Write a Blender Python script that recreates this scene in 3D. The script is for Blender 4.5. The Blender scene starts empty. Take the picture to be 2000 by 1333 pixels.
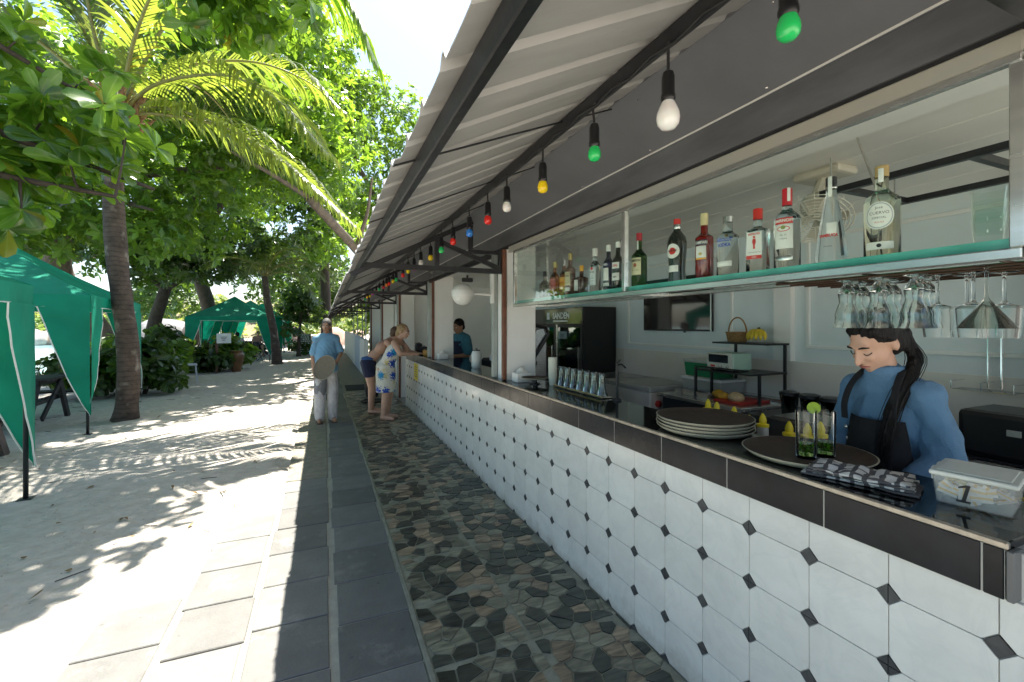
import bpy, bmesh, math, random
import numpy as np
from mathutils import Vector, Matrix, Quaternion
R = random.Random(7)
NR = np.random.default_rng(11)
scn = bpy.context.scene
COL = scn.collection
rad = math.radians

# ------------------------------------------------------------------ camera, sky, sun, exposure
EYE = 1.56
cam = bpy.data.objects.new('camera', bpy.data.cameras.new('camera'))
COL.objects.link(cam)
cam.location = (0, 0, EYE)
cam.rotation_euler = (rad(90), 0, -rad(22.928))
cam.data.sensor_width = 36
cam.data.lens = 870 * 36 / 2000
cam.data.shift_y = -0.01525
cam.data.clip_start = 0.05
cam.data.clip_end = 3000
scn.camera = cam

SUN = Vector((0.20, 0.34, 1.0)).normalized()
world = bpy.data.worlds.new('World')
scn.world = world
world.use_nodes = True
wn = world.node_tree
bg = wn.nodes['Background']
sky = wn.nodes.new('ShaderNodeTexSky')
sky.sky_type = 'NISHITA'
sky.sun_disc = False
sky.sun_elevation = math.asin(SUN.z)
sky.sun_rotation = math.atan2(SUN.x, SUN.y)
sky.air_density = 1.0
sky.dust_density = 1.6
sky.ozone_density = 0.6
wn.links.new(sky.outputs[0], bg.inputs[0])
bg.inputs[1].default_value = 0.085
sl = bpy.data.lights.new('sun', 'SUN')
sl.energy = 5.0
sl.angle = rad(0.53)
sl.color = (1.0, 0.95, 0.87)
so = bpy.data.objects.new('sun', sl)
COL.objects.link(so)
so.location = SUN * 40
so.rotation_euler = SUN.to_track_quat('Z', 'Y').to_euler()
scn.view_settings.view_transform = 'Standard'
scn.view_settings.look = 'None'
scn.view_settings.gamma = 1
scn.view_settings.use_curve_mapping = False
scn.view_settings.exposure = 1.92
cy = scn.cycles
cy.max_bounces = 10
cy.diffuse_bounces = 8
cy.glossy_bounces = 4
cy.transmission_bounces = 8
cy.transparent_max_bounces = 16
cy.caustics_reflective = False
cy.caustics_refractive = False
cy.use_denoising = True
cy.sample_clamp_indirect = 10

# ------------------------------------------------------------------ helpers
class MB:
    def __init__(s):
        s.v = []; s.f = []
    def add(s, vs, fs):
        n = len(s.v)
        s.v += [tuple(p) for p in vs]
        s.f += [tuple(i + n for i in f) for f in fs]
        return s
    def box(s, c, d, M=None):
        x, y, z = d[0] / 2, d[1] / 2, d[2] / 2
        vs = [Vector((a * x, b * y, e * z)) for a in (-1, 1) for b in (-1, 1) for e in (-1, 1)]
        if M is not None: vs = [M @ p for p in vs]
        c = Vector(c)
        return s.add([p + c for p in vs], [(0, 1, 3, 2), (4, 6, 7, 5), (0, 4, 5, 1), (2, 3, 7, 6), (0, 2, 6, 4), (1, 5, 7, 3)])
    def b2(s, x0, x1, y0, y1, z0, z1):
        return s.box(((x0 + x1) / 2, (y0 + y1) / 2, (z0 + z1) / 2), (x1 - x0, y1 - y0, z1 - z0))
    def bar(s, a, b, w, h=None, up=(0, 0, 1)):
        a, b = Vector(a), Vector(b); h = h or w
        d = (b - a).normalized(); u = Vector(up)
        if abs(d.dot(u)) > .98: u = Vector((1, 0, 0))
        r = d.cross(u).normalized(); u = r.cross(d).normalized()
        vs = []
        for p in (a, b):
            for i, j in ((-1, -1), (1, -1), (1, 1), (-1, 1)):
                vs.append(p + r * (i * w / 2) + u * (j * h / 2))
        return s.add(vs, [(3, 2, 1, 0), (4, 5, 6, 7), (0, 1, 5, 4), (1, 2, 6, 5), (2, 3, 7, 6), (3, 0, 4, 7)])
    def tube(s, pts, r, n=8, cap=True):
        pts = [Vector(p) for p in pts]
        k = len(pts)
        rs = list(r) if isinstance(r, (list, tuple)) else [r] * k
        vs = []; fs = []
        d0 = (pts[1] - pts[0]).normalized()
        u = Vector((0, 0, 1)) if abs(d0.z) < .9 else Vector((1, 0, 0))
        for i, p in enumerate(pts):
            d = (pts[min(i + 1, k - 1)] - pts[max(i - 1, 0)])
            d = d.normalized() if d.length > 1e-9 else d0
            a = d.cross(u)
            if a.length < 1e-4: a = d.cross(Vector((0, 1, 0)))
            a.normalize(); b = a.cross(d).normalized(); u = b
            for j in range(n):
                t = 2 * math.pi * j / n
                vs.append(p + a * (rs[i] * math.cos(t)) + b * (rs[i] * math.sin(t)))
        for i in range(k - 1):
            for j in range(n):
                j2 = (j + 1) % n
                fs.append((i * n + j, i * n + j2, (i + 1) * n + j2, (i + 1) * n + j))
        if cap:
            fs.append(tuple(range(n))[::-1]); fs.append(tuple((k - 1) * n + j for j in range(n)))
        return s.add(vs, fs)
    def lathe(s, prof, n=24, c=(0, 0, 0), sx=1, sy=1, a0=0.0, a1=None):
        c = Vector(c); vs = []; fs = []
        full = a1 is None
        cnt = n if full else n + 1
        a1 = a0 + 2 * math.pi if full else a1
        for (r, z) in prof:
            for j in range(cnt):
                t = a0 + (a1 - a0) * j / n
                vs.append(c + Vector((r * sx * math.cos(t), r * sy * math.sin(t), z)))
        for i in range(len(prof) - 1):
            for j in range(n):
                j2 = (j + 1) % cnt
                fs.append((i * cnt + j, i * cnt + j2, (i + 1) * cnt + j2, (i + 1) * cnt + j))
        if full:
            if prof[0][0] > 1e-5: fs.append(tuple(range(cnt))[::-1])
            if prof[-1][0] > 1e-5: fs.append(tuple((len(prof) - 1) * cnt + j for j in range(cnt)))
        return s.add(vs, fs)
    def ball(s, c, r, n=12, m=8, M=None):
        rx, ry, rz = r if isinstance(r, (tuple, list)) else (r, r, r)
        c = Vector(c); vs = [Vector((0, 0, rz))]; fs = []
        for i in range(1, m):
            p = math.pi * i / m
            for j in range(n):
                t = 2 * math.pi * j / n
                vs.append(Vector((rx * math.sin(p) * math.cos(t), ry * math.sin(p) * math.sin(t), rz * math.cos(p))))
        vs.append(Vector((0, 0, -rz)))
        for j in range(n):
            fs.append((0, 1 + j, 1 + (j + 1) % n))
            b = 1 + (m - 2) * n
            fs.append((b + j, len(vs) - 1, b + (j + 1) % n))
        for i in range(m - 2):
            for j in range(n):
                a = 1 + i * n; b = a + n
                fs.append((a + j, b + j, b + (j + 1) % n, a + (j + 1) % n))
        if M is not None: vs = [M @ p for p in vs]
        return s.add([p + c for p in vs], fs)
    def cap(s, a, b, ra, rb, n=12):
        """tapered capsule, closed"""
        a, b = Vector(a), Vector(b); d = (b - a)
        L = d.length; d = d / L if L > 1e-6 else Vector((0, 0, 1))
        pts = []; rs = []
        for t in (-1, -.92, -.7, -.38): pts.append(a + d * (ra * t)); rs.append(max(1e-4, ra * math.sqrt(max(0, 1 - t * t))))
        for t in (0, .25, .5, .75, 1): pts.append(a + d * (L * t)); rs.append(ra + (rb - ra) * t)
        for t in (.38, .7, .92, 1): pts.append(b + d * (rb * t)); rs.append(max(1e-4, rb * math.sqrt(max(0, 1 - t * t))))
        return s.tube(pts, rs, n)
    def poly(s, pts, off):
        """closed prism: polygon pts (3d) extruded by vector off"""
        pts = [Vector(p) for p in pts]; off = Vector(off); n = len(pts)
        fs = [tuple(range(n))[::-1], tuple(n + i for i in range(n))]
        for i in range(n): fs.append((i, (i + 1) % n, n + (i + 1) % n, n + i))
        return s.add(pts + [p + off for p in pts], fs)
    def grid(s, fn, nu, nv):
        vs = [fn(i / nu, j / nv) for i in range(nu + 1) for j in range(nv + 1)]
        fs = [(i * (nv + 1) + j, (i + 1) * (nv + 1) + j, (i + 1) * (nv + 1) + j + 1, i * (nv + 1) + j + 1) for i in range(nu) for j in range(nv)]
        return s.add(vs, fs)

def wloc(o):
    p = Vector((0, 0, 0))
    while o is not None:
        p = p + o.location; o = o.parent
    return p

def mesh_of(mb, name, mats, smooth=False, bevel=0.0, fix=True, bseg=1):
    me = bpy.data.meshes.new(name)
    me.from_pydata([tuple(p) for p in mb.v], [], mb.f)
    if fix or bevel:
        bm = bmesh.new(); bm.from_mesh(me)
        bmesh.ops.recalc_face_normals(bm, faces=bm.faces)
        if bevel:
            es = [e for e in bm.edges if len(e.link_faces) == 2 and e.calc_face_angle(0) > .5]
            bmesh.ops.bevel(bm, geom=es, offset=bevel, segments=bseg, affect='EDGES', profile=.5)
        bm.to_mesh(me); bm.free()
    for m in (mats if isinstance(mats, (list, tuple)) else [mats]): me.materials.append(m)
    if smooth:
        me.polygons.foreach_set('use_smooth', [True] * len(me.polygons))
        if smooth != 'all': me.set_sharp_from_angle(angle=rad(40))
    me.update()
    return me

def part(name, mb, mat, parent=None, W=False, smooth=False, bevel=0.0, label=None, kind=None, fix=True, bseg=1):
    if W and parent is not None:
        o = wloc(parent); mb.v = [(p[0] - o.x, p[1] - o.y, p[2] - o.z) for p in mb.v]
    ob = bpy.data.objects.new(name, mesh_of(mb, name, mat, smooth, bevel, fix, bseg))
    COL.objects.link(ob)
    if parent is not None: ob.parent = parent
    if label: ob['label'] = label
    if kind: ob['kind'] = kind
    return ob

def link(name, me, parent=None, loc=(0, 0, 0), rot=None, kind=None, scale=None):
    ob = bpy.data.objects.new(name, me); COL.objects.link(ob)
    ob.location = loc
    if rot is not None: ob.rotation_euler = rot
    if scale is not None: ob.scale = scale
    if parent is not None: ob.parent = parent
    if kind: ob['kind'] = kind
    return ob

def tag(o, label, cat, group=None):
    o['label'] = label; o['category'] = cat
    if group: o['group'] = group
    return o

def thing(name, label, cat, loc=(0, 0, 0), rz=0.0, group=None):
    o = bpy.data.objects.new(name, None); COL.objects.link(o)
    o.empty_display_size = .1
    o.location = loc; o.rotation_euler = (0, 0, rz)
    return tag(o, label, cat, group)

def dup(o, parent=None, loc=None, rz=None, label=None, rot=None):
    c = o.copy(); COL.objects.link(c)
    if parent is not None: c.parent = parent
    for ch in list(o.children): dup(ch, c)
    if loc is not None: c.location = loc
    if rz is not None: c.rotation_euler = (0, 0, rz)
    if rot is not None: c.rotation_euler = rot
    if label: c['label'] = label
    return c

def structure(name, mb, mat, **k):
    o = part(name, mb, mat, **k); o['kind'] = 'structure'
    return o

WORK = bpy.data.scenes.new('workbench')   # empty side scene for quick modifier and text evaluation, removed at the end
def text_mb(s, size, weight=0.0):
    cu = bpy.data.curves.new('lettering', 'FONT'); cu.body = s; cu.size = size
    cu.align_x = 'CENTER'; cu.align_y = 'CENTER'; cu.resolution_u = 2; cu.offset = weight
    ob = bpy.data.objects.new('lettering', cu); WORK.collection.objects.link(ob)
    WORK.view_layers[0].update(); dg = WORK.view_layers[0].depsgraph
    me = bpy.data.meshes.new_from_object(ob.evaluated_get(dg))
    mb = MB(); mb.v = [tuple(v.co) for v in me.vertices]; mb.f = [tuple(p.vertices) for p in me.polygons]
    bpy.data.objects.remove(ob); bpy.data.curves.remove(cu); bpy.data.meshes.remove(me)
    return mb
def lettering(s, size, mat, parent, fn, name='lettering', weight=0.0, sx=1.0):
    mb = text_mb(s, size, weight)
    mb.v = [fn(p[0] * sx, p[1]) for p in mb.v]
    return part(name, mb, mat, parent, fix=False)

# ------------------------------------------------------------------ materials
def nodes(name):
    m = bpy.data.materials.new(name); m.use_nodes = True
    nt = m.node_tree
    return m, nt, nt.nodes['Principled BSDF'], nt.nodes['Material Output']
def N(nt, t, **k):
    n = nt.nodes.new(t)
    for a, b in k.items():
        if a in n.inputs: n.inputs[a].default_value = b
        else: setattr(n, a, b)
    return n
def c4(c): return (c[0], c[1], c[2], 1)
def M(name, col, rough=.5, metal=0.0, var=.12, scale=6.0, bump=0.0, bscale=60.0, spec=.5, coat=0.0, rnd=0.0, col2=None, stretch=(1, 1, 1), emit=None, roughvar=0.0):
    m, nt, P, out = nodes(name)
    L = nt.links
    tc = N(nt, 'ShaderNodeNewGeometry')
    mp = N(nt, 'ShaderNodeMapping'); mp.inputs['Scale'].default_value = stretch
    L.new(tc.outputs['Position'], mp.inputs[0])
    nz = N(nt, 'ShaderNodeTexNoise', Scale=scale, Detail=6.0, Roughness=.62)
    L.new(mp.outputs[0], nz.inputs['Vector'])
    mr = N(nt, 'ShaderNodeMapRange'); mr.inputs[1].default_value = .3; mr.inputs[2].default_value = .7
    L.new(nz.outputs[0], mr.inputs[0])
    mx = N(nt, 'ShaderNodeMix', data_type='RGBA')
    a = col if col2 else tuple(c * (1 - var) for c in col)
    b = col2 if col2 else tuple(min(1, c * (1 + var)) for c in col)
    mx.inputs[6].default_value = c4(a); mx.inputs[7].default_value = c4(b)
    L.new(mr.outputs[0], mx.inputs[0])
    colout = mx.outputs[2]
    if rnd:
        oi = N(nt, 'ShaderNodeObjectInfo')
        m2 = N(nt, 'ShaderNodeMapRange'); m2.inputs[3].default_value = 1 - rnd; m2.inputs[4].default_value = 1 + rnd
        L.new(oi.outputs['Random'], m2.inputs[0])
        hs = N(nt, 'ShaderNodeHueSaturation')
        L.new(m2.outputs[0], hs.inputs['Value']); L.new(colout, hs.inputs['Color'])
        colout = hs.outputs[0]
    L.new(colout, P.inputs['Base Color'])
    P.inputs['Roughness'].default_value = rough
    P.inputs['Metallic'].default_value = metal
    P.inputs['Specular IOR Level'].default_value = spec
    if coat: P.inputs['Coat Weight'].default_value = coat; P.inputs['Coat Roughness'].default_value = .08
    if roughvar:
        m3 = N(nt, 'ShaderNodeMapRange'); m3.inputs[3].default_value = max(.02, rough - roughvar); m3.inputs[4].default_value = rough + roughvar
        nz3 = N(nt, 'ShaderNodeTexNoise', Scale=scale * 2.3, Detail=4.0)
        L.new(mp.outputs[0], nz3.inputs['Vector']); L.new(nz3.outputs[0], m3.inputs[0]); L.new(m3.outputs[0], P.inputs['Roughness'])
    if bump:
        nb = N(nt, 'ShaderNodeTexNoise', Scale=bscale, Detail=5.0)
        L.new(mp.outputs[0], nb.inputs['Vector'])
        bp = N(nt, 'ShaderNodeBump', Strength=bump); bp.inputs['Distance'].default_value = .02
        L.new(nb.outputs[0], bp.inputs['Height']); L.new(bp.outputs[0], P.inputs['Normal'])
    if emit:
        P.inputs['Emission Color'].default_value = c4(emit[0]); P.inputs['Emission Strength'].default_value = emit[1]
    return m

def glass_thin(name, tint, gl=1.0, ior=1.45, rough=.0):
    m, nt, P, out = nodes(name); L = nt.links
    tr = N(nt, 'ShaderNodeBsdfTransparent'); tr.inputs[0].default_value = c4(tint)
    gs = N(nt, 'ShaderNodeBsdfGlossy'); gs.inputs['Roughness'].default_value = rough; gs.inputs[0].default_value = (1, 1, 1, 1)
    fr = N(nt, 'ShaderNodeFresnel'); fr.inputs[0].default_value = ior
    nz = N(nt, 'ShaderNodeTexNoise', Scale=9.0, Detail=5.0); ge = N(nt, 'ShaderNodeNewGeometry'); L.new(ge.outputs['Position'], nz.inputs['Vector'])
    ml = N(nt, 'ShaderNodeMapRange'); ml.inputs[3].default_value = .7 * gl; ml.inputs[4].default_value = 1.1 * gl
    L.new(nz.outputs[0], ml.inputs[0])
    mu = N(nt, 'ShaderNodeMath', operation='MULTIPLY'); L.new(fr.outputs[0], mu.inputs[0]); L.new(ml.outputs[0], mu.inputs[1])
    mx = N(nt, 'ShaderNodeMixShader'); L.new(mu.outputs[0], mx.inputs[0]); L.new(tr.outputs[0], mx.inputs[1]); L.new(gs.outputs[0], mx.inputs[2])
    L.new(mx.outputs[0], out.inputs[0])
    return m
def glass_solid(name, tint, ior=1.38, rough=.0):
    m, nt, P, out = nodes(name)
    P.inputs['Base Color'].default_value = c4(tint); P.inputs['Transmission Weight'].default_value = 1
    P.inputs['Roughness'].default_value = rough; P.inputs['IOR'].default_value = ior
    nz = N(nt, 'ShaderNodeTexNoise', Scale=30.0); ge = N(nt, 'ShaderNodeNewGeometry'); nt.links.new(ge.outputs['Position'], nz.inputs['Vector'])
    bp = N(nt, 'ShaderNodeBump', Strength=.03); nt.links.new(nz.outputs[0], bp.inputs['Height']); nt.links.new(bp.outputs[0], P.inputs['Normal'])
    return m

def leaf_mat(name, dark, light, trans, tw=.45, rough=.38, brown=None):
    """dark/light: leaf colour range; trans: colour of light passing through the blade"""
    m, nt, P, out = nodes(name); L = nt.links
    at = N(nt, 'ShaderNodeAttribute', attribute_name='rnd')
    oi = N(nt, 'ShaderNodeObjectInfo')
    ad = N(nt, 'ShaderNodeMath', operation='ADD'); L.new(at.outputs['Fac'], ad.inputs[0])
    mo = N(nt, 'ShaderNodeMath', operation='MULTIPLY'); mo.inputs[1].default_value = .35; L.new(oi.outputs['Random'], mo.inputs[0]); L.new(mo.outputs[0], ad.inputs[1])
    ge = N(nt, 'ShaderNodeNewGeometry')
    nz = N(nt, 'ShaderNodeTexNoise', Scale=22.0, Detail=4.0); L.new(ge.outputs['Position'], nz.inputs['Vector'])
    cr = N(nt, 'ShaderNodeValToRGB'); L.new(ad.outputs[0], cr.inputs[0])
    e = cr.color_ramp.elements
    e[0].position = 0.0; e[0].color = c4(dark); e[1].position = .93; e[1].color = c4(light)
    if brown:
        x = e.new(.97); x.color = c4(brown)
    mx = N(nt, 'ShaderNodeMix', data_type='RGBA', blend_type='MULTIPLY'); mx.inputs[0].default_value = .5
    L.new(cr.outputs[0], mx.inputs[6])
    c2 = N(nt, 'ShaderNodeValToRGB'); c2.color_ramp.elements[0].color = (.55, .55, .55, 1); c2.color_ramp.elements[1].color = (1.3, 1.3, 1.2, 1)
    L.new(nz.outputs[0], c2.inputs[0]); L.new(c2.outputs[0], mx.inputs[7])
    am = N(nt, 'ShaderNodeAttribute', attribute_name='mid')
    pw = N(nt, 'ShaderNodeMath', operation='POWER'); pw.inputs[1].default_value = 14.0; L.new(am.outputs['Fac'], pw.inputs[0])
    pk = N(nt, 'ShaderNodeMath', operation='MULTIPLY'); pk.inputs[1].default_value = .75; L.new(pw.outputs[0], pk.inputs[0])
    rb = N(nt, 'ShaderNodeMix', data_type='RGBA'); rb.inputs[7].default_value = (.26, .33, .10, 1); L.new(pk.outputs[0], rb.inputs[0]); L.new(mx.outputs[2], rb.inputs[6])
    L.new(rb.outputs[2], P.inputs['Base Color'])
    P.inputs['Roughness'].default_value = rough
    P.inputs['Specular IOR Level'].default_value = .5
    tl = N(nt, 'ShaderNodeBsdfTranslucent'); 
    mt = N(nt, 'ShaderNodeMix', data_type='RGBA'); mt.inputs[6].default_value = c4(tuple(c * .6 for c in trans)); mt.inputs[7].default_value = c4(trans)
    L.new(ad.outputs[0], mt.inputs[0]); L.new(mt.outputs[2], tl.inputs[0])
    ms = N(nt, 'ShaderNodeMixShader'); ms.inputs[0].default_value = tw
    L.new(P.outputs[0], ms.inputs[1]); L.new(tl.outputs[0], ms.inputs[2]); L.new(ms.outputs[0], out.inputs[0])
    return m

WHITE_WALL = M('white_wall_paint', (.82, .81, .77), .55, var=.04, scale=2.5, bump=.05, bscale=30)
WALL_TILE = M('cream_wall_panel', (.74, .71, .64), .4, var=.05, scale=2)
CEIL = M('ceiling_plank_white', (.84, .82, .76), .4, var=.04, scale=3)
STEEL = M('stainless_steel', (.66, .65, .61), .24, metal=.85, var=.25, scale=14, roughvar=.1, stretch=(1, .1, 1))
CHROME = M('chrome', (.7, .7, .7), .1, metal=1, var=.1, scale=20)
BLACKST = M('black_painted_steel', (.012, .012, .014), .38, var=.5, scale=14, bump=.04, roughvar=.1)
BLACK = M('black_plastic', (.012, .012, .013), .35, var=.3)
MATTBLACK = M('matt_black', (.015, .015, .016), .7, var=.3)
SOFFIT = M('grey_soffit_board', (.165, .17, .18), .42, var=.14, scale=2.2, roughvar=.08)
FASCIA = M('glossy_grey_fascia', (.125, .13, .138), .10, var=.35, scale=4, stretch=(1, .25, 1), roughvar=.06)
RUSTSTRIP = M('brown_painted_pipe', (.17, .06, .03), .45, var=.25, scale=14)
GALV = M('galvanised_post', (.38, .40, .37), .42, metal=.4, var=.15, scale=9)
WHITEPL = M('white_plastic', (.75, .74, .70), .38, var=.05)
# ------------------------------------------------------------------ ground, water, paving
from mathutils import noise as mn
def sstep(a, b, x):
    t = max(0.0, min(1.0, (x - a) / (b - a))); return t * t * (3 - 2 * t)

SAND = M('dry_sand', (.40, .365, .31), .9, var=.10, scale=7, bump=.55, bscale=22, spec=.2, col2=(.52, .48, .42))
def sand_detail():
    nt = SAND.node_tree; P = nt.nodes['Principled BSDF']; L = nt.links
    ge = N(nt, 'ShaderNodeNewGeometry')
    vo = N(nt, 'ShaderNodeTexVoronoi', Scale=5.5); vo.feature = 'SMOOTH_F1'
    nz = N(nt, 'ShaderNodeTexNoise', Scale=3.5, Detail=4.0); L.new(ge.outputs['Position'], nz.inputs['Vector'])
    ad = N(nt, 'ShaderNodeVectorMath', operation='ADD'); L.new(ge.outputs['Position'], ad.inputs[0]); L.new(nz.outputs['Color'], ad.inputs[1]); L.new(ad.outputs[0], vo.inputs['Vector'])
    fine = N(nt, 'ShaderNodeTexNoise', Scale=190.0, Detail=3.0); L.new(ge.outputs['Position'], fine.inputs['Vector'])
    b1 = N(nt, 'ShaderNodeBump', Strength=.6); b1.inputs['Distance'].default_value = .05
    L.new(vo.outputs['Distance'], b1.inputs['Height'])
    b2 = N(nt, 'ShaderNodeBump', Strength=.25); b2.inputs['Distance'].default_value = .01
    L.new(fine.outputs[0], b2.inputs['Height']); L.new(b1.outputs[0], b2.inputs['Normal'])
    old = [n for n in nt.nodes if n.type == 'BUMP' and n not in (b1, b2)][0]
    L.new(b2.outputs[0], old.inputs['Normal'])
    # scattered dark bits of leaf litter
    v2 = N(nt, 'ShaderNodeTexVoronoi', Scale=17.0); L.new(ge.outputs['Position'], v2.inputs['Vector'])
    lt = N(nt, 'ShaderNodeMath', operation='LESS_THAN'); lt.inputs[1].default_value = .075; L.new(v2.outputs['Distance'], lt.inputs[0])
    mx = N(nt, 'ShaderNodeMix', data_type='RGBA'); mx.inputs[7].default_value = (.10, .08, .05, 1)
    src = P.inputs['Base Color'].links[0].from_socket
    L.new(src, mx.inputs[6]); L.new(lt.outputs[0], mx.inputs[0]); L.new(mx.outputs[2], P.inputs['Base Color'])
sand_detail()

def slab_edge(y):
    if y < 3.28: return -1.11
    if y < 4.2: return -.735
    if y < 12: return -.36
    return .06
def beach(x, y):
    return -.66 * sstep(-4.6, -9.5, x) - 2.6 * sstep(-11, -24, x)
def sand_z(x, y):
    d = slab_edge(y) + .05 * mn.noise(Vector((x * 3, y * 3, 5))) - x
    z = -.035 + .045 * sstep(-.10, .14, d)
    if d > 0: z += (.022 * mn.noise(Vector((x * 1.7, y * 1.7, 0))) + .022 * (abs(mn.noise(Vector((x * 3.6, y * 3.6, 3)))) - .3) + .010 * mn.noise(Vector((x * 8, y * 8, 6)))) * sstep(0, .35, d)
    return z + beach(x, y)
xs = [-420, -200, -90, -55, -38] + list(np.arange(-30, -12, 1.0)) + list(np.arange(-12, -6, .25)) + list(np.arange(-6, .5, .06)) + [1.2, 2.5, 6, 14, 40, 120, 420]
ys = [-60, -15, -5, -1.5] + list(np.arange(.4, 11, .06)) + list(np.arange(11, 30, .25)) + list(np.arange(30, 60, 1.5)) + [70, 90, 130, 200, 420]
mb = MB()
mb.v = [(x, y, sand_z(x, y)) for x in xs for y in ys]
ny = len(ys)
mb.f = [(i * ny + j, (i + 1) * ny + j, (i + 1) * ny + j + 1, i * ny + j + 1) for i in range(len(xs) - 1) for j in range(ny - 1)]
structure('sand_ground', mb, SAND, smooth='all', fix=False)

SEA = M('sea_water', (.22, .38, .40), .12, var=.3, scale=.25, bump=.35, bscale=2.2, spec=.6)
mb = MB(); mb.add([(-600, -60, -.74), (-9.6, -60, -.74), (-9.6, 600, -.74), (-600, 600, -.74)], [(0, 1, 2, 3)])
structure('sea', mb, SEA, fix=False)

BED = M('sandy_mortar', (.36, .34, .28), .85, var=.18, scale=9, bump=.3, bscale=60)
mb = MB()
mb.b2(-.36, .445, .3, 4.95, -.06, -.003); mb.b2(-.74, -.361, .3, 4.18, -.06, -.0035); mb.b2(-1.11, -.741, .3, 3.26, -.06, -.004); mb.b2(.045, .445, 4.951, 26, -.06, -.003)
bed = structure('slab_path', mb, BED)
SLAB = M('concrete_slab', (.165, .162, .15), .72, var=.14, scale=5, bump=.22, bscale=70, spec=.35, rnd=.16)
def slab_stains():
    nt = SLAB.node_tree; P = nt.nodes['Principled BSDF']; L = nt.links
    ge = N(nt, 'ShaderNodeNewGeometry')
    nz = N(nt, 'ShaderNodeTexNoise', Scale=2.6, Detail=8.0, Roughness=.7); L.new(ge.outputs['Position'], nz.inputs['Vector'])
    cr = N(nt, 'ShaderNodeValToRGB'); cr.color_ramp.elements[0].position = .56; cr.color_ramp.elements[0].color = (0, 0, 0, 1); cr.color_ramp.elements[1].position = .72
    L.new(nz.outputs[0], cr.inputs[0])
    mx = N(nt, 'ShaderNodeMix', data_type='RGBA'); mx.inputs[7].default_value = (.36, .35, .31, 1)
    v = N(nt, 'ShaderNodeTexVoronoi', Scale=7.0); L.new(ge.outputs['Position'], v.inputs['Vector'])
    lt = N(nt, 'ShaderNodeMath', operation='LESS_THAN'); lt.inputs[1].default_value = .07; L.new(v.outputs['Distance'], lt.inputs[0])
    m2 = N(nt, 'ShaderNodeMix', data_type='RGBA'); m2.inputs[7].default_value = (.07, .07, .065, 1)
    src = P.inputs['Base Color'].links[0].from_socket
    mm = N(nt, 'ShaderNodeMath', operation='MULTIPLY'); mm.inputs[1].default_value = .55; L.new(cr.outputs[0], mm.inputs[0])
    L.new(src, mx.inputs[6]); L.new(mm.outputs[0], mx.inputs[0]); L.new(mx.outputs[2], m2.inputs[6])
    m4 = N(nt, 'ShaderNodeMath', operation='MULTIPLY'); m4.inputs[1].default_value = .5; L.new(lt.outputs[0], m4.inputs[0]); L.new(m4.outputs[0], m2.inputs[0])
    L.new(m2.outputs[2], P.inputs['Base Color'])
slab_stains()
def slab(x0, x1, y0, y1):
    mb = MB(); mb.b2(x0, x1, y0, y1, -.03, .006 + R.uniform(-.0015, .002))
    o = part('paving_slab', mb, SLAB, bed, W=True, bevel=.004)
    o.rotation_euler = (0, 0, R.uniform(-.003, .003))
for (x0, x1, ya, yb, ph) in ((.066, .428, .45, 24, .0), (-.332, .030, .45, 4.95, .12), (-.706, -.368, .45, 4.18, .05), (-1.085, -.742, .45, 3.26, .2)):
    y = ya + ph
    while y < yb - .2:
        L_ = .405 if y < 9 else .8
        y1 = min(y + L_, yb)
        slab(x0, x1, y + .006, y1 - .006); y = y1
mb = MB(); mb.b2(-.35, .04, 4.97, 8.6, -.06, .001)
structure('rough_concrete_strip', mb, M('rough_sandy_concrete', (.24, .22, .17), .9, var=.25, scale=12, bump=.8, bscale=45))

# --- crazy stone floor beside the counter
def clip(poly, nx, ny_, c):
    out = []
    for i in range(len(poly)):
        p, q = poly[i], poly[(i + 1) % len(poly)]
        a = p[0] * nx + p[1] * ny_ - c; b = q[0] * nx + q[1] * ny_ - c
        if a <= 0: out.append(p)
        if a * b < 0:
            t = a / (a - b); out.append((p[0] + (q[0] - p[0]) * t, p[1] + (q[1] - p[1]) * t))
    return out
GX0, GX1, GY0, GY1, SP = .462, 1.455, 1.15, 11.0, .094
pts = {}
nx_ = int((GX1 - GX0) / SP) + 1; ny_n = int((GY1 - GY0) / SP) + 1
for i in range(-1, nx_ + 1):
    for j in range(-1, ny_n + 1):
        pts[i, j] = (GX0 + (i + .5 + R.uniform(-.48, .48)) * SP, GY0 + (j + .5 + R.uniform(-.48, .48)) * SP)
cells = []
for (i, j), p in pts.items():
    if not (0 <= i < nx_ and 0 <= j < ny_n): continue
    tx = GX0 + .4965 * math.floor((p[0] - GX0) / .4965); ty = .5 * math.floor(p[1] / .5)
    pg = [(max(tx, GX0) + .003, ty + .003), (min(tx + .4965, GX1) - .003, ty + .003), (min(tx + .4965, GX1) - .003, ty + .497), (max(tx, GX0) + .003, ty + .497)]
    for di in range(-2, 3):
        for dj in range(-2, 3):
            q = pts.get((i + di, j + dj))
            if q is None or (di == 0 and dj == 0): continue
            dx, dy = q[0] - p[0], q[1] - p[1]; l = math.hypot(dx, dy)
            if l < 1e-6: continue
            pg = clip(pg, dx / l, dy / l, (dx * (p[0] + q[0]) + dy * (p[1] + q[1])) / 2 / l - .0042)
            if len(pg) < 3: break
        if len(pg) < 3: break
    if len(pg) < 3: continue
    ar = abs(sum(pg[k][0] * pg[(k + 1) % len(pg)][1] - pg[(k + 1) % len(pg)][0] * pg[k][1] for k in range(len(pg)))) / 2
    if ar > .0006: cells.append((p[0] * .3896 + p[1] * .921, pg))
cells.sort(key=lambda c: (c[0] < 1.9, c[0]))

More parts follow.
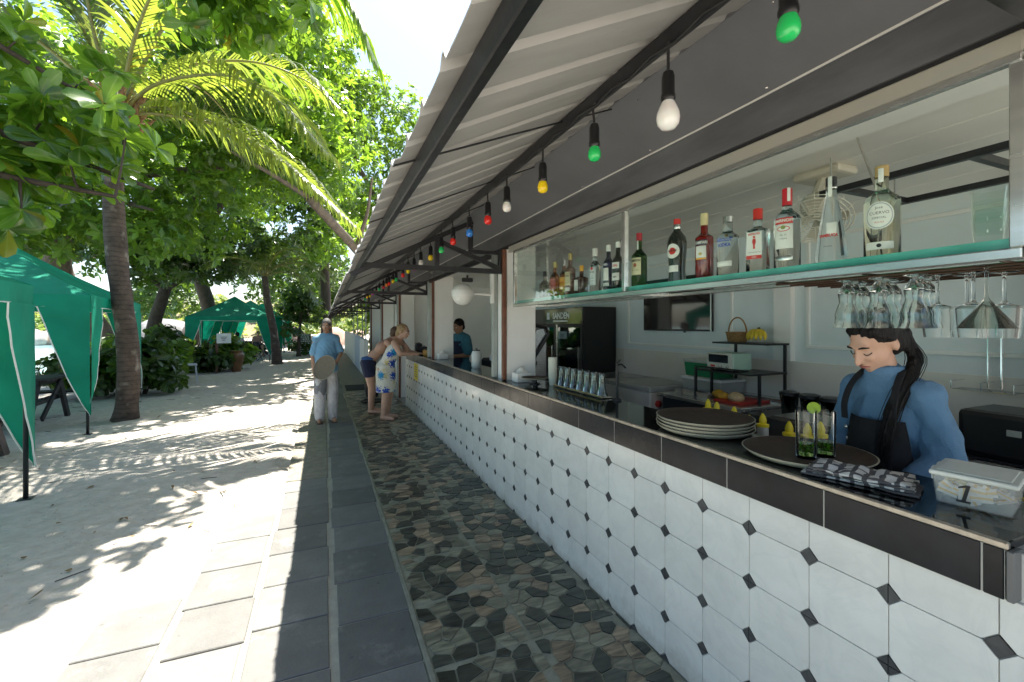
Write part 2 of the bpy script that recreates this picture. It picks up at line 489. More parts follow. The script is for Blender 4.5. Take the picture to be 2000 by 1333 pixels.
mst, nt, P, out = nodes('crazy_paving_stone')
L = nt.links
at = N(nt, 'ShaderNodeAttribute', attribute_name='tone')
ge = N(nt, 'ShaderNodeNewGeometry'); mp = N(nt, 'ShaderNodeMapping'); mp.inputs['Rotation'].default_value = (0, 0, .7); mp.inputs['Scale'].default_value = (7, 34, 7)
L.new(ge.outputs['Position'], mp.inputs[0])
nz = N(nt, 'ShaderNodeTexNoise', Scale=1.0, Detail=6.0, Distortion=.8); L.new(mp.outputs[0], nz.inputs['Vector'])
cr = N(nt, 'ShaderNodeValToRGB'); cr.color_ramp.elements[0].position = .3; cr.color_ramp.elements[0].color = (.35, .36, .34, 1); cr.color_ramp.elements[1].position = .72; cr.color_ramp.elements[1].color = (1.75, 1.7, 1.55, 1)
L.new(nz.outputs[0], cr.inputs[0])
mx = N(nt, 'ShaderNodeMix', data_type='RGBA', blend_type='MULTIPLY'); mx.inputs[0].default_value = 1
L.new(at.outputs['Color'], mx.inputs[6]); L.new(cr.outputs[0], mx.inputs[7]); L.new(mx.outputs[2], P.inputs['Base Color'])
P.inputs['Roughness'].default_value = .32
bp = N(nt, 'ShaderNodeBump', Strength=.2); L.new(nz.outputs[0], bp.inputs['Height']); L.new(bp.outputs[0], P.inputs['Normal'])
GROUT = M('green_grey_grout', (.30, .29, .22), .7, var=.2, scale=14, bump=.2, bscale=70)
mb = MB(); mb.b2(.455, 1.468, .3, 11.0, -.06, -.002)
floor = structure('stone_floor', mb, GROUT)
def stone_colour():
    r = R.random()
    if r < .46: c = (.052, .057, .048)
    elif r < .80: c = (.20, .19, .145)
    else: c = (.29, .22, .155)
    k = R.uniform(.75, 1.3); return (c[0] * k, c[1] * k, c[2] * k, 1)
def stone_geo(pg, mb):
    cx = sum(p[0] for p in pg) / len(pg); cy_ = sum(p[1] for p in pg) / len(pg); n = len(pg); h = .0042 + R.uniform(-.0008, .001)
    ins = [(cx + (p[0] - cx) * .965, cy_ + (p[1] - cy_) * .965) for p in pg]
    vs = [(p[0], p[1], -.004) for p in pg] + [(p[0], p[1], h - .0015) for p in pg] + [(p[0], p[1], h) for p in ins]
    fs = [tuple(2 * n + i for i in range(n))]
    for i in range(n):
        i2 = (i + 1) % n
        fs += [(i, i2, n + i2, n + i), (n + i, n + i2, 2 * n + i2, 2 * n + i)]
    mb.add(vs, fs)
def with_tone(ob, tones):
    a = ob.data.attributes.new('tone', 'FLOAT_COLOR', 'POINT'); a.data.foreach_set('color', np.array(tones, dtype=np.float32).ravel())
rest = MB(); rt = []
for k, (d, pg) in enumerate(cells):
    c = stone_colour()
    if k < 300:
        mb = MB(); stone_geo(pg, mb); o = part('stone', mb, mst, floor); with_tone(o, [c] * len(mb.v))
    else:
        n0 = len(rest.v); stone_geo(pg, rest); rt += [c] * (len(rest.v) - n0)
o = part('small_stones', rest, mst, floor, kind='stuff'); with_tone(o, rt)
mb = MB(); mb.b2(.432, .458, .3, 26, -.06, .008)
structure('path_edging', mb, M('pale_mortar_edging', (.27, .26, .20), .85, var=.2, scale=12, bump=.4, bscale=50), bevel=.004)
mb = MB(); mb.b2(.462, 1.47, 11.005, 26, -.06, 0)
structure('far_walkway', mb, M('far_walkway_stone', (.10, .105, .08), .5, scale=13, bump=.3, col2=(.24, .23, .17)))
mb = MB(); mb.b2(1.48, 6, -1.0, 17, -.08, -.01)
structure('bar_floor', mb, M('grey_bar_floor', (.32, .30, .27), .5, var=.2))

# ------------------------------------------------------------------ the tiled bar counter
ctr = thing('bar_counter', 'long bar counter faced with white tiles and dark diamonds under a black tiled edge', 'bar counter', (1.47, 4.5, 0))
mb = MB(); mb.b2(1.476, 1.80, -.9, 8.6, 0, 1.035)
part('core', mb, M('tile_grout_grey', (.56, .55, .52), .8, var=.1), ctr, W=True)
TOP = M('black_granite', (.008, .009, .009), .07, var=.6, scale=60)
mb = MB(); mb.b2(1.456, 1.835, .5, 8.62, 1.037, 1.06)
part('counter_top', mb, TOP, ctr, W=True, bevel=.003)
mb = MB(); mb.b2(1.4405, 1.4555, .496, 8.62, 1.044, 1.0615)
part('edge_trim', mb, M('worn_metal_trim', (.42, .38, .32), .3, metal=.7, var=.3, scale=20), ctr, W=True, bevel=.003)
TILE = M('white_marbled_tile', (.74, .725, .675), .13, var=.06, scale=4.5, spec=.5, stretch=(1, 1, 1.6), rnd=.045)
def veins():
    nt = TILE.node_tree; P = nt.nodes['Principled BSDF']; L = nt.links
    ge = N(nt, 'ShaderNodeNewGeometry')
    nz = N(nt, 'ShaderNodeTexNoise', Scale=5.0, Detail=8.0, Roughness=.6, Distortion=1.2); L.new(ge.outputs['Position'], nz.inputs['Vector'])
    cr = N(nt, 'ShaderNodeValToRGB'); e = cr.color_ramp.elements
    e[0].position = .44; e[0].color = (0, 0, 0, 1); e[1].position = .56; e[1].color = (0, 0, 0, 1)
    x = e.new(.5); x.color = (.13, .13, .13, 1)
    L.new(nz.outputs[0], cr.inputs[0])
    mx = N(nt, 'ShaderNodeMix', data_type='RGBA'); mx.inputs[7].default_value = (.45, .46, .45, 1)
    src = P.inputs['Base Color'].links[0].from_socket
    L.new(src, mx.inputs[6]); L.new(cr.outputs[0], mx.inputs[0]); L.new(mx.outputs[2], P.inputs['Base Color'])
veins()
def grime():
    # splash dirt near the floor and a few smears on the glaze
    nt = TILE.node_tree; P = nt.nodes['Principled BSDF']; L = nt.links
    ge = N(nt, 'ShaderNodeNewGeometry'); sp = N(nt, 'ShaderNodeSeparateXYZ'); L.new(ge.outputs['Position'], sp.inputs[0])
    nz = N(nt, 'ShaderNodeTexNoise', Scale=7.0, Detail=8.0, Roughness=.7); L.new(ge.outputs['Position'], nz.inputs['Vector'])
    ma = N(nt, 'ShaderNodeMath', operation='MULTIPLY_ADD'); ma.inputs[1].default_value = .30; L.new(nz.outputs[0], ma.inputs[0]); ma.inputs[2].default_value = -.08
    sb = N(nt, 'ShaderNodeMath', operation='SUBTRACT'); L.new(ma.outputs[0], sb.inputs[0]); L.new(sp.outputs[2], sb.inputs[1])
    mr = N(nt, 'ShaderNodeMapRange'); mr.inputs[1].default_value = -.02; mr.inputs[2].default_value = .08; mr.inputs[4].default_value = .55; L.new(sb.outputs[0], mr.inputs[0])
    n2 = N(nt, 'ShaderNodeTexNoise', Scale=3.2, Detail=9.0, Roughness=.75); L.new(ge.outputs['Position'], n2.inputs['Vector'])
    m2 = N(nt, 'ShaderNodeMapRange'); m2.inputs[1].default_value = .58; m2.inputs[2].default_value = .75; m2.inputs[4].default_value = .22; L.new(n2.outputs[0], m2.inputs[0])
    mxx = N(nt, 'ShaderNodeMath', operation='MAXIMUM'); L.new(mr.outputs[0], mxx.inputs[0]); L.new(m2.outputs[0], mxx.inputs[1])
    mx = N(nt, 'ShaderNodeMix', data_type='RGBA'); mx.inputs[7].default_value = (.36, .32, .25, 1)
    src = P.inputs['Base Color'].links[0].from_socket; L.new(src, mx.inputs[6]); L.new(mxx.outputs[0], mx.inputs[0]); L.new(mx.outputs[2], P.inputs['Base Color'])
    m3 = N(nt, 'ShaderNodeMapRange'); m3.inputs[1].default_value = .35; m3.inputs[2].default_value = .7; m3.inputs[3].default_value = .09; m3.inputs[4].default_value = .26; L.new(n2.outputs[0], m3.inputs[0]); L.new(m3.outputs[0], P.inputs['Roughness'])
grime()
DIA = M('dark_grey_inset', (.078, .078, .078), .2, var=.25, scale=30, rnd=.15)
SY, SZ, HD = .2232, .20, .0275
g = .0012
XF = 1.466
def tile_mesh(h):
    y, z = SY / 2 - g, h / 2 - g; c = HD * 1.05
    if h > .15: pg = [(-y + c, -z), (y - c, -z), (y, -z + c), (y, z - c), (y - c, z), (-y + c, z), (-y, z - c), (-y, -z + c)]
    else: pg = [(-y + c, -z), (y - c, -z), (y, -z + c), (y, z), (-y, z), (-y, -z + c)]
    mb = MB(); mb.poly([(0, p[0], p[1]) for p in pg], (.012, 0, 0))
    return mesh_of(mb, 'white_tile', TILE, bevel=.0012)
TM, TH = tile_mesh(SZ), tile_mesh(.122)
def dia_mesh(vsplit, hsplit):
    mb = MB(); e = .0013
    tri = []
    for sy in (-1, 1):
        for sz in (-1, 1):
            gy = e if vsplit else 0; gz = e if hsplit else 0
            tri.append([(0, sy * gy, sz * gz), (0, sy * HD, sz * gz), (0, sy * gy, sz * HD)])
    for t in tri: mb.poly(t, (.011, 0, 0))
    return mesh_of(mb, 'diamond_inset', DIA)
DM = {(a, b): dia_mesh(a, b) for a in (0, 1) for b in (0, 1)}
off = wloc(ctr)
for k in range(-5, 37):
    y0 = .52 + SY * k
    for r in range(4):
        link('white_tile', TM, ctr, (XF - off.x, y0 + SY / 2 - off.y, .1 + .2 * r + .002), (0, R.uniform(-.006, .006), R.uniform(-.006, .006)))
    link('white_tile', TH, ctr, (XF - off.x, y0 + SY / 2 - off.y, .802 + .061), None)
    if y0 > .9 - .5:
        for r in range(1, 5):
            link('diamond_inset', DM[(k % 2 == 1) * 1, (r % 2 == 1) * 1], ctr, (XF - .0012 - off.x, y0 - off.y, .2 * r + .002))
mb = MB(); mb.poly([(0, -HD, .001), (0, HD, .001), (0, 0, HD)], (.011, 0, 0))
hm = mesh_of(mb, 'diamond_inset', DIA)
for k in range(2, 37): link('diamond_inset', hm, ctr, (XF - .0012 - off.x, .52 + SY * k - off.y, 0))
BT = M('black_edge_tile', (.010, .0125, .016), .19, spec=.22, var=.35, scale=8, rnd=.25, roughvar=.07)
def btile(y0, y1):
    mb = MB(); mb.b2(1.444, 1.476, y0 + .002, y1 - .002, .926, 1.0435)
    part('black_tile', mb, BT, ctr, W=True, bevel=.002)
btile(.502, .542)
mb = MB(); mb.b2(1.4462, 1.4758, .503, 8.55, .9272, 1.0428); part('tile_joint_grout', mb, M('pale_joint_grout', (.42, .39, .34), .8), ctr, W=True)
for k in range(22):
    btile(.542 + .3645 * k, .542 + .3645 * (k + 1))
mb = MB(); mb.b2(1.4405, 1.49, .486, .4995, .927, 1.043)
part('end_cap', mb, M('grey_end_tile', (.12, .12, .12), .3, var=.15), ctr, W=True, bevel=.002)
YEL = M('yellow_paper', (.75, .60, .03), .6)
mb = MB(); mb.b2(1.458, 1.4632, 7.55, 7.85, .62, .90)
o = part('notice_sticker', mb, YEL); tag(o, 'yellow notice sheet stuck to the tiled counter beside the floral dress', 'notice')
mb = MB()
for q in range(5): mb.b2(1.4565, 1.4578, 7.59, 7.81 - .03 * (q % 2), .84 - .04 * q, .852 - .04 * q)
part('print_lines', mb, BLACK, o)

# ------------------------------------------------------------------ the bar building
bld = thing('bar_building', 'open-fronted white bar building with square pillars and a plank ceiling', 'building', (2.6, 7, 0))
PX, PB = 1.53, 3.85
def bpart(name, mb, mat, **k): return part(name, mb, mat, bld, W=True, **k)
mb = MB(); mb.b2(PB, PB + .15, -1.0, 16.5, 0, 2.6); bpart('back_wall', mb, M('bluish_white_wall', (.72, .77, .77), .55, var=.06, scale=2, bump=.04))
for k in range(11):
    y0 = -.9 + 1.5 * k
    mb = MB(); mb.b2(PB - .012, PB - .001, y0 + .003, y0 + 1.497, .0, 1.243); bpart('wall_panel', mb, WALL_TILE, bevel=.002)
for (y0, y1, z0, z1) in ((3.30, 5.0, 1.30, 2.32), (.75, 2.55, 1.36, 2.32), (6.4, 8.4, 1.36, 2.32)):
    mb = MB(); w = .03
    mb.b2(PB - .02, PB - .0005, y0, y1, z0, z0 + w); mb.b2(PB - .02, PB - .0005, y0, y1, z1 - w, z1)
    mb.b2(PB - .02, PB - .0005, y0, y0 + w, z0 + w, z1 - w); mb.b2(PB - .02, PB - .0005, y1 - w, y1, z0 + w, z1 - w)
    bpart('wall_moulding', mb, WHITE_WALL, bevel=.004)
mb = MB(); mb.b2(PB - .06, PB - .0005, 2.66, 2.82, 1.244, 2.44); bpart('wall_pilaster', mb, WHITE_WALL)
mb = MB(); mb.b2(PX + .32, PB - .002, 9.9, 10.0, 0, 2.44); bpart('partition_wall', mb, WHITE_WALL)
for y in (3.755, 6.62, 9.8, 12.9, 16.0):
    mb = MB(); mb.b2(PX + .004, PX + .30, y, y + .22, 0, 2.30); bpart('pillar', mb, WHITE_WALL, bevel=.006)
    mb = MB(); mb.b2(PX - .035, PX + .002, y - .012, y + .03, 1.062 if y < 8 else 0, 2.25); bpart('brown_pipe', mb, RUSTSTRIP, bevel=.004)
    mb = MB(); mb.b2(PX - .045, PX + .003, y + .22, y + .27, 1.062 if y < 8 else 0, 2.25); bpart('steel_post', mb, GALV, bevel=.004)
mb = MB(); mb.b2(PX + .32, PX + .42, 10.0, 16.5, 0, 2.30); bpart('front_wall', mb, WHITE_WALL)
mb = MB(); mb.b2(PX + .03, 1.94, -.85, 16.5, 2.302, 2.47); bpart('white_beam', mb, M('white_gloss_beam', (.80, .80, .76), .35, var=.03))
x = 1.945; k = 0
while x < PB - .05:
    w = .30
    mb = MB(); mb.b2(x + .004, min(x + w, PB) - .004, -.85, 16.5, 2.44, 2.455); bpart('ceiling_plank', mb, CEIL, bevel=.003)
    x += w
mb = MB(); mb.b2(1.945, PB, -.85, 16.5, 2.457, 2.475); bpart('ceiling_backing', mb, M('ceiling_gap_white', (.8, .8, .78), .6, var=.02))
mb = MB(); mb.poly([(1.19, -1.2, 2.541), (1.505, -1.2, 2.402), (1.505, -1.2, 2.414), (1.19, -1.2, 2.553)], (0, 17.6, 0)); bpart('soffit_board', mb, SOFFIT)
mb = MB(); mb.b2(1.498, 1.512, -1.2, 16.4, 2.268, 2.401); bpart('fascia_board', mb, FASCIA)
mb = MB()
for k in range(12):
    for (x, z) in ((1.235, 2.5245), (1.47, 2.4155)): mb.ball((x, .3 + k * .62 + (.2 if x > 1.4 else 0), z), (.006, .006, .004), 8, 4)
bpart('screw_heads', mb, STEEL, kind='stuff')
mb = MB(); mb.tube([(1.488, -1, 2.41), (1.49, 1.2, 2.404), (1.487, 2.4, 2.409), (1.49, 5, 2.404), (1.488, 9, 2.408)], .004, 5); bpart('loose_cable', mb, WHITEPL)
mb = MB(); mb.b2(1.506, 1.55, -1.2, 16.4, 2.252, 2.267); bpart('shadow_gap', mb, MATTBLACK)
mb = MB(); mb.b2(1.95, PB + .3, -1.2, 16.6, 2.60, 2.75); bpart('flat_roof', mb, M('roof_deck', (.3, .3, .3), .8))
mb = MB(); mb.b2(1.496, 1.53, .49, 3.62, 2.199, 2.251); bpart('header_rail', mb, M('worn_pale_rail', (.44, .45, .40), .35, metal=.3, var=.3, scale=9, stretch=(1, .3, 1), col2=(.50, .46, .38)), bevel=.003)
mb = MB(); mb.b2(1.50, 1.53, 3.99, 9.8, 2.215, 2.251); bpart('header_rail', mb, BLACKST)

# ------------------------------------------------------------------ the awning
awn = thing('awning', 'lean-to awning of off-white corrugated sheets on black steel trusses over the counter', 'awning', (.85, 10, 2.1))
SHEET = M('off_white_roof_sheet', (.42, .41, .385), .45, var=.10, scale=3, stretch=(.5, 4, 1), bump=.05, bscale=20)
def zr(x): return 2.085 + .5 * (x - .283)
XE, XT = .205, 2.05
def sheet_mesh(jit):
    per, nper = .20, 4
    prof = []
    for k in range(nper):
        y = k * per
        prof += [(y, 0), (y + .070, .002), (y + .088, .026), (y + .100, .026), (y + .116, .002), (y + .16, 0)]
    prof += [(nper * per + .03, 0)]
    mb = MB(); n = len(prof); xs_ = [XE, .5, .9, 1.3, XT]
    vs = []
    for dz in (0, .004):
        for x in xs_:
            for (y, h) in prof: vs.append((x, y, zr(x) + h + dz))
    fs = []; S_ = len(xs_) * n
    for l in range(2):
        for i in range(len(xs_) - 1):
            for j in range(n - 1):
                a = l * S_ + i * n + j
                fs.append((a, a + 1, a + n + 1, a + n) if l else (a, a + n, a + n + 1, a + 1))
    for j in range(n - 1):
        fs.append((j, j + 1, S_ + j + 1, S_ + j)); b = (len(xs_) - 1) * n
        fs.append((b + j, S_ + b + j, S_ + b + j + 1, b + j + 1))
    for i in range(len(xs_) - 1):
        fs.append((i * n, S_ + i * n, S_ + (i + 1) * n, (i + 1) * n)); a = i * n + n - 1
        fs.append((a, a + n, S_ + a + n, S_ + a))
    mb.add(vs, fs)
    return mesh_of(mb, 'roof_sheet', SHEET)
off = wloc(awn)
smesh = sheet_mesh(0)
y = -1.86; k = 0
while y < 34:
    link('roof_sheet', smesh, awn, (R.uniform(-.012, .012) - off.x, y - off.y, -off.z + (.0055 if k % 2 else 0)), (0, 0, R.uniform(-.004, .004)))
    y += .80; k += 1
for x in (.283, .90, 1.55):
    mb = MB(); mb.bar((x, -1.9, zr(x) - .022), (x, 34, zr(x) - .022), .04, .04, up=(-.45, 0, 1)); part('purlin', mb, BLACKST, awn, W=True, bevel=.004)
def truss(y):
    t = part('roof_truss', MB().bar((.20, y, zr(.20) - .075), (1.22, y, zr(1.22) - .075), .04), BLACKST, awn, W=True, bevel=.003)
    def tp(name, a, b, w=.036):
        mb = MB().bar(a, b, w); part(name, mb, BLACKST, t, W=True)
    t.location = (0, 0, 0)
    tp('bottom_chord', (.31, y, 2.05), (1.50, y, 2.05), .042)
    tp('upright', (.90, y, 2.07), (.90, y, zr(.9) - .096))
    tp('upright', (1.203, y, 2.235), (1.203, y, zr(1.203) - .096))
    tp('short_brace', (1.185, y, 2.217), (1.497, y, 2.217), .03)
    tp('diagonal', (.93, y, zr(.9) - .11), (1.485, y, 2.075))
    tp('wall_plate', (1.485, y, 2.0711), (1.485, y, 2.202), .034)
t_ = part('roof_truss', MB().bar((.20, .43, zr(.20) - .075), (1.22, .43, zr(1.22) - .075), .04), BLACKST, awn, W=True, bevel=.003)
part('bottom_chord', MB().bar((.62, .43, 2.235), (1.50, .43, 2.235), .045), BLACKST, t_, W=True)
part('upright', MB().bar((1.203, .43, 2.259), (1.203, .43, zr(1.203) - .096), .036), BLACKST, t_, W=True)
for y in (3.79, 6.9, 10.1, 13.3, 16.5, 19.7, 22.9, 26.1, 29.3): truss(y)
for y in (18.2, 19.9, 22.9, 26.1):
    mb = MB().tube([(1.52, y, 0), (1.52, y, 2.55)], .025, 8); o = part('awning_post', mb, GALV, awn, W=True)
WIRE = M('dark_wire', (.02, .02, .02), .5)
for y0 in (1.36, 2.16, 3.1, 4.4, 5.7):
    mb = MB().tube([(.19, y0, zr(.19) - .004), (.6, y0 + .1, zr(.6) - .012), (1.2, y0 + .32, zr(1.2) - .006)], .0035, 5); part('tie_wire', mb, WIRE, awn, W=True)

# ------------------------------------------------------------------ festoon lights under the awning
CORDZ = zr(.87) - .05
mb = MB()
pl = []
y = -.4
while y < 13:
    for q in range(4): pl.append((.868, y + .38 * q / 4, CORDZ - .010 + .016 * (q % 2)))
    y += .38
mb.tube(pl, .0045, 5)
o = part('light_cable', mb, WIRE, smooth='all'); tag(o, 'black cable of the coloured lights running under the middle purlin', 'cable')
BC = {'green': (.02, .55, .13), 'white': (.82, .80, .76), 'yellow': (.85, .60, .01), 'red': (.75, .03, .02), 'blue': (.03, .20, .62), 'orange': (.85, .25, .01), 'pink': (.65, .08, .35)}
BM = {}
for n_, c_ in BC.items():
    BM[n_] = M('bulb_' + n_, c_, .22, var=.03, coat=.4)
    BM[n_].node_tree.nodes['Principled BSDF'].inputs['Subsurface Weight'].default_value = .25
def bulb(colr, y, label, s=1.0, hang=.0):
    t = thing('festoon_bulb', label, 'light bulb', (.87, y, CORDZ), group='coloured bulbs strung under the awning')
    zb = 2.165 - CORDZ + hang
    part('cord', MB().tube([(0, 0, .01), (.004 * R.uniform(-1, 1), .003, (zb + .13) / 2), (0, 0, zb + .10)], .0042, 6), WIRE, t)
    part('socket', MB().lathe([(.006, zb + .105), (.014, zb + .10), (.0175, zb + .085), (.0175, zb + .04), (.0195, zb + .036), (.0195, zb + .026), (.016, zb + .02)], 14), BLACK, t, smooth=True)
    if s > 1.2: pr = [(.013, .03), (.016, .02), (.024, .004), (.030, -.012), (.0315, -.026), (.028, -.042), (.018, -.054), (.0005, -.058)]
    else: pr = [(.013, .028), (.017, .018), (.0215, .006), (.0228, -.006), (.0205, -.018), (.013, -.026), (.0005, -.029)]
    part('bulb', MB().lathe([(r, z + zb) for r, z in pr], 20), BM[colr], t, smooth='all')
seq = [('green', .615), ('white', .958), ('green', 1.319), ('yellow', 1.717), ('white', 2.125), ('red', 2.412), ('blue', 2.763), ('red', 3.159), ('green', 3.512), ('yellow', 3.901), ('white', 4.328), ('pink', 4.68), ('yellow', 5.04), ('red', 5.389), ('green', 5.916), ('yellow', 6.2), ('red', 6.603), ('orange', 6.9), ('red', 7.26), ('green', 7.82), ('yellow', 8.3), ('pink', 8.93), ('yellow', 9.5), ('yellow', 10.1), ('green', 10.65)]
ords = ['first', 'second', 'third', 'fourth', 'fifth', 'sixth', 'seventh', 'eighth', 'ninth', 'tenth', 'eleventh', 'twelfth', 'thirteenth', 'fourteenth', 'fifteenth', 'sixteenth', 'seventeenth', 'eighteenth', 'nineteenth', 'twentieth', 'twenty-first', 'twenty-second', 'twenty-third', 'twenty-fourth', 'twenty-fifth']
special = {0: 'green bulb hanging nearest of all, against the grey soffit at the top edge', 1: 'big white pear-shaped bulb, the largest on the awning string', 2: 'green bulb between the big white bulb and the yellow one', 3: 'yellow bulb between a green bulb and a small white one', 4: 'small white bulb between a yellow bulb and a red one', 5: 'red bulb between the small white bulb and the blue one', 6: 'blue bulb, the only one on the string, by the first truss', 7: 'red bulb just past the blue one in front of the first truss'}
for k, (c_, y_) in enumerate(seq):
    bulb(c_, y_, special.get(k, f'small {c_} bulb, {ords[k]} along the awning string counting from the bar end'), 1.5 if k == 1 else 1.0, -.012 if k == 1 else R.uniform(-.01, .008))
# ------------------------------------------------------------------ glass display cabinet over the counter
PANE = glass_thin('clear_pane', (.95, .98, .965), ior=1.16, gl=.42)
GREENGL = glass_thin('green_edged_shelf_glass', (.50, .80, .68), ior=1.6)
GREENEDGE = M('glass_green_edge', (.10, .40, .32), .12, var=.2, emit=None)
cab = thing('display_cabinet', 'hanging glass display cabinet framed in stainless steel above the counter', 'display cabinet', (1.5, 2, 1.715))
def cpart(n, mb, m, **k): return part(n, mb, m, cab, W=True, **k)
cpart('bottom_rail', MB().b2(1.488, 1.518, .49, 3.50, 1.716, 1.742), STEEL, bevel=.003)
cpart('top_rail', MB().b2(1.490, 1.515, .49, 3.50, 2.178, 2.1985), STEEL, bevel=.003)
for y in (.498, 1.982, 3.486): cpart('upright', MB().b2(1.489, 1.517, y - .014, y + .014, 1.743, 2.177), STEEL, bevel=.003)
cpart('back_rail', MB().b2(1.80, 1.82, .49, 3.50, 1.722, 1.742), STEEL, bevel=.003)
for y in (.50, 1.982, 3.48): cpart('cross_rail', MB().b2(1.519, 1.799, y - .01, y + .01, 1.722, 1.741), STEEL)
cpart('side_upright', MB().b2(1.80, 1.82, 3.476, 3.496, 1.743, 2.30), STEEL, bevel=.003)
cpart('glass_shelf', MB().b2(1.5195, 1.82, .505, 3.495, 1.757, 1.769), GREENGL)
cpart('shelf_edge', MB().b2(1.5155, 1.519, .515, 3.47, 1.7435, 1.769), GREENEDGE)
for (y0, y1) in ((.514, 1.966), (1.998, 3.470)): cpart('glass_pane', MB().b2(1.500, 1.505, y0, y1, 1.743, 2.1775), PANE)
cpart('side_pane', MB().b2(1.519, 1.80, 3.483, 3.488, 1.771, 2.19), PANE)
cpart('hanging_rod', MB().tube([(2.23, 1.26, 2.44), (1.805, .86, 1.745)], .005, 6), STEEL)
cpart('hanging_rod', MB().tube([(2.23, 2.86, 2.44), (1.805, 2.7, 1.745)], .005, 6), STEEL)
# near end post of the counter opening
mb = MB().b2(1.492, 1.53, .452, .486, 1.0625, 2.2); o = part('end_post', mb, GALV, None, bevel=.004); tag(o, 'pale steel post at the near end of the counter beside the plastic box', 'post')

PAPER = M('label_paper', (.80, .78, .72), .6, var=.04)
CREAM = M('cream_label', (.72, .66, .42), .6, var=.05)
INK = M('label_ink_black', (.02, .02, .02), .6)
REDINK = M('label_red', (.62, .04, .03), .5)
BLUEINK = M('label_blue', (.03, .09, .45), .5)
ORANGE = M('label_orange', (.85, .42, .02), .5)
SILVER = M('silver_foil', (.65, .65, .62), .25, metal=.9)
GOLD = M('gold_foil', (.70, .55, .20), .3, metal=.5)
G_CLEAR = glass_solid('clear_bottle_glass', (.95, .98, .97), 1.33)
G_GREEN = glass_solid('green_bottle_glass', (.10, .22, .06), 1.3)
G_DARK = M('dark_bottle_glass', (.022, .026, .02), .06, var=.2, coat=.5)
G_RED = M('red_bottle_glass', (.18, .008, .006), .06, var=.2, coat=.6)
G_AMBER = glass_solid('amber_bottle_glass', (.50, .16, .03), 1.3)
FACE = math.pi + .32
def band(r, z0, z1, half, mat, parent, a=FACE, name='label', n=14):
    mb = MB()
    mb.lathe([(r + .0003, z0), (r + .0009, z0 + .001), (r + .0009, z1 - .001), (r + .0003, z1)], n, a0=a - half, a1=a + half)
    return part(name, mb, mat, parent, smooth='all', fix=False)
def rtext(s, size, r, z, mat, parent, a=FACE, weight=.0, sx=1.0):
    return lettering(s, size, mat, parent, lambda x, y: ((r + .0014) * math.cos(a + x / r), (r + .0014) * math.sin(a + x / r), z + y), weight=weight, sx=sx)
def disc_label(rx, rz, r, z, mat, parent, a=FACE, dr=.0, name='label', n=24):
    mb = MB(); rr = r + .0009 + dr
    K = 6; vs = []; fs = []
    for q in range(K + 1):
        for i in range(n):
            t = 2 * math.pi * i / n; b = a + rx * q / K * math.cos(t) / r
            vs.append((rr * math.cos(b), rr * math.sin(b), z + rz * q / K * math.sin(t)))
    for q in range(K):
        for i in range(n): fs.append((q * n + i, q * n + (i + 1) % n, (q + 1) * n + (i + 1) % n, (q + 1) * n + i))
    mb.add(vs, fs)
    return part(name, mb, mat, parent, fix=False)
SHZ = 1.770
def bottle(label, x, y, prof, gm, capm, capz, capr, sq=None):
    t = thing('liquor_bottle', label, 'bottle', (x, y, SHZ), group='bottles on the glass shelf')
    mb = MB()
    if sq: mb.lathe(prof, 28)
    else: mb.lathe(prof, 28)
    if sq:   # squared body
        vs = []
        for (px, py, pz) in mb.v:
            r = math.hypot(px, py)
            if pz < sq and r > .02:
                a = math.atan2(py, px) - FACE; k = 1 / max(abs(math.cos(a)), abs(math.sin(a))); k = min(k, 1.27) * .90
                vs.append((px * k, py * k, pz))
            else: vs.append((px, py, pz))
        mb.v = vs
    part('glass', mb, gm, t, smooth=True)
    z0, z1 = capz
    part('cap', MB().lathe([(capr, z0), (capr, z1 - .002), (capr - .002, z1), (.0005, z1)], 18), capm, t, smooth=True)
    return t
def prof(r, hb, hs, rn, ht, foot=.0):
    """body radius, top of straight body, top of shoulder, neck radius, height"""
    P_ = [(.0005, .004), (r * .9, 0), (r, .006), (r, hb)]
    for i in range(1, 8):
        t = i / 8; P_.append((rn + (r - rn) * (math.cos(math.pi * t) + 1) / 2 * (1 - .0 * t), hb + (hs - hb) * t))
    P_ += [(rn, hs), (rn, ht), (.0005, ht)]
    return P_
# right to left along the shelf
t = bottle('pale tequila bottle with oval white label and cork cap, nearest on the shelf', 1.60, .828, prof(.0455, .175, .215, .0165, .255), glass_solid('pale_gold_glass', (.90, .90, .72), 1.33), M('cork', (.45, .30, .12), .7), (.250, .285), .0175)
disc_label(.037, .042, .0455, .125, PAPER, t); disc_label(.034, .039, .0455, .125, M('grey_ring', (.35, .40, .42), .5), t, dr=.0002, name='label_ring'); disc_label(.031, .036, .0455, .125, PAPER, t, dr=.0004, name='label_face')
rtext('Jose', .011, .0455, .149, INK, t); rtext('CUERVO', .0125, .0455, .1325, INK, t); rtext('ESPECIAL', .0085, .0455, .118, INK, t); rtext('TEQUILA', .006, .0455, .104, REDINK, t)
band(.0455, .022, .045, .8, PAPER, t); disc_label(.006, .006, .0455, .0335, INK, t, dr=.0006, name='seal'); band(.0168, .232, .275, .4, PAPER, t, name='tax_strip')
t = bottle('tall conical clear bottle with black cap and red lettering', 1.60, .978, [(.0005, .004), (.046, 0), (.048, .008), (.047, .03), (.040, .09), (.031, .15), (.0215, .205), (.016, .235), (.0145, .27), (.0005, .27)], G_CLEAR, BLACK, (.262, .296), .0165)
band(.0165, .255, .262, 3.14, SILVER, t, name='foil'); band(.0166, .225, .296, .35, PAPER, t, name='tax_strip')
band(.0395, .095, .135, .35, PAPER, t, a=FACE + .25); rtext('SAMBUCA', .014, .041, .092, REDINK, t, weight=.0006, sx=.85); rtext('ITALIAN', .0065, .046, .055, INK, t)
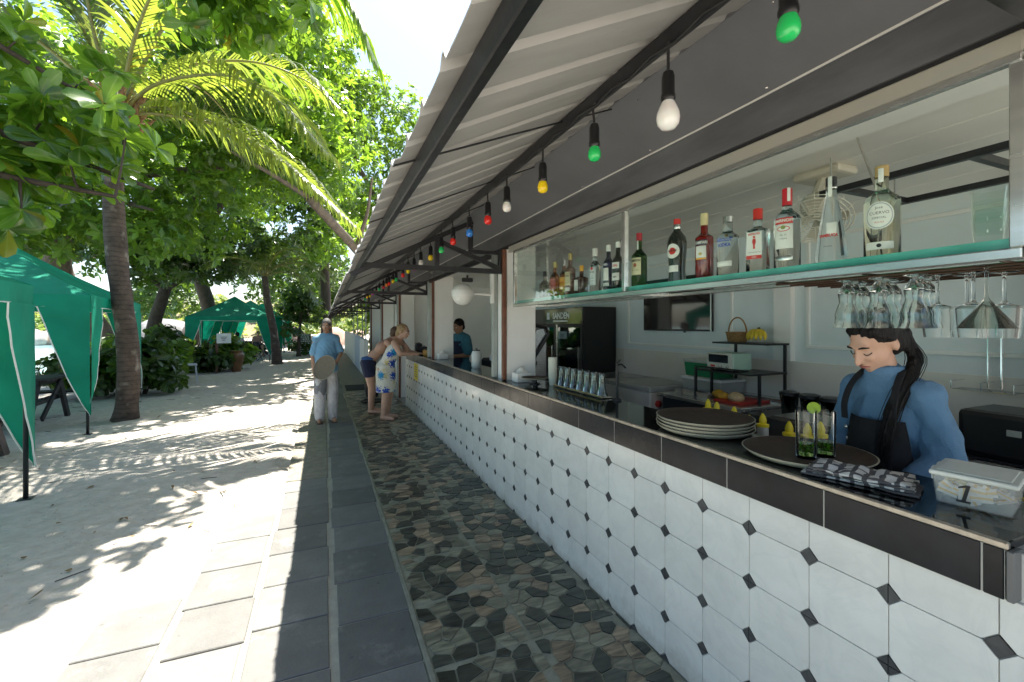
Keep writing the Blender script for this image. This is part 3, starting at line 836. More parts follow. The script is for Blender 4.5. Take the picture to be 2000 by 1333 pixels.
t = bottle('clear vodka bottle with red cap and broad red and white label', 1.595, 1.132, prof(.0435, .185, .228, .0155, .262), G_CLEAR, M('red_cap', (.55, .02, .03), .35), (.236, .300), .0168)
band(.0435, .163, .186, .72, REDINK, t, name='red_band'); rtext('SMIRNOFF', .0155, .0435, .1745, PAPER, t, weight=.0005, sx=.92)
band(.0435, .072, .161, .72, PAPER, t); disc_label(.021, .010, .0435, .145, REDINK, t, dr=.0003, name='emblem'); disc_label(.018, .0075, .0435, .145, PAPER, t, dr=.0005, name='emblem_face'); disc_label(.008, .007, .0435, .150, M('olive_print', (.25, .30, .08), .5), t, dr=.0007, name='emblem_crown')
rtext('No. 21', .008, .0435, .122, INK, t); rtext('VODKA', .007, .0435, .108, INK, t); band(.0435, .028, .046, .7, SILVER, t, name='foot_label'); band(.0169, .25, .30, .3, PAPER, t, a=FACE + .6, name='tax_strip')
t = bottle('square clear gin bottle with red cap and red figure on its label', 1.60, 1.258, prof(.041, .165, .185, .0155, .225), G_CLEAR, M('red_cap_b', (.62, .03, .02), .35), (.212, .256), .0175, sq=.168)
def flat(mb_): return mb_
def plate(t, z0, z1, w, mat, d=.0385, name='label', shift=0.0, th=.0006):
    a = FACE; u = Vector((math.cos(a), math.sin(a), 0)); v = Vector((-math.sin(a), math.cos(a), 0))
    mb = MB(); p = [u * d + v * (shift - w / 2), u * d + v * (shift + w / 2)]
    mb.poly([(p[0].x, p[0].y, z0), (p[1].x, p[1].y, z0), (p[1].x, p[1].y, z1), (p[0].x, p[0].y, z1)], u * th)
    return part(name, mb, mat, t)
def ptext(s, size, z, mat, t, d=.0396, shift=0.0, weight=0.0, sx=1.0):
    a = FACE; u = Vector((math.cos(a), math.sin(a), 0)); v = Vector((-math.sin(a), math.cos(a), 0))
    return lettering(s, size, mat, t, lambda x, y: tuple(u * d + v * (x + shift) + Vector((0, 0, z + y))), weight=weight, sx=sx)
plate(t, .052, .158, .056, PAPER); plate(t, .052, .066, .056, REDINK, d=.0392, name='red_band'); ptext('BEEFEATER', .0105, .150, REDINK, t, weight=.0003, sx=.85); ptext('LONDON DRY GIN', .0055, .078, INK, t); ptext('GIN', .010, .059, PAPER, t, d=.0402)
mb = MB(); u = Vector((math.cos(FACE), math.sin(FACE), 0)); v = Vector((-math.sin(FACE), math.cos(FACE), 0))
def fpt(x, z): return tuple(u * .0394 + v * x + Vector((0, 0, z)))
mb.add([fpt(-.005, .132), fpt(.005, .132), fpt(.007, .118), (fpt(.003, .106)), fpt(.004, .092), fpt(-.004, .092), fpt(-.003, .106), fpt(-.007, .118)], [(0, 1, 2, 3, 4, 5, 6, 7)])
mb.add([fpt(-.004, .134), fpt(.004, .134), fpt(.0045, .142), fpt(-.0045, .142)], [(0, 1, 2, 3)])
part('figure_print', mb, REDINK, t, fix=False)
t = bottle('clear round vodka bottle with silver cap and blue lettering', 1.60, 1.402, prof(.044, .165, .196, .019, .235), G_CLEAR, SILVER, (.232, .258), .0205)
rtext('ABSOLUT', .0195, .044, .152, BLUEINK, t, weight=.0008, sx=.8); rtext('VODKA', .0195, .044, .130, BLUEINK, t, weight=.0008, sx=.8); band(.044, .040, .062, .75, PAPER, t)
t = bottle('dark red aperitif bottle with cream cap and white label', 1.60, 1.53, prof(.0395, .185, .215, .0155, .262), G_RED, M('cream_cap', (.72, .60, .32), .4), (.245, .300), .0165)
band(.0395, .150, .176, .75, M('dark_band', (.02, .015, .03), .4), t); rtext('CAMPARI', .0175, .0395, .163, PAPER, t, weight=.0006, sx=.82); band(.0395, .095, .148, .62, PAPER, t); disc_label(.008, .007, .0395, .112, GOLD, t, dr=.0004, name='emblem'); band(.0395, .088, .094, .62, ORANGE, t, name='orange_line')
t = bottle('dark vermouth bottle with round white label and red disc', 1.60, 1.70, [(.0005, .003), (.040, 0), (.041, .01), (.038, .06), (.042, .12), (.0465, .170), (.0465, .195), (.040, .222), (.026, .243), (.0165, .255), (.0155, .285), (.0005, .285)], G_DARK, REDINK, (.282, .312), .0165)
disc_label(.032, .036, .044, .150, PAPER, t, dr=.003); disc_label(.016, .017, .044, .150, M('vermouth_red', (.60, .03, .02), .5), t, dr=.0036, name='red_disc'); rtext('MARTINI', .0125, .0478, .151, INK, t, weight=.0004, sx=.85); band(.0166, .262, .285, 3.14, SILVER, t, name='foil'); band(.0398, .05, .082, .62, PAPER, t)
t = bottle('green whiskey bottle with red cap and cream label right of the middle upright', 1.60, 1.985, prof(.042, .165, .212, .0145, .262), G_GREEN, M('red_wax_cap', (.40, .02, .03), .35), (.255, .297), .016)
band(.042, .065, .158, .78, CREAM, t); rtext('JAMESON', .0165, .042, .142, INK, t, weight=.0005, sx=.85); disc_label(.009, .011, .042, .118, M('crest_brown', (.38, .09, .05), .5), t, dr=.0005, name='crest'); rtext('IRISH WHISKEY', .0065, .042, .090, INK, t); band(.0148, .205, .255, .3, PAPER, t, name='tax_strip')
t = bottle('dark bottle with red and white label half hidden left of the middle upright', 1.61, 2.19, prof(.034, .165, .215, .0135, .255), G_DARK, PAPER, (.25, .285), .0145)
band(.034, .125, .162, .8, PAPER, t); rtext('GIN', .018, .034, .142, REDINK, t, weight=.0005); band(.034, .055, .10, .8, PAPER, t); rtext('DRY', .013, .034, .075, INK, t, weight=.0004)
t = bottle('dark blue-labelled bottle with white cap beside the clear white rum', 1.62, 2.30, prof(.033, .170, .215, .013, .255), M('navy_bottle', (.018, .02, .035), .08, coat=.5), PAPER, (.245, .285), .0145)
band(.033, .150, .175, 1.0, M('navy_label', (.03, .03, .10), .5), t); rtext('RED', .016, .033, .162, PAPER, t, weight=.0006); band(.033, .065, .142, .6, PAPER, t, name='label'); band(.033, .03, .05, .7, PAPER, t, name='foot_label')
t = bottle('clear white rum bottle with white cap and tall pale label', 1.635, 2.47, prof(.036, .175, .215, .0145, .255), G_CLEAR, PAPER, (.24, .292), .017)
band(.036, .05, .165, .75, M('pale_label', (.66, .72, .70), .5), t); disc_label(.009, .009, .036, .158, REDINK, t, dr=.0006, name='emblem'); rtext('BACARDI', .011, .036, .135, INK, t, weight=.0003, sx=.8); rtext('CARTA', .010, .036, .095, INK, t, sx=.8); rtext('BLANCA', .009, .036, .078, INK, t, sx=.8)
t = bottle('short square brown liqueur bottle with orange cap', 1.65, 2.66, prof(.040, .118, .135, .014, .17), M('brown_bottle', (.06, .022, .01), .1, coat=.4), ORANGE, (.165, .205), .0145, sq=.12)
plate(t, .03, .105, .034, PAPER, d=.0385, shift=-.018)
t = bottle('brown whisky bottle with cream label between the yellow label and the square bottle', 1.60, 2.73, prof(.038, .18, .215, .0145, .255), M('whisky_bottle', (.10, .035, .012), .08, coat=.5), GOLD, (.25, .298), .0155)
band(.038, .07, .165, .7, CREAM, t); rtext('WHISKY', .011, .038, .135, INK, t, weight=.0003, sx=.8); band(.038, .03, .055, .6, PAPER, t, name='foot_label')
t = bottle('amber rum bottle with bright yellow label', 1.665, 2.93, prof(.034, .17, .21, .0135, .25), G_AMBER, SILVER, (.235, .285), .0145)
band(.034, .055, .15, .9, ORANGE, t); rtext('RUM', .018, .034, .11, REDINK, t, weight=.0005)
t = bottle('amber bottle with pinkish red label near the left end of the shelf', 1.66, 3.07, prof(.039, .16, .205, .0135, .25), G_AMBER, GOLD, (.24, .285), .0145)
band(.039, .06, .15, .9, M('pink_label', (.60, .16, .13), .5), t)
t = bottle('squat clear decanter with dark spirit, leftmost of the bottles', 1.66, 3.24, prof(.045, .12, .165, .014, .19), glass_solid('smoky_glass', (.45, .40, .32), 1.3), BLACK, (.185, .23), .016)
# stacked tumblers at the near end
for k in range(3):
    t = thing('tumbler', f"clear stacked tumbler at the near end of the glass shelf, {['lowest', 'middle', 'topmost'][k]} of its stack", 'glass', (1.64, .60, SHZ + .001 + .034 * k), group='stacked tumblers')
    part('glass', MB().lathe([(.0005, .004), (.028, 0), (.030, .004), (.037, .085), (.0355, .085), (.028, .008), (.0005, .008)], 24), PANE, t, smooth=True)

# ------------------------------------------------------------------ hanging glasses
rack = thing('glass_rack', 'dark wire rack under the cabinet shelf that holds hanging glasses', 'glass rack', (1.72, .85, 1.70))
for x in (1.575, 1.655, 1.735, 1.815, 1.895): part('rail', MB().tube([(x, .50, 1.713), (x, 1.16, 1.713)], .004, 6), M('rack_bronze', (.10, .06, .04), .4, metal=.6) if x == 1.575 else bpy.data.materials['rack_bronze'], rack, W=True)
for y in (.55, .86, 1.15): part('cross_wire', MB().tube([(1.56, y, 1.7215), (1.91, y, 1.7215)], .0035, 6), bpy.data.materials['rack_bronze'], rack, W=True)
G_WAVE = glass_solid('greenish_wavy_glass', (.93, .985, .96), 1.42)
hp = [(.030, .165), (.031, .160), (.010, .152), (.009, .145), (.020, .130), (.0245, .112), (.022, .095), (.021, .085), (.029, .062), (.0335, .045), (.0325, .032), (.034, .018), (.0385, .0)]
def hollow(p, w=.0022):
    return [(r, z) for r, z in p] + [(max(.0005, r - w), z + (.002 if k == len(p) - 1 else 0)) for k, (r, z) in reversed(list(enumerate(p)))][1:-5] + [(.0005, p[4][1] - .002)]
hm = mesh_of(MB().lathe(hollow(hp), 22), 'glass', G_WAVE, smooth=True)
wn_ = ['front', 'middle', 'back']
for k in range(9):
    i, j = k % 3, k // 3
    t = thing('hurricane_glass', 'greenish wavy cocktail glass hanging upside down in the cluster above the bartender', 'glass', (1.62 + .08 * j, .755 + .093 * i + .02 * j, 1.5515), group='wavy cocktail glasses hanging under the cabinet')
    link('glass', hm, t)
wp = [(.032, .19), (.031, .187), (.006, .183), (.0042, .175), (.0042, .108), (.008, .100), (.030, .092), (.037, .085), (.0345, .04), (.031, .0)]
wm = mesh_of(MB().lathe([(r, z) for r, z in wp] + [(r - .0015, z) for r, z in reversed(wp[6:])] + [(.0005, .09)], 24), 'glass', G_CLEAR, smooth=True)
for k, (x, y) in enumerate([(1.70, .735), (1.78, .70), (1.70, .655), (1.78, .62)]):
    t = thing('wine_glass', 'long-stemmed wine glass hanging upside down between the wavy glasses and the martini glass', 'glass', (x, y, 1.524), group='wine glasses hanging under the cabinet')
    link('glass', wm, t)
mp_ = [(.030, .165), (.029, .162), (.005, .158), (.004, .15), (.004, .082), (.007, .074), (.058, .0)]
t = thing('martini_glass', 'single martini glass hanging upside down at the near end of the rack', 'glass', (1.585, .585, 1.552))
part('glass', MB().lathe(mp_ + [(.0565, .0008), (.006, .070), (.0005, .071)], 26), glass_thin('martini_clear', (.90, .91, .88), ior=1.25), t, smooth=True)

# ------------------------------------------------------------------ things on the counter top
CT = 1.0602
TRAYR = M('tray_cream_rim', (.42, .40, .31), .4, var=.1)
TRAYB = M('tray_brown_rubber', (.055, .035, .024), .75, var=.25, scale=40, bump=.2, bscale=200)
tr_p = [(.0005, 0), (.175, 0), (.190, .004), (.212, .022), (.2155, .024), (.2165, .022), (.194, -.001 + .001), (.176, -.0025 + .0025)]
tr_rim = MB().lathe([(.0005, 0), (.178, 0), (.196, .006), (.216, .022), (.2175, .0245), (.2145, .0255), (.192, .010), (.178, .0055), (.0005, .0055)], 48)
trm = mesh_of(tr_rim, 'rim', TRAYR, smooth=True)
trb = mesh_of(MB().lathe([(.0005, .0058), (.178, .0062), (.193, .0115), (.2125, .0252), (.2105, .0262), (.192, .0135), (.178, .0085), (.0005, .0085)], 48), 'rubber_mat', TRAYB, smooth=True)
def tray(label, loc, rot=(0, 0, 0), grp=None, s=1.0):
    t = thing('serving_tray', label, 'tray', loc, group=grp); t.rotation_euler = rot; t.scale = (s, s, s)
    link('rim', trm, t); link('rubber_mat', trb, t); return t
for k in range(4):
    tray(f"brown round serving tray with pale rim, {['lowest', 'second from the bottom', 'second from the top', 'topmost'][k]} in the counter stack", (1.672 + R.uniform(-.002, .002), 1.60 + R.uniform(-.003, .003), CT + .0148 * k + .001), grp='stacked serving trays')
tray('brown round serving tray carrying two mint drinks', (1.690, 1.125, CT + .001))
t = tray('small dark tray raised on a black stand beside the tissue box', (1.66, 3.42, CT + .045), s=.55)
mb = MB().lathe([(.045, 0), (.045, .006), (.02, .012), (.02, .038), (.05, .0445), (.0005, .0445)], 16); o = part('tray_stand', mb, BLACK, smooth=True); o.location = (1.66, 3.42, CT); tag(o, 'black pedestal stand under the small dark tray', 'stand')
# mint drinks
MINT = M('crushed_mint', (.10, .26, .02), .5, var=.5, scale=60)
LIMEP = M('lime_flesh', (.62, .68, .12), .4, var=.25, scale=90)
LIMER = M('lime_rind', (.30, .42, .03), .4)
hg = [(.0005, .010), (.0305, .010), (.0330, .170), (.0345, .1705), (.0345, .168), (.0320, .004), (.030, 0), (.0005, 0)]
hgm = mesh_of(MB().lathe(hg, 28), 'glass', glass_thin('highball_clear', (.94, .96, .95), ior=1.27), smooth=True)
def drink(label, x, y, slice_):
    t = thing('mint_drink', label, 'drink', (x, y, CT + .0095))
    link('glass', hgm, t)
    part('ice_water', MB().lathe([(.0005, .012), (.0300, .012), (.0307, .055), (.0005, .055)], 24), glass_thin('pale_drink', (.72, .82, .52), ior=1.33), t, smooth=True)
    mb = MB()
    for k in range(46):
        a = R.uniform(0, 6.28); r = R.uniform(.002, .026); z = R.uniform(.016, .054)
        q = Quaternion((R.uniform(-1, 1), R.uniform(-1, 1), R.uniform(-1, 1), R.uniform(-1, 1))).normalized().to_matrix()
        c = Vector((r * math.cos(a), r * math.sin(a), z)); l, w = R.uniform(.005, .010), R.uniform(.003, .005)
        mb.add([c + q @ Vector(p) for p in ((-l, 0, 0), (0, w, .001), (l, 0, 0), (0, -w, .001))], [(0, 1, 2, 3)])
    part('mint_leaves', mb, MINT, t, fix=False, kind='stuff')
    if slice_:
        m3 = Vector((-.86, -.42, .34)).to_track_quat('Z', 'Y').to_matrix()
        c = Vector((-.018, .031, .176))
        a = MB().lathe([(.0005, -.0025), (.0195, -.0025), (.0195, .0025), (.0005, .0025)], 24); a.v = [tuple(m3 @ Vector(p) + c) for p in a.v]
        s_ = part('lime_slice', a, LIMEP, t, smooth=True)
        b = MB().lathe([(.0196, -.0029), (.0222, -.0027), (.0222, .0027), (.0196, .0029)], 24); b.v = [tuple(m3 @ Vector(p) + c) for p in b.v]
        part('rind', b, LIMER, s_, smooth=True)
drink('tall glass of crushed mint nearer the counter edge on the tray', 1.650, 1.098, False)
drink('tall glass of crushed mint with a lime slice on its rim', 1.735, 1.082, True)
# towel
TOW, nt, P, out = nodes('grey_striped_towel'); L = nt.links
tc = N(nt, 'ShaderNodeTexCoord'); sp = N(nt, 'ShaderNodeSeparateXYZ'); L.new(tc.outputs['Object'], sp.inputs[0])
nz = N(nt, 'ShaderNodeTexNoise', Scale=14.0, Detail=3.0); L.new(tc.outputs['Object'], nz.inputs['Vector'])
def stripes(src, f, thr):
    a = N(nt, 'ShaderNodeMath', operation='MULTIPLY_ADD'); a.inputs[1].default_value = f; L.new(src, a.inputs[0])
    m_ = N(nt, 'ShaderNodeMath', operation='MULTIPLY'); m_.inputs[1].default_value = .9; L.new(nz.outputs[0], m_.inputs[0]); L.new(m_.outputs[0], a.inputs[2])
    fr = N(nt, 'ShaderNodeMath', operation='FRACT'); L.new(a.outputs[0], fr.inputs[0])
    lt = N(nt, 'ShaderNodeMath', operation='LESS_THAN'); lt.inputs[1].default_value = thr; L.new(fr.outputs[0], lt.inputs[0]); return lt.outputs[0]
s1 = stripes(sp.outputs['X'], 26, .36); s2 = stripes(sp.outputs['Y'], 20, .25)
mm = N(nt, 'ShaderNodeMath', operation='MAXIMUM'); L.new(s1, mm.inputs[0]); L.new(s2, mm.inputs[1])
mx = N(nt, 'ShaderNodeMix', data_type='RGBA'); mx.inputs[6].default_value = (.62, .60, .57, 1); mx.inputs[7].default_value = (.10, .095, .10, 1)
L.new(mm.outputs[0], mx.inputs[0]); L.new(mx.outputs[2], P.inputs['Base Color']); P.inputs['Roughness'].default_value = .95
nb = N(nt, 'ShaderNodeTexNoise', Scale=420.0); L.new(tc.outputs['Object'], nb.inputs['Vector']); bp = N(nt, 'ShaderNodeBump', Strength=.5); bp.inputs['Distance'].default_value = .003; L.new(nb.outputs[0], bp.inputs['Height']); L.new(bp.outputs[0], P.inputs['Normal'])
def towel():
    mb = MB(); nu, nv = 56, 30; lay = 3
    for l in range(lay):
        z0 = .006 + l * .0115
        def fn(u, v, l=l, z0=z0):
            x = (u - .5) * (.295 - .02 * l); y = (v - .5) * (.125 + .01 * l)
            e = min(1, min(u, 1 - u) * 9) * min(1, min(v, 1 - v) * 7)
            w = .006 * math.sin(u * 22 + l * 2 + 3 * mn.noise(Vector((u * 4, v * 3, l)))) * (.4 + .6 * u) + .010 * mn.noise(Vector((u * 5, v * 4, l * 3)))
            y += .012 * mn.noise(Vector((u * 4, l * 2, 7))) + .01 * math.sin(u * 5 + l)
            return (x + .01 * mn.noise(Vector((v * 5, l, 1))), y, max(.002 + .002 * l, z0 + w * e - .004 * (1 - e)))
        mb.grid(fn, nu, nv)
    mb2 = MB(); mb2.v = mb.v; mb2.f = mb.f
    o = part('bar_towel', mb2, TOW, smooth='all', fix=False)
    md = o.modifiers.new('thick', 'SOLIDIFY'); md.thickness = .006; md.offset = 1
    o.location = (1.59, .885, CT); o.rotation_euler = (0, 0, math.atan2(-.225, .085))
    return tag(o, 'folded grey and white checked towel at the counter edge', 'towel')
towel()
# plastic box
BOXM, nt, P, out = nodes('milky_plastic'); 
P.inputs['Base Color'].default_value = (.80, .82, .78, 1); P.inputs['Roughness'].default_value = .28; P.inputs['Transmission Weight'].default_value = 0
nz = N(nt, 'ShaderNodeTexNoise', Scale=20.0); ge = N(nt, 'ShaderNodeNewGeometry'); nt.links.new(ge.outputs['Position'], nz.inputs['Vector'])
mr = N(nt, 'ShaderNodeMapRange'); mr.inputs[3].default_value = .14; mr.inputs[4].default_value = .26; nt.links.new(nz.outputs[0], mr.inputs[0]); nt.links.new(mr.outputs[0], P.inputs['Alpha'])
LIDM = M('milky_lid', (.60, .62, .57), .3, var=.06, scale=18)
bx = thing('plastic_box', 'translucent plastic box of sugar sachets marked with a number on the counter', 'plastic box', (1.690, .640, CT), math.atan2(.036, .16) * -1 + 0)
bx.rotation_euler = (0, 0, rad(12.5))
def walls(mb, x0, x1, y0, y1, z0, z1, tp, t):
    # slightly tapered open tray
    def ring(z, k): return [(x0 + k, y0 + k, z), (x1 - k, y0 + k, z), (x1 - k, y1 - k, z), (x0 + k, y1 - k, z)]
    vs = ring(z0, tp) + ring(z1, 0) + ring(z1, t) + ring(z0 + t, tp + t)
    fs = [(3, 2, 1, 0), (12, 13, 14, 15)]
    for a in (0, 4, 8):
        for i in range(4): fs.append((a + i, a + (i + 1) % 4, a + 4 + (i + 1) % 4, a + 4 + i))
    mb.add(vs, fs)
mb = MB(); walls(mb, -.088, .088, -.080, .080, .003, .082, .008, .002); part('box_body', mb, BOXM, bx, bevel=.003)
mb = MB(); mb.b2(-.094, .094, -.086, .086, .080, .093); mb2 = part('lid', mb, LIDM, bx, bevel=.004, bseg=2)
part('lid_panel', MB().b2(-.080, .080, -.072, .072, .0935, .0965), LIDM, mb2, bevel=.002)
for sx in (-1, 1): part('clip', MB().b2(sx * .03 - .012, sx * .03 + .012, .0865, .0905, .055, .09), LIDM, mb2, bevel=.001)
SACH = M('sachet_paper', (.80, .74, .66), .6, var=.12, scale=40); SACH2 = M('sachet_stripe', (.78, .50, .14), .6)
for k in range(26):
    a = MB(); b_ = MB()
    q = Matrix.Rotation(R.uniform(0, 6.28), 3, 'Z') @ Matrix.Rotation(R.uniform(-.6, .6), 3, 'X') @ Matrix.Rotation(R.uniform(-.5, .5), 3, 'Y')
    c = Vector((R.uniform(-.055, .05), R.uniform(-.05, .05), R.uniform(.018, .052)))
    if k > 14: c.x = -.066 + .01 * R.random(); q = Matrix.Rotation(R.uniform(-.7, .7), 3, 'X') @ Matrix.Rotation(rad(90) + R.uniform(-.2, .2), 3, 'Y') @ Matrix.Rotation(R.uniform(0, 6), 3, 'Z'); c.y = R.uniform(-.055, .055); c.z = R.uniform(.028, .05)
    a.box((0, 0, 0), (.042, .022, .002), q)
    o = part('sugar_sachet', a, SACH); o.parent = bx; o.location = c
    b_.box((0, 0, .0), (.042, .006, .0026), q); part('stripe', b_, SACH2, o)
mb = MB()
def npt(u, v): return (-.0868, .012 - u - .22 * (v - .04), v)
for pg in ([(-.004, .022), (.004, .022), (.004, .066), (-.004, .066)], [(-.014, .018), (.014, .018), (.014, .0235), (-.014, .0235)], [(-.018, .054), (-.004, .060), (-.004, .067), (-.018, .059)]):
    mb.poly([npt(*q) for q in pg], (-.0012, 0, 0))
part('numeral', mb, INK, bx)
for nm, x, y, lab in (('tissue_box', 1.615, 3.60, 'white tissue box with crumpled tissue by the near white pillar'), ('tissue_box', 1.62, 6.47, 'white tissue box with crumpled tissue by the second white pillar')):
    t = thing(nm, lab, 'tissue box', (x, y, CT))
    part('box', MB().b2(-.07, .07, -.06, .06, 0, .085), WHITEPL, t, bevel=.006)
    mb = MB()
    def fn(u, v):
        a = u * 2 * math.pi; r = .05 * (1 - v) + .004; k = 1 + .35 * mn.noise(Vector((math.cos(a) * 2, math.sin(a) * 2, v * 3)))
        return (r * k * math.cos(a), r * k * .6 * math.sin(a), .085 + .045 * v * k)
    mb.grid(fn, 20, 6); part('tissue', mb, M('tissue_paper', (.78, .76, .70), .9, var=.06) if 'tissue_paper' not in bpy.data.materials else bpy.data.materials['tissue_paper'], t, fix=False, smooth='all')
# paper cup stack, upturned glasses, tap
t = thing('cup_stack', 'tall stack of pale paper cups standing on the counter before the fridge', 'cup stack', (1.765, 3.30, CT))
CUP = M('pale_cup_paper', (.62, .64, .55), .45, var=.05)
for k in range(13):
    z = .012 * k
    o = part('paper_cup', MB().lathe([(.0005, z + .002), (.027, z), (.037, z + .085), (.0385, z + .088), (.0365, z + .088), (.0005, z + .03)], 20), CUP, t, smooth=True)
tg = thing('drying_tray', 'narrow metal tray under the upturned glasses along the counter back', 'tray', (1.775, 2.88, CT))
part('plate', MB().b2(-.045, .045, -.34, .34, .004, .012), STEEL, tg, bevel=.003)
part('rim', MB().tube([(-.045, -.34, .016), (-.045, .34, .016)], .004, 6), GOLD, tg)
um = mesh_of(MB().lathe([(.0005, .152), (.022, .155), (.024, .15), (.024, .10), (.028, .05), (.042, .004), (.043, 0), (.041, 0), (.026, .05), (.022, .10), (.022, .146), (.0005, .146)], 22), 'glass', glass_thin('upturned_clear', (.80, .86, .83), ior=1.6), smooth=True)
for k in range(7):
    t = thing('upturned_glass', 'clear conical glass upside down in the row on the drying tray', 'glass', (1.775, 2.60 + .094 * k, CT + .0125), group='upturned glasses on the drying tray')
    link('glass', um, t)
tp_ = thing('bar_tap', 'thin black tap on a post at the back of the counter', 'tap', (1.80, 2.46, CT))
part('post', MB().tube([(0, 0, 0), (0, 0, .25)], .009, 8), BLACKST, tp_); part('spout', MB().tube([(0, 0, .235), (.0, -.05, .245), (0, -.09, .225)], .006, 6), BLACKST, tp_); part('base', MB().lathe([(.03, 0), (.03, .01), (.012, .018), (.0005, .018)], 16), BLACKST, tp_); part('lever', MB().tube([(0, 0, .25), (.05, .03, .265)], .005, 6), BLACKST, tp_)
# odds and ends on the far counter
for (x, y, r, h, m, lab, nm) in ((1.62, 8.25, .07, .16, BLACK, 'black round pot on the far end of the counter', 'black_pot'), (1.66, 7.98, .075, .11, MATTBLACK, 'dark squat jar beside the black pot on the counter', 'dark_jar'), (1.60, 7.35, .09, .10, M('amber_jar', (.45, .25, .06), .4), 'amber food tub on the counter by the couple', 'food_tub'), (1.66, 5.0, .06, .20, M('clear_tub', (.55, .58, .55), .2), 'grey canister on the counter in the second opening', 'canister')):
    t = thing(nm, lab, nm.split('_')[-1], (x, y, CT)); part('body', MB().lathe([(.0005, 0), (r * .85, 0), (r, .02), (r, h * .85), (r * .8, h), (.0005, h)], 18), m, t, smooth=True); part('lid', MB().lathe([(r * .7, h), (r * .7, h + .012), (.012, h + .015), (.012, h + .03), (.0005, h + .03)], 16), BLACK, t, smooth=True)

# ------------------------------------------------------------------ inside the bar
fr = thing('drinks_fridge', 'tall black two-door glass drinks fridge against the back wall', 'fridge', (3.56, 6.0, 0))
FB = M('fridge_black', (.012, .012, .013), .4, var=.2)
def fp(n, mb, m, p=fr, **k): return part(n, mb, m, p, W=True, **k)
fp('side_panel', MB().b2(3.30, 3.835, 5.262, 5.30, 0, 1.82), FB, bevel=.004); fp('side_panel', MB().b2(3.30, 3.835, 6.76, 6.80, 0, 1.82), FB)
fp('back_panel', MB().b2(3.80, 3.835, 5.301, 6.759, 0, 1.82), FB); fp('top_panel', MB().b2(3.30, 3.799, 5.301, 6.759, 1.55, 1.82), FB); fp('base_panel', MB().b2(3.30, 3.799, 5.301, 6.759, 0, .3), FB)
hd = fp('header', MB().b2(3.272, 3.298, 5.262, 6.80, 1.58, 1.82), M('header_gloss', (.02, .02, .02), .08, coat=.6), bevel=.003)
LW = M('print_white', (.85, .85, .85), .5)
lettering('SANDEN', .13, LW, hd, lambda x, y: (3.2705 - 3.56, 5.86 - x - 6.0, 1.70 + y), weight=.004)
part('emblem', MB().b2(-.2895, -.288, .215, .31, 1.65, 1.76), LW, hd)
part('strapline', MB().b2(-.2895, -.288, -.34, .10, 1.615, 1.635), LW, hd)
DG = glass_thin('fridge_door_glass', (.55, .72, .66), ior=1.9)
for y0 in (5.27, 6.04):
    d = fp('door', MB().b2(3.284, 3.296, y0 + .05, y0 + .70, .36, 1.53), DG)
    for (a, b, e, f) in ((y0, y0 + .049, .31, 1.575), (y0 + .701, y0 + .75, .31, 1.575), (y0 + .05, y0 + .70, .31, .359), (y0 + .05, y0 + .70, 1.531, 1.575)): fp('door_frame', MB().b2(3.276, 3.2985, a, b, e, f), STEEL if a == y0 + .701 else FB, d)
    fp('handle', MB().b2(3.25, 3.2755, y0 + .06, y0 + .085, .8, 1.25), STEEL, d, bevel=.004)
FC = [M('can_red', (.5, .03, .02), .35), M('can_green', (.03, .3, .06), .35), M('can_blue', (.02, .1, .4), .35), M('can_yellow', (.7, .5, .03), .35)]
for z in (.62, .92, 1.22): fp('wire_shelf', MB().b2(3.36, 3.78, 5.31, 6.75, z - .012, z), GALV)
cm_ = [mesh_of(MB().lathe([(.0005, 0), (.03, 0), (.032, .01), (.032, .15), (.013, .19), (.013, .24), (.0005, .24)], 12), 'drink_bottle', m_, smooth=True) for m_ in FC]
for z in (.62, .92, 1.22):
    for k in range(12):
        o = link('drink_bottle', cm_[(k // 3 + int(z * 10)) % 4], None, (3.42, 5.38 + k * .112, z + .001)); tag(o, ['red', 'green', 'blue', 'yellow'][(k // 3 + int(z * 10)) % 4] + ' drink bottle on the ' + {.62: 'lower', .92: 'middle', 1.22: 'upper'}[z] + ' shelf behind the fridge doors', 'bottle', 'bottles in the fridge')
tv = thing('television', 'flat black television on the back wall under the bottle shelf', 'television', (3.81, 4.08, 1.8))
part('casing', MB().b2(3.80, 3.835, 3.54, 4.63, 1.495, 2.125), BLACK, tv, W=True, bevel=.004)
part('screen', MB().b2(3.797, 3.7995, 3.553, 4.617, 1.515, 2.112), M('tv_screen', (.006, .007, .008), .04, coat=.8), tv, W=True)
part('sensor', MB().b2(3.79, 3.8, 3.90, 3.93, 1.478, 1.494), BLACK, tv, W=True); part('side_trim', MB().b2(3.7965, 3.8, 3.538, 3.5525, 1.497, 2.123), SILVER, tv, W=True)
mb = MB().b2(3.836, 3.8495, 3.9, 4.2, 1.7, 1.9); part('bracket', mb, BLACK, tv, W=True)
# chest freezer and prep counter
cf = thing('chest_freezer', 'white chest freezer with grey lid beside the fridge', 'freezer', (3.45, 4.4, 0))
part('cabinet', MB().b2(3.12, 3.80, 3.70, 5.15, 0.02, .86), M('freezer_white', (.62, .60, .54), .4, var=.04), cf, W=True, bevel=.012)
for y0 in (3.69, 4.43): 
    l_ = part('lid', MB().b2(3.11, 3.82, y0, y0 + .72, .862, .915), M('freezer_lid', (.36, .36, .33), .35) if 'freezer_lid' not in bpy.data.materials else bpy.data.materials['freezer_lid'], cf, W=True, bevel=.008)
    part('lid_glass', MB().b2(3.17, 3.76, y0 + .06, y0 + .66, .9155, .919), M('lid_glass', (.20, .21, .20), .1) if 'lid_glass' not in bpy.data.materials else bpy.data.materials['lid_glass'], l_, W=True)
kb = MB().lathe([(.0005, 0), (.035, 0), (.035, .02), (.0005, .03)], 16); kb.v = [(p[0], -p[2], p[1]) for p in kb.v]
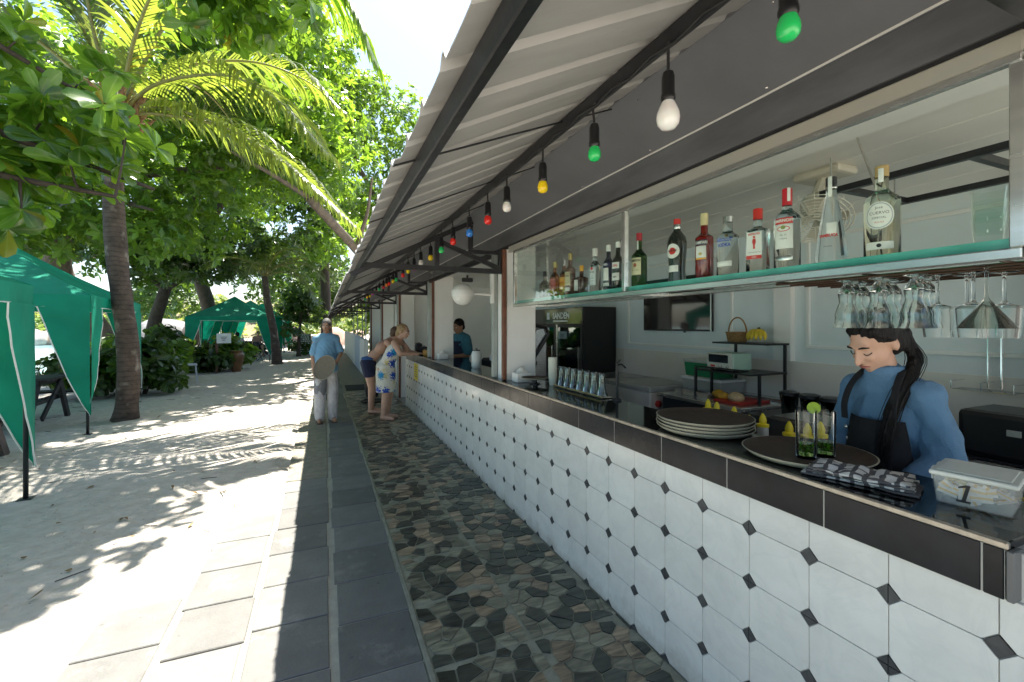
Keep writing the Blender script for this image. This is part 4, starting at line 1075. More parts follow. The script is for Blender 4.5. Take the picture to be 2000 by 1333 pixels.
o = part('red_knob', kb, REDINK, cf); o.location = (3.22 - 3.45, 3.699 - 4.4, .74)
pc = thing('prep_counter', 'stainless prep counter with open pans against the back wall', 'prep counter', (3.5, 3.2, 0))
part('cabinet', MB().b2(3.20, 3.80, 2.70, 3.60, 0, .84), M('dark_cabinet', (.03, .03, .03), .4), pc, W=True)
part('worktop', MB().b2(3.14, 3.82, 2.62, 3.62, .842, .878), STEEL, pc, W=True, bevel=.004)
part('back_ledge', MB().b2(3.70, 3.83, 2.62, 3.62, .879, .905), STEEL, pc, W=True, bevel=.004)
o = part('chopping_board', MB().b2(3.24, 3.62, 2.72, 3.0, .8785, .8985), M('red_board', (.42, .03, .02), .5), None, bevel=.004); tag(o, 'red chopping board lying on the stainless prep counter', 'chopping board')
t = thing('steel_pan', 'shallow steel food pan beside the red board on the prep counter', 'pan', (3.42, 3.27, .8785)); mb = MB(); walls(mb, -.13, .13, -.16, .16, 0, .045, .01, .002); part('pan', mb, STEEL, t)
t = thing('steel_pan', 'steel food pan next to the chest freezer on the prep counter', 'pan', (3.42, 3.49, .8785)); mb = MB(); walls(mb, -.13, .13, -.045, .045, 0, .045, .006, .002); part('pan', mb, STEEL, t)
# storage tubs
def tub(lab, x, y, z, sx, sy, sz, m1, m2):
    t = thing('storage_tub', lab, 'storage tub', (x, y, z)); mb = MB(); walls(mb, -sx / 2, sx / 2, -sy / 2, sy / 2, 0, sz * .8, .012, .003); part('tub', mb, m1, t, bevel=.004); part('lid', MB().b2(-sx / 2 - .008, sx / 2 + .008, -sy / 2 - .008, sy / 2 + .008, sz * .8 + .001, sz), m2, t, bevel=.005); return t
TUBG = M('tub_green', (.02, .22, .09), .35); TUBC = M('tub_clear_grey', (.36, .37, .33), .3); 
t = tub('green storage tub with pale lid stacked on a grey tub', 3.66, 3.44, .909 + .13, .26, .42, .17, TUBG, M('tub_lid_grey', (.45, .47, .42), .35))
t = tub('wide grey storage tub under the green tub', 3.62, 3.36, .9065, .32, .50, .13, TUBC, WHITEPL)
# shelf rack
rk = thing('metal_shelf_rack', 'black metal two-tier shelf rack on the back counter', 'shelf rack', (3.55, 2.95, .88))
def rp(n, mb): part(n, mb, BLACKST, rk, W=True)
for (x, y, z0, z1) in ((3.76, 2.69, .88, 1.385), (3.76, 3.20, .88, 1.385), (3.44, 2.69, .88, 1.13), (3.30, 3.26, .88, 1.16), (3.44, 3.20, .88, 1.13)): rp('post', MB().b2(x - .010, x + .010, y - .010, y + .010, z0, z1))
rp('upper_shelf', MB().b2(3.50, 3.775, 2.66, 3.25, 1.386, 1.402)); rp('lower_shelf', MB().b2(3.30, 3.749, 2.66, 3.27, 1.131, 1.146)); rp('guard_rail', MB().b2(3.29, 3.30, 2.70, 3.27, 1.165, 1.178))
to = thing('toaster_oven', 'mint green toaster oven on the lower tier of the black rack', 'toaster oven', (3.42, 2.99, 1.1465), rad(-4))
MINTG = M('mint_enamel', (.30, .46, .37), .3, var=.05)
part('body', MB().b2(-.10, .12, -.15, .15, .012, .165), MINTG, to, bevel=.012, bseg=2); part('face', MB().b2(-.108, -.1005, -.148, .148, .014, .163), M('oven_face', (.62, .62, .54), .35), to, bevel=.003)
part('window', MB().b2(-.111, -.1085, -.105, .125, .075, .145), M('oven_window', (.015, .02, .025), .08), to); part('handle', MB().tube([(-.122, -.10, .150), (-.122, .12, .150)], .005, 6), SILVER, to)
for y in (-.10, -.02): 
    k_ = MB().lathe([(.0005, 0), (.016, 0), (.014, .012), (.0005, .013)], 14); k_.v = [(-.1085 - p[2], p[0] + y, p[1] + .043) for p in k_.v]; part('knob', k_, SILVER, to)
part('badge', MB().b2(-.1095, -.1082, .05, .10, .035, .052), REDINK, to)
for y in (-.12, .12):
    for x in (-.07, .09): part('foot', MB().b2(x - .01, x + .01, y - .01, y + .01, 0, .0115), BLACK, to)
WICK = M('woven_wicker', (.34, .19, .07), .7, var=.45, scale=70, bump=.8, bscale=90)
bk = thing('wicker_basket', 'small wicker basket with a tall handle on the black rack', 'basket', (3.64, 3.08, 1.4025))
part('bowl', MB().lathe([(.0005, .004), (.075, .002), (.085, .01), (.10, .085), (.105, .09), (.096, .09), (.08, .015), (.0005, .012)], 24, sy=1.0), WICK, bk, smooth=True)
part('handle', MB().tube([(.0, .10 * math.cos(math.pi * k / 14), .088 + .145 * math.sin(math.pi * k / 14)) for k in range(15)], .007, 8), WICK, bk, smooth='all')
part('rim', MB().tube([(.102 * math.cos(2 * math.pi * k / 24), .102 * math.sin(2 * math.pi * k / 24), .091) for k in range(25)], .006, 6, cap=False), WICK, bk, smooth='all')
BAN = M('ripe_banana', (.62, .45, .03), .5, var=.25, scale=25)
bn = thing('banana_bunch', 'bunch of yellow bananas beside the wicker basket', 'bananas', (3.60, 2.82, 1.4025))
for k in range(7):
    a = -1.2 + k * .4; pts_ = []
    for q in range(7):
        t = q / 6; r = .02 + .075 * math.sin(t * 1.9); pts_.append((r * math.cos(a + 3.1) * .9, r * math.sin(a + 3.1), .105 - .095 * t ** 1.4 + .016))
    part('banana', MB().tube(pts_, [.006, .014, .0175, .018, .017, .013, .005], 7), BAN, bn, smooth='all')
part('stem', MB().tube([(0, 0, .105), (0, .0, .14)], [.016, .010], 7), M('banana_stem', (.05, .045, .02), .8), bn)
# fruit and bread, jars
for (x, y, r, c, lab, nm) in ((3.42, 3.10, .05, (.70, .38, .03), 'yellow mango on the counter under the toaster', 'mango'), (3.36, 2.99, .045, (.72, .40, .04), 'orange on the counter under the rack, next to the mango', 'orange'), (3.34, 2.84, .06, (.55, .42, .22), 'round bread roll in front of the rack post', 'bread_roll')):
    o = part(nm, MB().ball((0, 0, r * .8), (r, r * 1.25, r * .8), 14, 9), M(nm + '_skin', c, .5, var=.2, scale=30), smooth='all'); o.location = (x, y, .8785); tag(o, lab, nm.replace('_', ' '))
for k, y in enumerate((2.36, 2.20, 2.05)):
    t = thing('blender_jug', f"smoky blender jug with black lid behind the bar, {['nearest the shelf rack', 'middle one of the row', 'nearest the bartender'][k]}", 'blender', (3.35, y, .85))
    part('jug', MB().lathe([(.0005, .0), (.05, 0), (.066, .16), (.068, .165), (.062, .16), (.0005, .02)], 16), glass_thin('smoky_jug', (.25, .27, .25), ior=1.5) if k == 0 else bpy.data.materials['smoky_jug'], t, smooth=True); part('lid', MB().lathe([(.0005, .166), (.072, .166), (.072, .19), (.04, .2), (.0005, .2)], 16), BLACK, t, smooth=True)
t = thing('back_counter', 'dark back counter along the wall behind the bartender', 'counter', (3.5, 1.3, 0)); part('cabinet', MB().b2(3.22, 3.82, .0, 2.60, 0, .80), M('dark_wood_cabinet', (.025, .02, .018), .5), t, W=True); part('top', MB().b2(3.16, 3.83, -.02, 2.60, .801, .85), M('dark_worktop', (.03, .03, .03), .3), t, W=True, bevel=.004)
# lower work surface just behind the bar counter, with squeeze bottles
ws = thing('work_bench', 'low dark work bench behind the bar counter', 'bench', (2.1, 1.8, 0)); part('cabinet', MB().b2(2.02, 2.52, 1.50, 2.40, 0, .80), MATTBLACK, ws, W=True); part('top', MB().b2(1.99, 2.55, 1.47, 2.43, .801, .835), M('bench_top', (.05, .05, .048), .3), ws, W=True)
SQY = M('yellow_nozzle', (.80, .62, .02), .4)
sqm = {}
def squeeze(x, y, lab, body, s=1.0):
    t = thing('squeeze_bottle', lab, 'squeeze bottle', (x, y, .8355)); t.scale = (s, s, s)
    part('bottle', MB().lathe([(.0005, 0), (.028, 0), (.030, .006), (.030, .135), (.024, .15), (.0005, .15)], 16), body, t, smooth=True)
    part('nozzle', MB().lathe([(.032, .142), (.032, .156), (.019, .160), (.020, .178), (.0155, .196), (.006, .216), (.0005, .219)], 14), SQY, t, smooth=True)
SB = [M('syrup_red', (.20, .03, .03), .25), M('syrup_clear', (.45, .45, .42), .2), M('syrup_green', (.02, .25, .06), .3), M('syrup_brown', (.07, .03, .015), .25)]
for k, (x, y, c, lab) in enumerate([(2.44, 2.30, 3, 'farthest squeeze bottle behind the tray stack, only its yellow tip showing'), (2.40, 2.19, 3, 'second farthest squeeze bottle with a yellow tip behind the tray stack'), (2.36, 2.02, 1, 'squeeze bottle with a pale yellow label behind the tray stack'), (2.33, 1.80, 1, 'clear squeeze bottle with yellow nozzle left of the dark bin'), (2.22, 1.80, 3, 'squeeze bottle with yellow nozzle just right of the tray stack'), (2.27, 1.60, 0, 'red syrup squeeze bottle with yellow nozzle before the dark bin'), (2.31, 1.53, 2, 'green squeeze bottle left of the tall drinks')]): squeeze(x, y, lab, SB[c], 1.0)
squeeze(2.35, 1.49 + .0, 'squeeze bottle with yellow nozzle nearest the tall mint drinks', SB[0], 1.06)
o = part('dark_bin', MB().b2(2.56, 2.9, 1.55, 1.95, .0, 1.0), M('smoky_bin', (.05, .045, .04), .25, var=.4), None, bevel=.02); tag(o, 'smoky brown ingredient bin behind the squeeze bottles', 'bin')
for (x, y, r, h, m, lab, nm) in ((2.05, 2.35, .03, .14, WHITEPL, 'small white tub behind the tray stack', 'sauce_tub'), (2.14, 2.28, .036, .10, BLACK, 'black mug behind the tray stack', 'mug'), (2.42, 2.38, .04, .11, M('peach_jar', (.60, .36, .2), .4), 'peach coloured jar behind the bar tap', 'jar')):
    t = thing(nm, lab, nm.split('_')[-1], (x, y, .8355)); part('body', MB().lathe([(.0005, 0), (r * .9, 0), (r, .01), (r, h), (r * .9, h), (r * .88, .012), (.0005, .012)], 16), m, t, smooth=True); part('rim', MB().tube([(r * math.cos(a * .5236), r * math.sin(a * .5236), h) for a in range(13)], .003, 5, cap=False), m, t)
# fan, ceiling frame, wall utensil rack, right-hand clutter
fn_ = thing('ceiling_fan', 'cream oscillating fan fixed under the plank ceiling', 'fan', (2.62, 1.64, 2.44))
CR = M('cream_plastic', (.60, .56, .46), .4, var=.06)
part('mount', MB().b2(-.09, .09, -.13, .13, -.05, -.001), CR, fn_, bevel=.02, bseg=2); part('neck', MB().tube([(0, 0, -.05), (-.03, .02, -.16)], .035, 10), CR, fn_); part('motor', MB().ball((-.03, .02, -.20), (.085, .085, .08), 16, 10), CR, fn_, smooth='all')
mb = MB(); c = Vector((-.11, -.02, -.28)); q = Vector((-.5, -.3, -.8)).to_track_quat('Z', 'Y').to_matrix()
for k in range(9):
    r = .03 + .018 * k; z = .05 * math.sqrt(max(0, 1 - (r / .19) ** 2)); mb.tube([c + q @ Vector((r * math.cos(a * .2618), r * math.sin(a * .2618), z)) for a in range(25)], .003, 4, cap=False)
for a in range(16): mb.tube([c + q @ Vector((r * math.cos(a * .3927), r * math.sin(a * .3927), .05 * math.sqrt(max(0, 1 - (r / .19) ** 2)))) for r in (.03, .1, .15, .187)], .0025, 4)
part('guard', mb, CR, fn_, fix=False)
for k in range(4):
    a = k * 1.571; mb = MB().add([c + q @ Vector(p) for p in ((.02 * math.cos(a), .02 * math.sin(a), -.01), (.15 * math.cos(a - .3), .15 * math.sin(a - .3), 0.01), (.16 * math.cos(a + .3), .16 * math.sin(a + .3), .03), (.03 * math.cos(a + .8), .03 * math.sin(a + .8), .015))], [(0, 1, 2, 3)]); part('blade', mb, CR, fn_, fix=False)
cfm = thing('ceiling_frame', 'black square-tube frame hung under the ceiling at the right', 'hanging frame', (2.75, 1.1, 2.26))
for a, b in (((2.45, .62, 2.26), (2.45, 1.55, 2.26)), ((3.02, .62, 2.26), (3.02, 1.55, 2.26)), ((2.45, .95, 2.262), (3.02, .95, 2.262)), ((2.45, 1.45, 2.262), (3.02, 1.45, 2.262))): part('tube', MB().bar(a, b, .03), BLACKST, cfm, W=True)
for (x, y) in ((2.45, .7), (2.45, 1.5), (3.02, .7), (3.02, 1.5)): part('drop_rod', MB().tube([(x, y, 2.27), (x, y, 2.44)], .004, 6), GALV, cfm, W=True)
wr = thing('wire_utensil_rack', 'chrome wire utensil rack hanging on the back wall at the right', 'utensil rack', (3.80, 1.42, 1.2))
for y in (1.34, 1.40): part('hanger', MB().tube([(3.83, y, 1.56), (3.81, y, 1.56), (3.81, y, 1.17)], .006, 6), CHROME, wr, W=True)
for k in range(7): part('wire', MB().tube([(3.68 + .02 * k, 1.24, 1.16), (3.68 + .02 * k, 1.52, 1.16)], .003, 5), CHROME, wr, W=True)
for y in (1.24, 1.38, 1.52): part('wire', MB().tube([(3.67, y, 1.163), (3.67, y, 1.21), (3.83, y, 1.21)], .003, 5), CHROME, wr, W=True)
o = part('wall_post', MB().b2(3.70, 3.78, 1.12, 1.20, .86, 2.435), M('teal_grey_post', (.06, .08, .09), .4), None, bevel=.005); tag(o, 'dark teal post before the back wall at the far right', 'post')
t = thing('dark_appliance', 'squat black appliance on the back counter behind the plastic box', 'appliance', (3.35, 1.10, .851)); part('body', MB().b2(-.16, .2, -.2, .2, .012, .26), BLACK, t, bevel=.03, bseg=2); part('dial', MB().b2(-.172, -.161, -.05, .0, .15, .18), GALV, t); part('base', MB().b2(-.14, .18, -.18, .18, 0, .011), MATTBLACK, t)
sk = thing('sink_unit', 'dark sink unit with a steel edge behind the bar counter at the right', 'sink', (2.3, .7, 0)); part('cabinet', MB().b2(2.33, 2.9, .0, 1.1, 0, .88), MATTBLACK, sk, W=True); part('steel_edge', MB().b2(2.30, 2.93, -.02, 1.12, .881, .905), STEEL, sk, W=True, bevel=.004)
CARD = M('brown_card', (.22, .11, .05), .8, var=.15)
t = thing('cardboard_box', 'open brown cardboard box on the sink unit', 'box', (2.62, .60, .9055), rad(20)); mb = MB(); walls(mb, -.11, .11, -.12, .12, 0, .07, .0, .004); part('box', mb, CARD, t); part('flap', MB().poly([(-.11, -.12, .07), (-.11, .12, .07), (-.19, .13, .11), (-.19, -.11, .10)], (0, 0, .003)), CARD, t)
t = thing('dish_cloth', 'dark blue and yellow cloth crumpled behind the plastic box', 'cloth', (1.97, .66, .98))
t2 = MB(); t2.grid(lambda u, v: ((u - .5) * .16 + .02 * mn.noise(Vector((u * 3, v * 3, 1))), (v - .5) * .30, .045 + .03 * mn.noise(Vector((u * 4, v * 5, 2))) + .02 * math.sin(u * 9 + v * 4)), 16, 24); part('cloth', t2, M('navy_cloth', (.03, .045, .06), .9, var=.4), t, smooth='all', fix=False)
t2 = MB(); t2.grid(lambda u, v: (-.085 + .02 * u, (v - .5) * .28, .05 + .015 * math.sin(v * 8) + .02 * u), 3, 20); part('yellow_hem', t2, M('yellow_hem', (.55, .42, .03), .8), t, smooth='all', fix=False)
o = part('side_shelf', MB().b2(1.84, 2.10, .42, .84, .965, .98), MATTBLACK, None); tag(o, 'narrow dark shelf behind the counter under the crumpled cloth', 'shelf')
# coffee machine behind the near pillar
cmx = thing('coffee_machine', 'chrome machine with a sloping lid and black side arm behind the white pillar', 'coffee machine', (2.3, 4.55, .86))
CHM = M('brushed_chrome', (.55, .58, .60), .22, metal=1, var=.2, scale=30)
part('body', MB().poly([(2.06, 4.40, .86), (2.06, 4.40, 1.34), (2.15, 4.40, 1.52), (2.28, 4.40, 1.54), (2.28, 4.40, .86)], (0, .5, 0)), CHM, cmx, W=True, bevel=.01)
part('side_arm', MB().tube([(2.05, 4.385, 1.50), (2.12, 4.385, 1.56), (2.26, 4.385, 1.54), (2.29, 4.385, 1.46), (2.18, 4.385, 1.30), (2.07, 4.385, 1.14)], .022, 8), BLACK, cmx, W=True, smooth='all'); kb = MB().lathe([(.0005, 0), (.04, 0), (.04, .03), (.0005, .035)], 18); kb.v = [(p[0] + 2.09, 4.365 - p[2], p[1] + 1.15) for p in kb.v]; part('pivot_knob', kb, BLACK, cmx, W=True)
for k in range(14): part('vent_slot', MB().b2(2.14, 2.25, 4.392, 4.3995, .90 + .026 * k, .912 + .026 * k), SILVER, cmx, W=True)
t = thing('machine_cabinet', 'dark cabinet under the chrome machine', 'cabinet', (2.3, 4.6, 0)); part('carcass', MB().b2(2.04, 2.6, 4.25, 5.1, 0, .84), MATTBLACK, t, W=True); part('top', MB().b2(2.02, 2.62, 4.23, 5.12, .841, .859), BLACK, t, W=True)
# second opening
t = thing('covered_machine', 'black machine under white cloth and striped towel in the second opening', 'machine', (2.6, 6.2, 0))
part('cabinet', MB().b2(2.3, 3.0, 5.7, 6.7, 0, 1.05), MATTBLACK, t, W=True, bevel=.03); part('cloth', MB().ball((2.62, 6.2, 1.06), (.33, .42, .17), 18, 10), M('white_cloth', (.66, .68, .68), .9, var=.1, bump=.3, bscale=8), t, W=True, smooth='all')
part('striped_towel', MB().b2(2.286, 2.299, 5.75, 6.1, .85, 1.14), M('towel_stripes', (.55, .62, .62), .9, col2=(.12, .25, .3), scale=26, stretch=(1, 1, .02)), t, W=True)
t = thing('black_stand', 'thin black stand against the wall of the second opening', 'stand', (3.6, 7.6, 0)); part('pole', MB().tube([(3.6, 7.6, 0), (3.6, 7.6, 2.05)], .018, 6), BLACKST, t, W=True); part('arm', MB().tube([(3.6, 7.6, 2.05), (3.45, 7.55, 2.04)], .018, 6), BLACKST, t, W=True); part('hook', MB().b2(3.56, 3.64, 7.55, 7.6, 2.1, 2.25), BLACKST, t, W=True)
# wall lamp on the post
lm = thing('globe_lamp', 'white globe lamp on a bracket by the first steel post', 'wall lamp', (1.46, 3.99, 1.85))
part('bracket', MB().b2(.008, .035, -.03, .03, -.08, .22), WHITEPL, lm, bevel=.005); part('arm', MB().tube([(.01, 0, 0), (-.17, 0, .01)], .014, 8), WHITEPL, lm); part('collar', MB().lathe([(.104, -.02), (.106, .03), (.10, .04)], 24, c=(-.27, 0, 0)), WHITEPL, lm, smooth=True)
part('globe', MB().ball((-.27, 0, 0), (.10, .10, .105), 22, 14), M('opal_glass', (.70, .69, .64), .3, var=.03), lm, smooth='all')
t = thing('security_camera', 'small black camera under the beam in the second opening', 'camera', (1.95, 6.3, 2.25)); part('body', MB().box((0, 0, -.02), (.16, .06, .06)), BLACK, t, bevel=.01); part('mount', MB().tube([(0, 0, .01), (0, 0, .05)], .015, 6), BLACK, t)
# ------------------------------------------------------------------ foliage helpers
def np_mesh(name, V, F4, rnd, mat, mid=None):
    """V (n,3), F4 (m,4) quads, rnd (n,)"""
    me = bpy.data.meshes.new(name)
    n, m = len(V), len(F4)
    me.vertices.add(n); me.vertices.foreach_set('co', V.astype(np.float32).ravel())
    me.loops.add(m * 4); me.loops.foreach_set('vertex_index', F4.astype(np.int32).ravel())
    me.polygons.add(m); me.polygons.foreach_set('loop_start', np.arange(0, m * 4, 4, dtype=np.int32))
    me.polygons.foreach_set('use_smooth', np.ones(m, dtype=bool))
    me.update(calc_edges=True)
    a = me.attributes.new('rnd', 'FLOAT', 'POINT'); a.data.foreach_set('value', rnd.astype(np.float32))
    if mid is not None:
        b = me.attributes.new('mid', 'FLOAT', 'POINT'); b.data.foreach_set('value', mid.astype(np.float32))
    me.materials.append(mat)
    return me
LEAF_FULL = (np.array([0, .28, .58, .84, 1.0]), np.array([.05, .26, .46, .44, .10]))
LEAF_LITE = (np.array([0, .55, 1.0]), np.array([.06, .5, .14]))
def norm(a): return a / np.maximum(1e-9, np.linalg.norm(a, axis=-1, keepdims=True))
def leaf_arrays(Pn, D, Nn, L, W, shape, droop=.18):
    t, w = shape; k = len(t); n = len(Pn)
    D = norm(D); S_ = norm(np.cross(D, Nn)); U = np.cross(S_, D)
    V = np.zeros((n, k, 3, 3))
    for i in range(k):
        c = Pn + D * (L * t[i])[:, None] - U * (L * droop * t[i] ** 2)[:, None]
        for j, s in enumerate((-1, 0, 1)):
            V[:, i, j] = c + S_ * (W * w[i] * s)[:, None] + U * (W * w[i] * .22 * abs(s))[:, None]
    base = (np.arange(n) * k * 3)[:, None]
    q = np.array([[i * 3 + j, i * 3 + j + 1, (i + 1) * 3 + j + 1, (i + 1) * 3 + j] for i in range(k - 1) for j in range(2)])
    F_ = (base[:, :, None] + q[None]).reshape(-1, 4)
    return V.reshape(-1, 3), F_, k * 3
def rosettes(C, A, per, L, spread=(50, 95), rng=NR):
    """C clump centres, A axis; returns leaf arrays"""
    n = len(C); A = norm(A)
    h = norm(np.cross(A, rng.normal(size=(n, 3)))); b = np.cross(A, h)
    ph = rng.uniform(0, 6.28, (n, 1)) + np.arange(per)[None] * 2.399
    th = np.radians(rng.uniform(spread[0], spread[1], (n, per)))
    R_ = h[:, None] * np.cos(ph)[..., None] + b[:, None] * np.sin(ph)[..., None]
    D = A[:, None] * np.cos(th)[..., None] + R_ * np.sin(th)[..., None]
    D[..., 2] -= rng.uniform(0, .25, (n, per))
    Nn = A[:, None] * np.sin(th)[..., None] - R_ * np.cos(th)[..., None] + rng.normal(size=(n, per, 3)) * .28
    Pn = np.repeat(C[:, None], per, 1) + R_ * (L * .06)
    Ls = L * rng.uniform(.45, 1.25, (n, per)) 
    return Pn.reshape(-1, 3), D.reshape(-1, 3), Nn.reshape(-1, 3), Ls.reshape(-1)
def crown_points(blobs, n, rng=NR, up=.25, thick=.38):
    """blobs: (cx,cy,cz,rx,ry,rz) foliage pads; points scattered in their outer shells, unevenly"""
    b = np.array(blobs); vol = (b[:, 3] * b[:, 4] * b[:, 5]) ** .67
    idx = rng.choice(len(b), n, p=vol / vol.sum())
    d = norm(rng.normal(size=(n, 3)) + np.array([0, 0, up])); r = 1 - thick * rng.random((n, 1)) ** 1.6
    P_ = b[idx, :3] + d * r * b[idx, 3:]
    return P_, norm(d + np.array([0, 0, .55]) + rng.normal(size=(n, 3)) * .35)
def pads(c, r, n, pr, rng=NR, flat=.6):
    """sub-pads inside an ellipsoid"""
    d = norm(rng.normal(size=(n, 3))); q = rng.random((n, 1)) ** .45
    C = np.array(c) + d * q * np.array(r) * .85
    s = rng.uniform(.7, 1.3, (n, 1)) * pr
    return [tuple(C[i]) + (s[i, 0], s[i, 0], s[i, 0] * flat) for i in range(n)]
def crown_mesh(name, blobs, n, per, L, mat, shape=LEAF_LITE, wr=.52, spread=(45, 100), up=.25, thick=.4, off=None):
    C, A = crown_points(blobs, n, up=up, thick=thick)
    if off is not None: C = C - np.array(off)
    Pn, D, Nn, Ls = rosettes(C, A, per, L, spread)
    V, F_, k = leaf_arrays(Pn, D, Nn, Ls, Ls * wr, shape)
    rnd = np.repeat(NR.random(len(Pn)) * .7 , k)
    return np_mesh(name, V, F_, rnd, mat, np.tile(np.array([0., 1., 0.]), len(V) // 3))

LM_ALMOND = leaf_mat('almond_leaf', (.014, .055, .009), (.07, .16, .02), (.42, .68, .045), .42, .22, brown=(.34, .12, .02))
LM_DARK = leaf_mat('dark_green_leaf', (.010, .032, .008), (.035, .085, .016), (.20, .36, .03), .30, .34)
LM_MID = leaf_mat('mid_green_leaf', (.015, .055, .009), (.07, .16, .02), (.40, .66, .045), .42, .34)
LM_YEL = leaf_mat('yellow_green_leaf', (.024, .085, .010), (.10, .19, .022), (.44, .70, .05), .46, .34)
LM_PALM = leaf_mat('palm_leaflet', (.035, .075, .016), (.12, .16, .045), (.45, .56, .06), .42, .28, brown=(.40, .26, .03))
LM_PALMD = leaf_mat('dark_palm_leaflet', (.03, .06, .02), (.10, .13, .04), (.35, .42, .07), .35, .38, brown=(.35, .22, .05))  # slightly darker, duller leaflet colour for some of the fronds
LM_HILL = leaf_mat('far_hill_leaf', (.06, .13, .03), (.16, .24, .06), (.5, .6, .1), .4, .5)
BARK = M('grey_brown_bark', (.12, .095, .072), .9, var=.4, scale=9, bump=1.0, bscale=26, stretch=(1, 1, .35))
BARKD = M('dark_bark', (.055, .042, .032), .9, var=.4, scale=9, bump=1.0, bscale=30, stretch=(1, 1, .3))
def palm_bark():
    m = M('palm_trunk_bark', (.085, .062, .048), .9, var=.45, scale=7, bump=.7, bscale=30)
    nt = m.node_tree; P = nt.nodes['Principled BSDF']; L = nt.links
    ge = N(nt, 'ShaderNodeNewGeometry'); sp = N(nt, 'ShaderNodeSeparateXYZ'); L.new(ge.outputs['Position'], sp.inputs[0])
    nz = N(nt, 'ShaderNodeTexNoise', Scale=5.0); L.new(ge.outputs['Position'], nz.inputs['Vector'])
    v = N(nt, 'ShaderNodeTexNoise', Scale=4.0, Detail=6.0); L.new(ge.outputs['Position'], v.inputs['Vector'])
    mm = N(nt, 'ShaderNodeMath', operation='MULTIPLY_ADD'); mm.inputs[1].default_value = 13.0; L.new(sp.outputs[2], mm.inputs[0]); L.new(nz.outputs[0], mm.inputs[2])
    fr = N(nt, 'ShaderNodeMath', operation='FRACT'); L.new(mm.outputs[0], fr.inputs[0])
    cr = N(nt, 'ShaderNodeValToRGB'); cr.color_ramp.elements[0].color = (.30, .28, .26, 1); cr.color_ramp.elements[1].position = .35; cr.color_ramp.elements[1].color = (1, 1, 1, 1)
    L.new(fr.outputs[0], cr.inputs[0])
    mx = N(nt, 'ShaderNodeMix', data_type='RGBA', blend_type='MULTIPLY'); mx.inputs[0].default_value = .6
    src = P.inputs['Base Color'].links[0].from_socket; L.new(src, mx.inputs[6]); L.new(cr.outputs[0], mx.inputs[7])
    # pale lichen patches
    c2 = N(nt, 'ShaderNodeValToRGB'); c2.color_ramp.elements[0].position = .58; c2.color_ramp.elements[0].color = (0, 0, 0, 1); c2.color_ramp.elements[1].position = .68; L.new(v.outputs[0], c2.inputs[0])
    m2 = N(nt, 'ShaderNodeMix', data_type='RGBA'); m2.inputs[7].default_value = (.30, .27, .22, 1); L.new(mx.outputs[2], m2.inputs[6])
    k = N(nt, 'ShaderNodeMath', operation='MULTIPLY'); k.inputs[1].default_value = .6; L.new(c2.outputs[0], k.inputs[0]); L.new(k.outputs[0], m2.inputs[0]); L.new(m2.outputs[2], P.inputs['Base Color'])
    return m
PBARK = palm_bark()
def catmull(pts, n):
    pts = [Vector(p) for p in pts]; P_ = [pts[0] * 2 - pts[1]] + pts + [pts[-1] * 2 - pts[-2]]; out = []
    for i in range(len(pts) - 1):
        a, b, c, d = P_[i:i + 4]
        for q in range(n):
            t = q / n; out.append(.5 * ((2 * b) + (c - a) * t + (2 * a - 5 * b + 4 * c - d) * t * t + (3 * b - a - 3 * c + d) * t ** 3))
    out.append(pts[-1]); return out
def trunk_mb(pts, r0, r1, n=12, flare=1.0, rough=.06, seg=8):
    c = catmull(pts, seg); k = len(c); rs = []
    for i in range(k):
        t = i / (k - 1); r = r0 + (r1 - r0) * t
        if flare > 1: r *= 1 + (flare - 1) * math.exp(-t * 14)
        rs.append(r * (1 + rough * mn.noise(Vector((t * 9, r0 * 30, pts[0][0])))))
    mb = MB().tube(c, rs, n)
    if rough:
        mb.v = [(p[0] + rough * r0 * mn.noise(Vector((p[0] * 5, p[1] * 5, p[2] * 3))), p[1] + rough * r0 * mn.noise(Vector((p[0] * 5, p[1] * 5, p[2] * 3 + 9))), p[2]) for p in mb.v]
    return mb
def tree(label, base, trunk, r0, r1, limbs, blobs, n, per, L, mat, bark=BARK, group='trees over the sand', shape=LEAF_LITE, wr=.52, up=.25, flare=1.5, thick=.4, cat='tree', name='broadleaf_tree'):
    t = thing(name, label, cat, base, group=group)
    part('trunk', trunk_mb(trunk, r0, r1, 12, flare), bark, t, W=True, smooth='all')
    for lb in limbs:
        part('branch', trunk_mb(lb[:-1], lb[-1], lb[-1] * .35, 7, 1, .05, 5), bark, t, W=True, smooth='all')
    link('crown', crown_mesh('crown', blobs, n, per, L, mat, shape, wr, up=up, thick=thick, off=base), t)
    return t
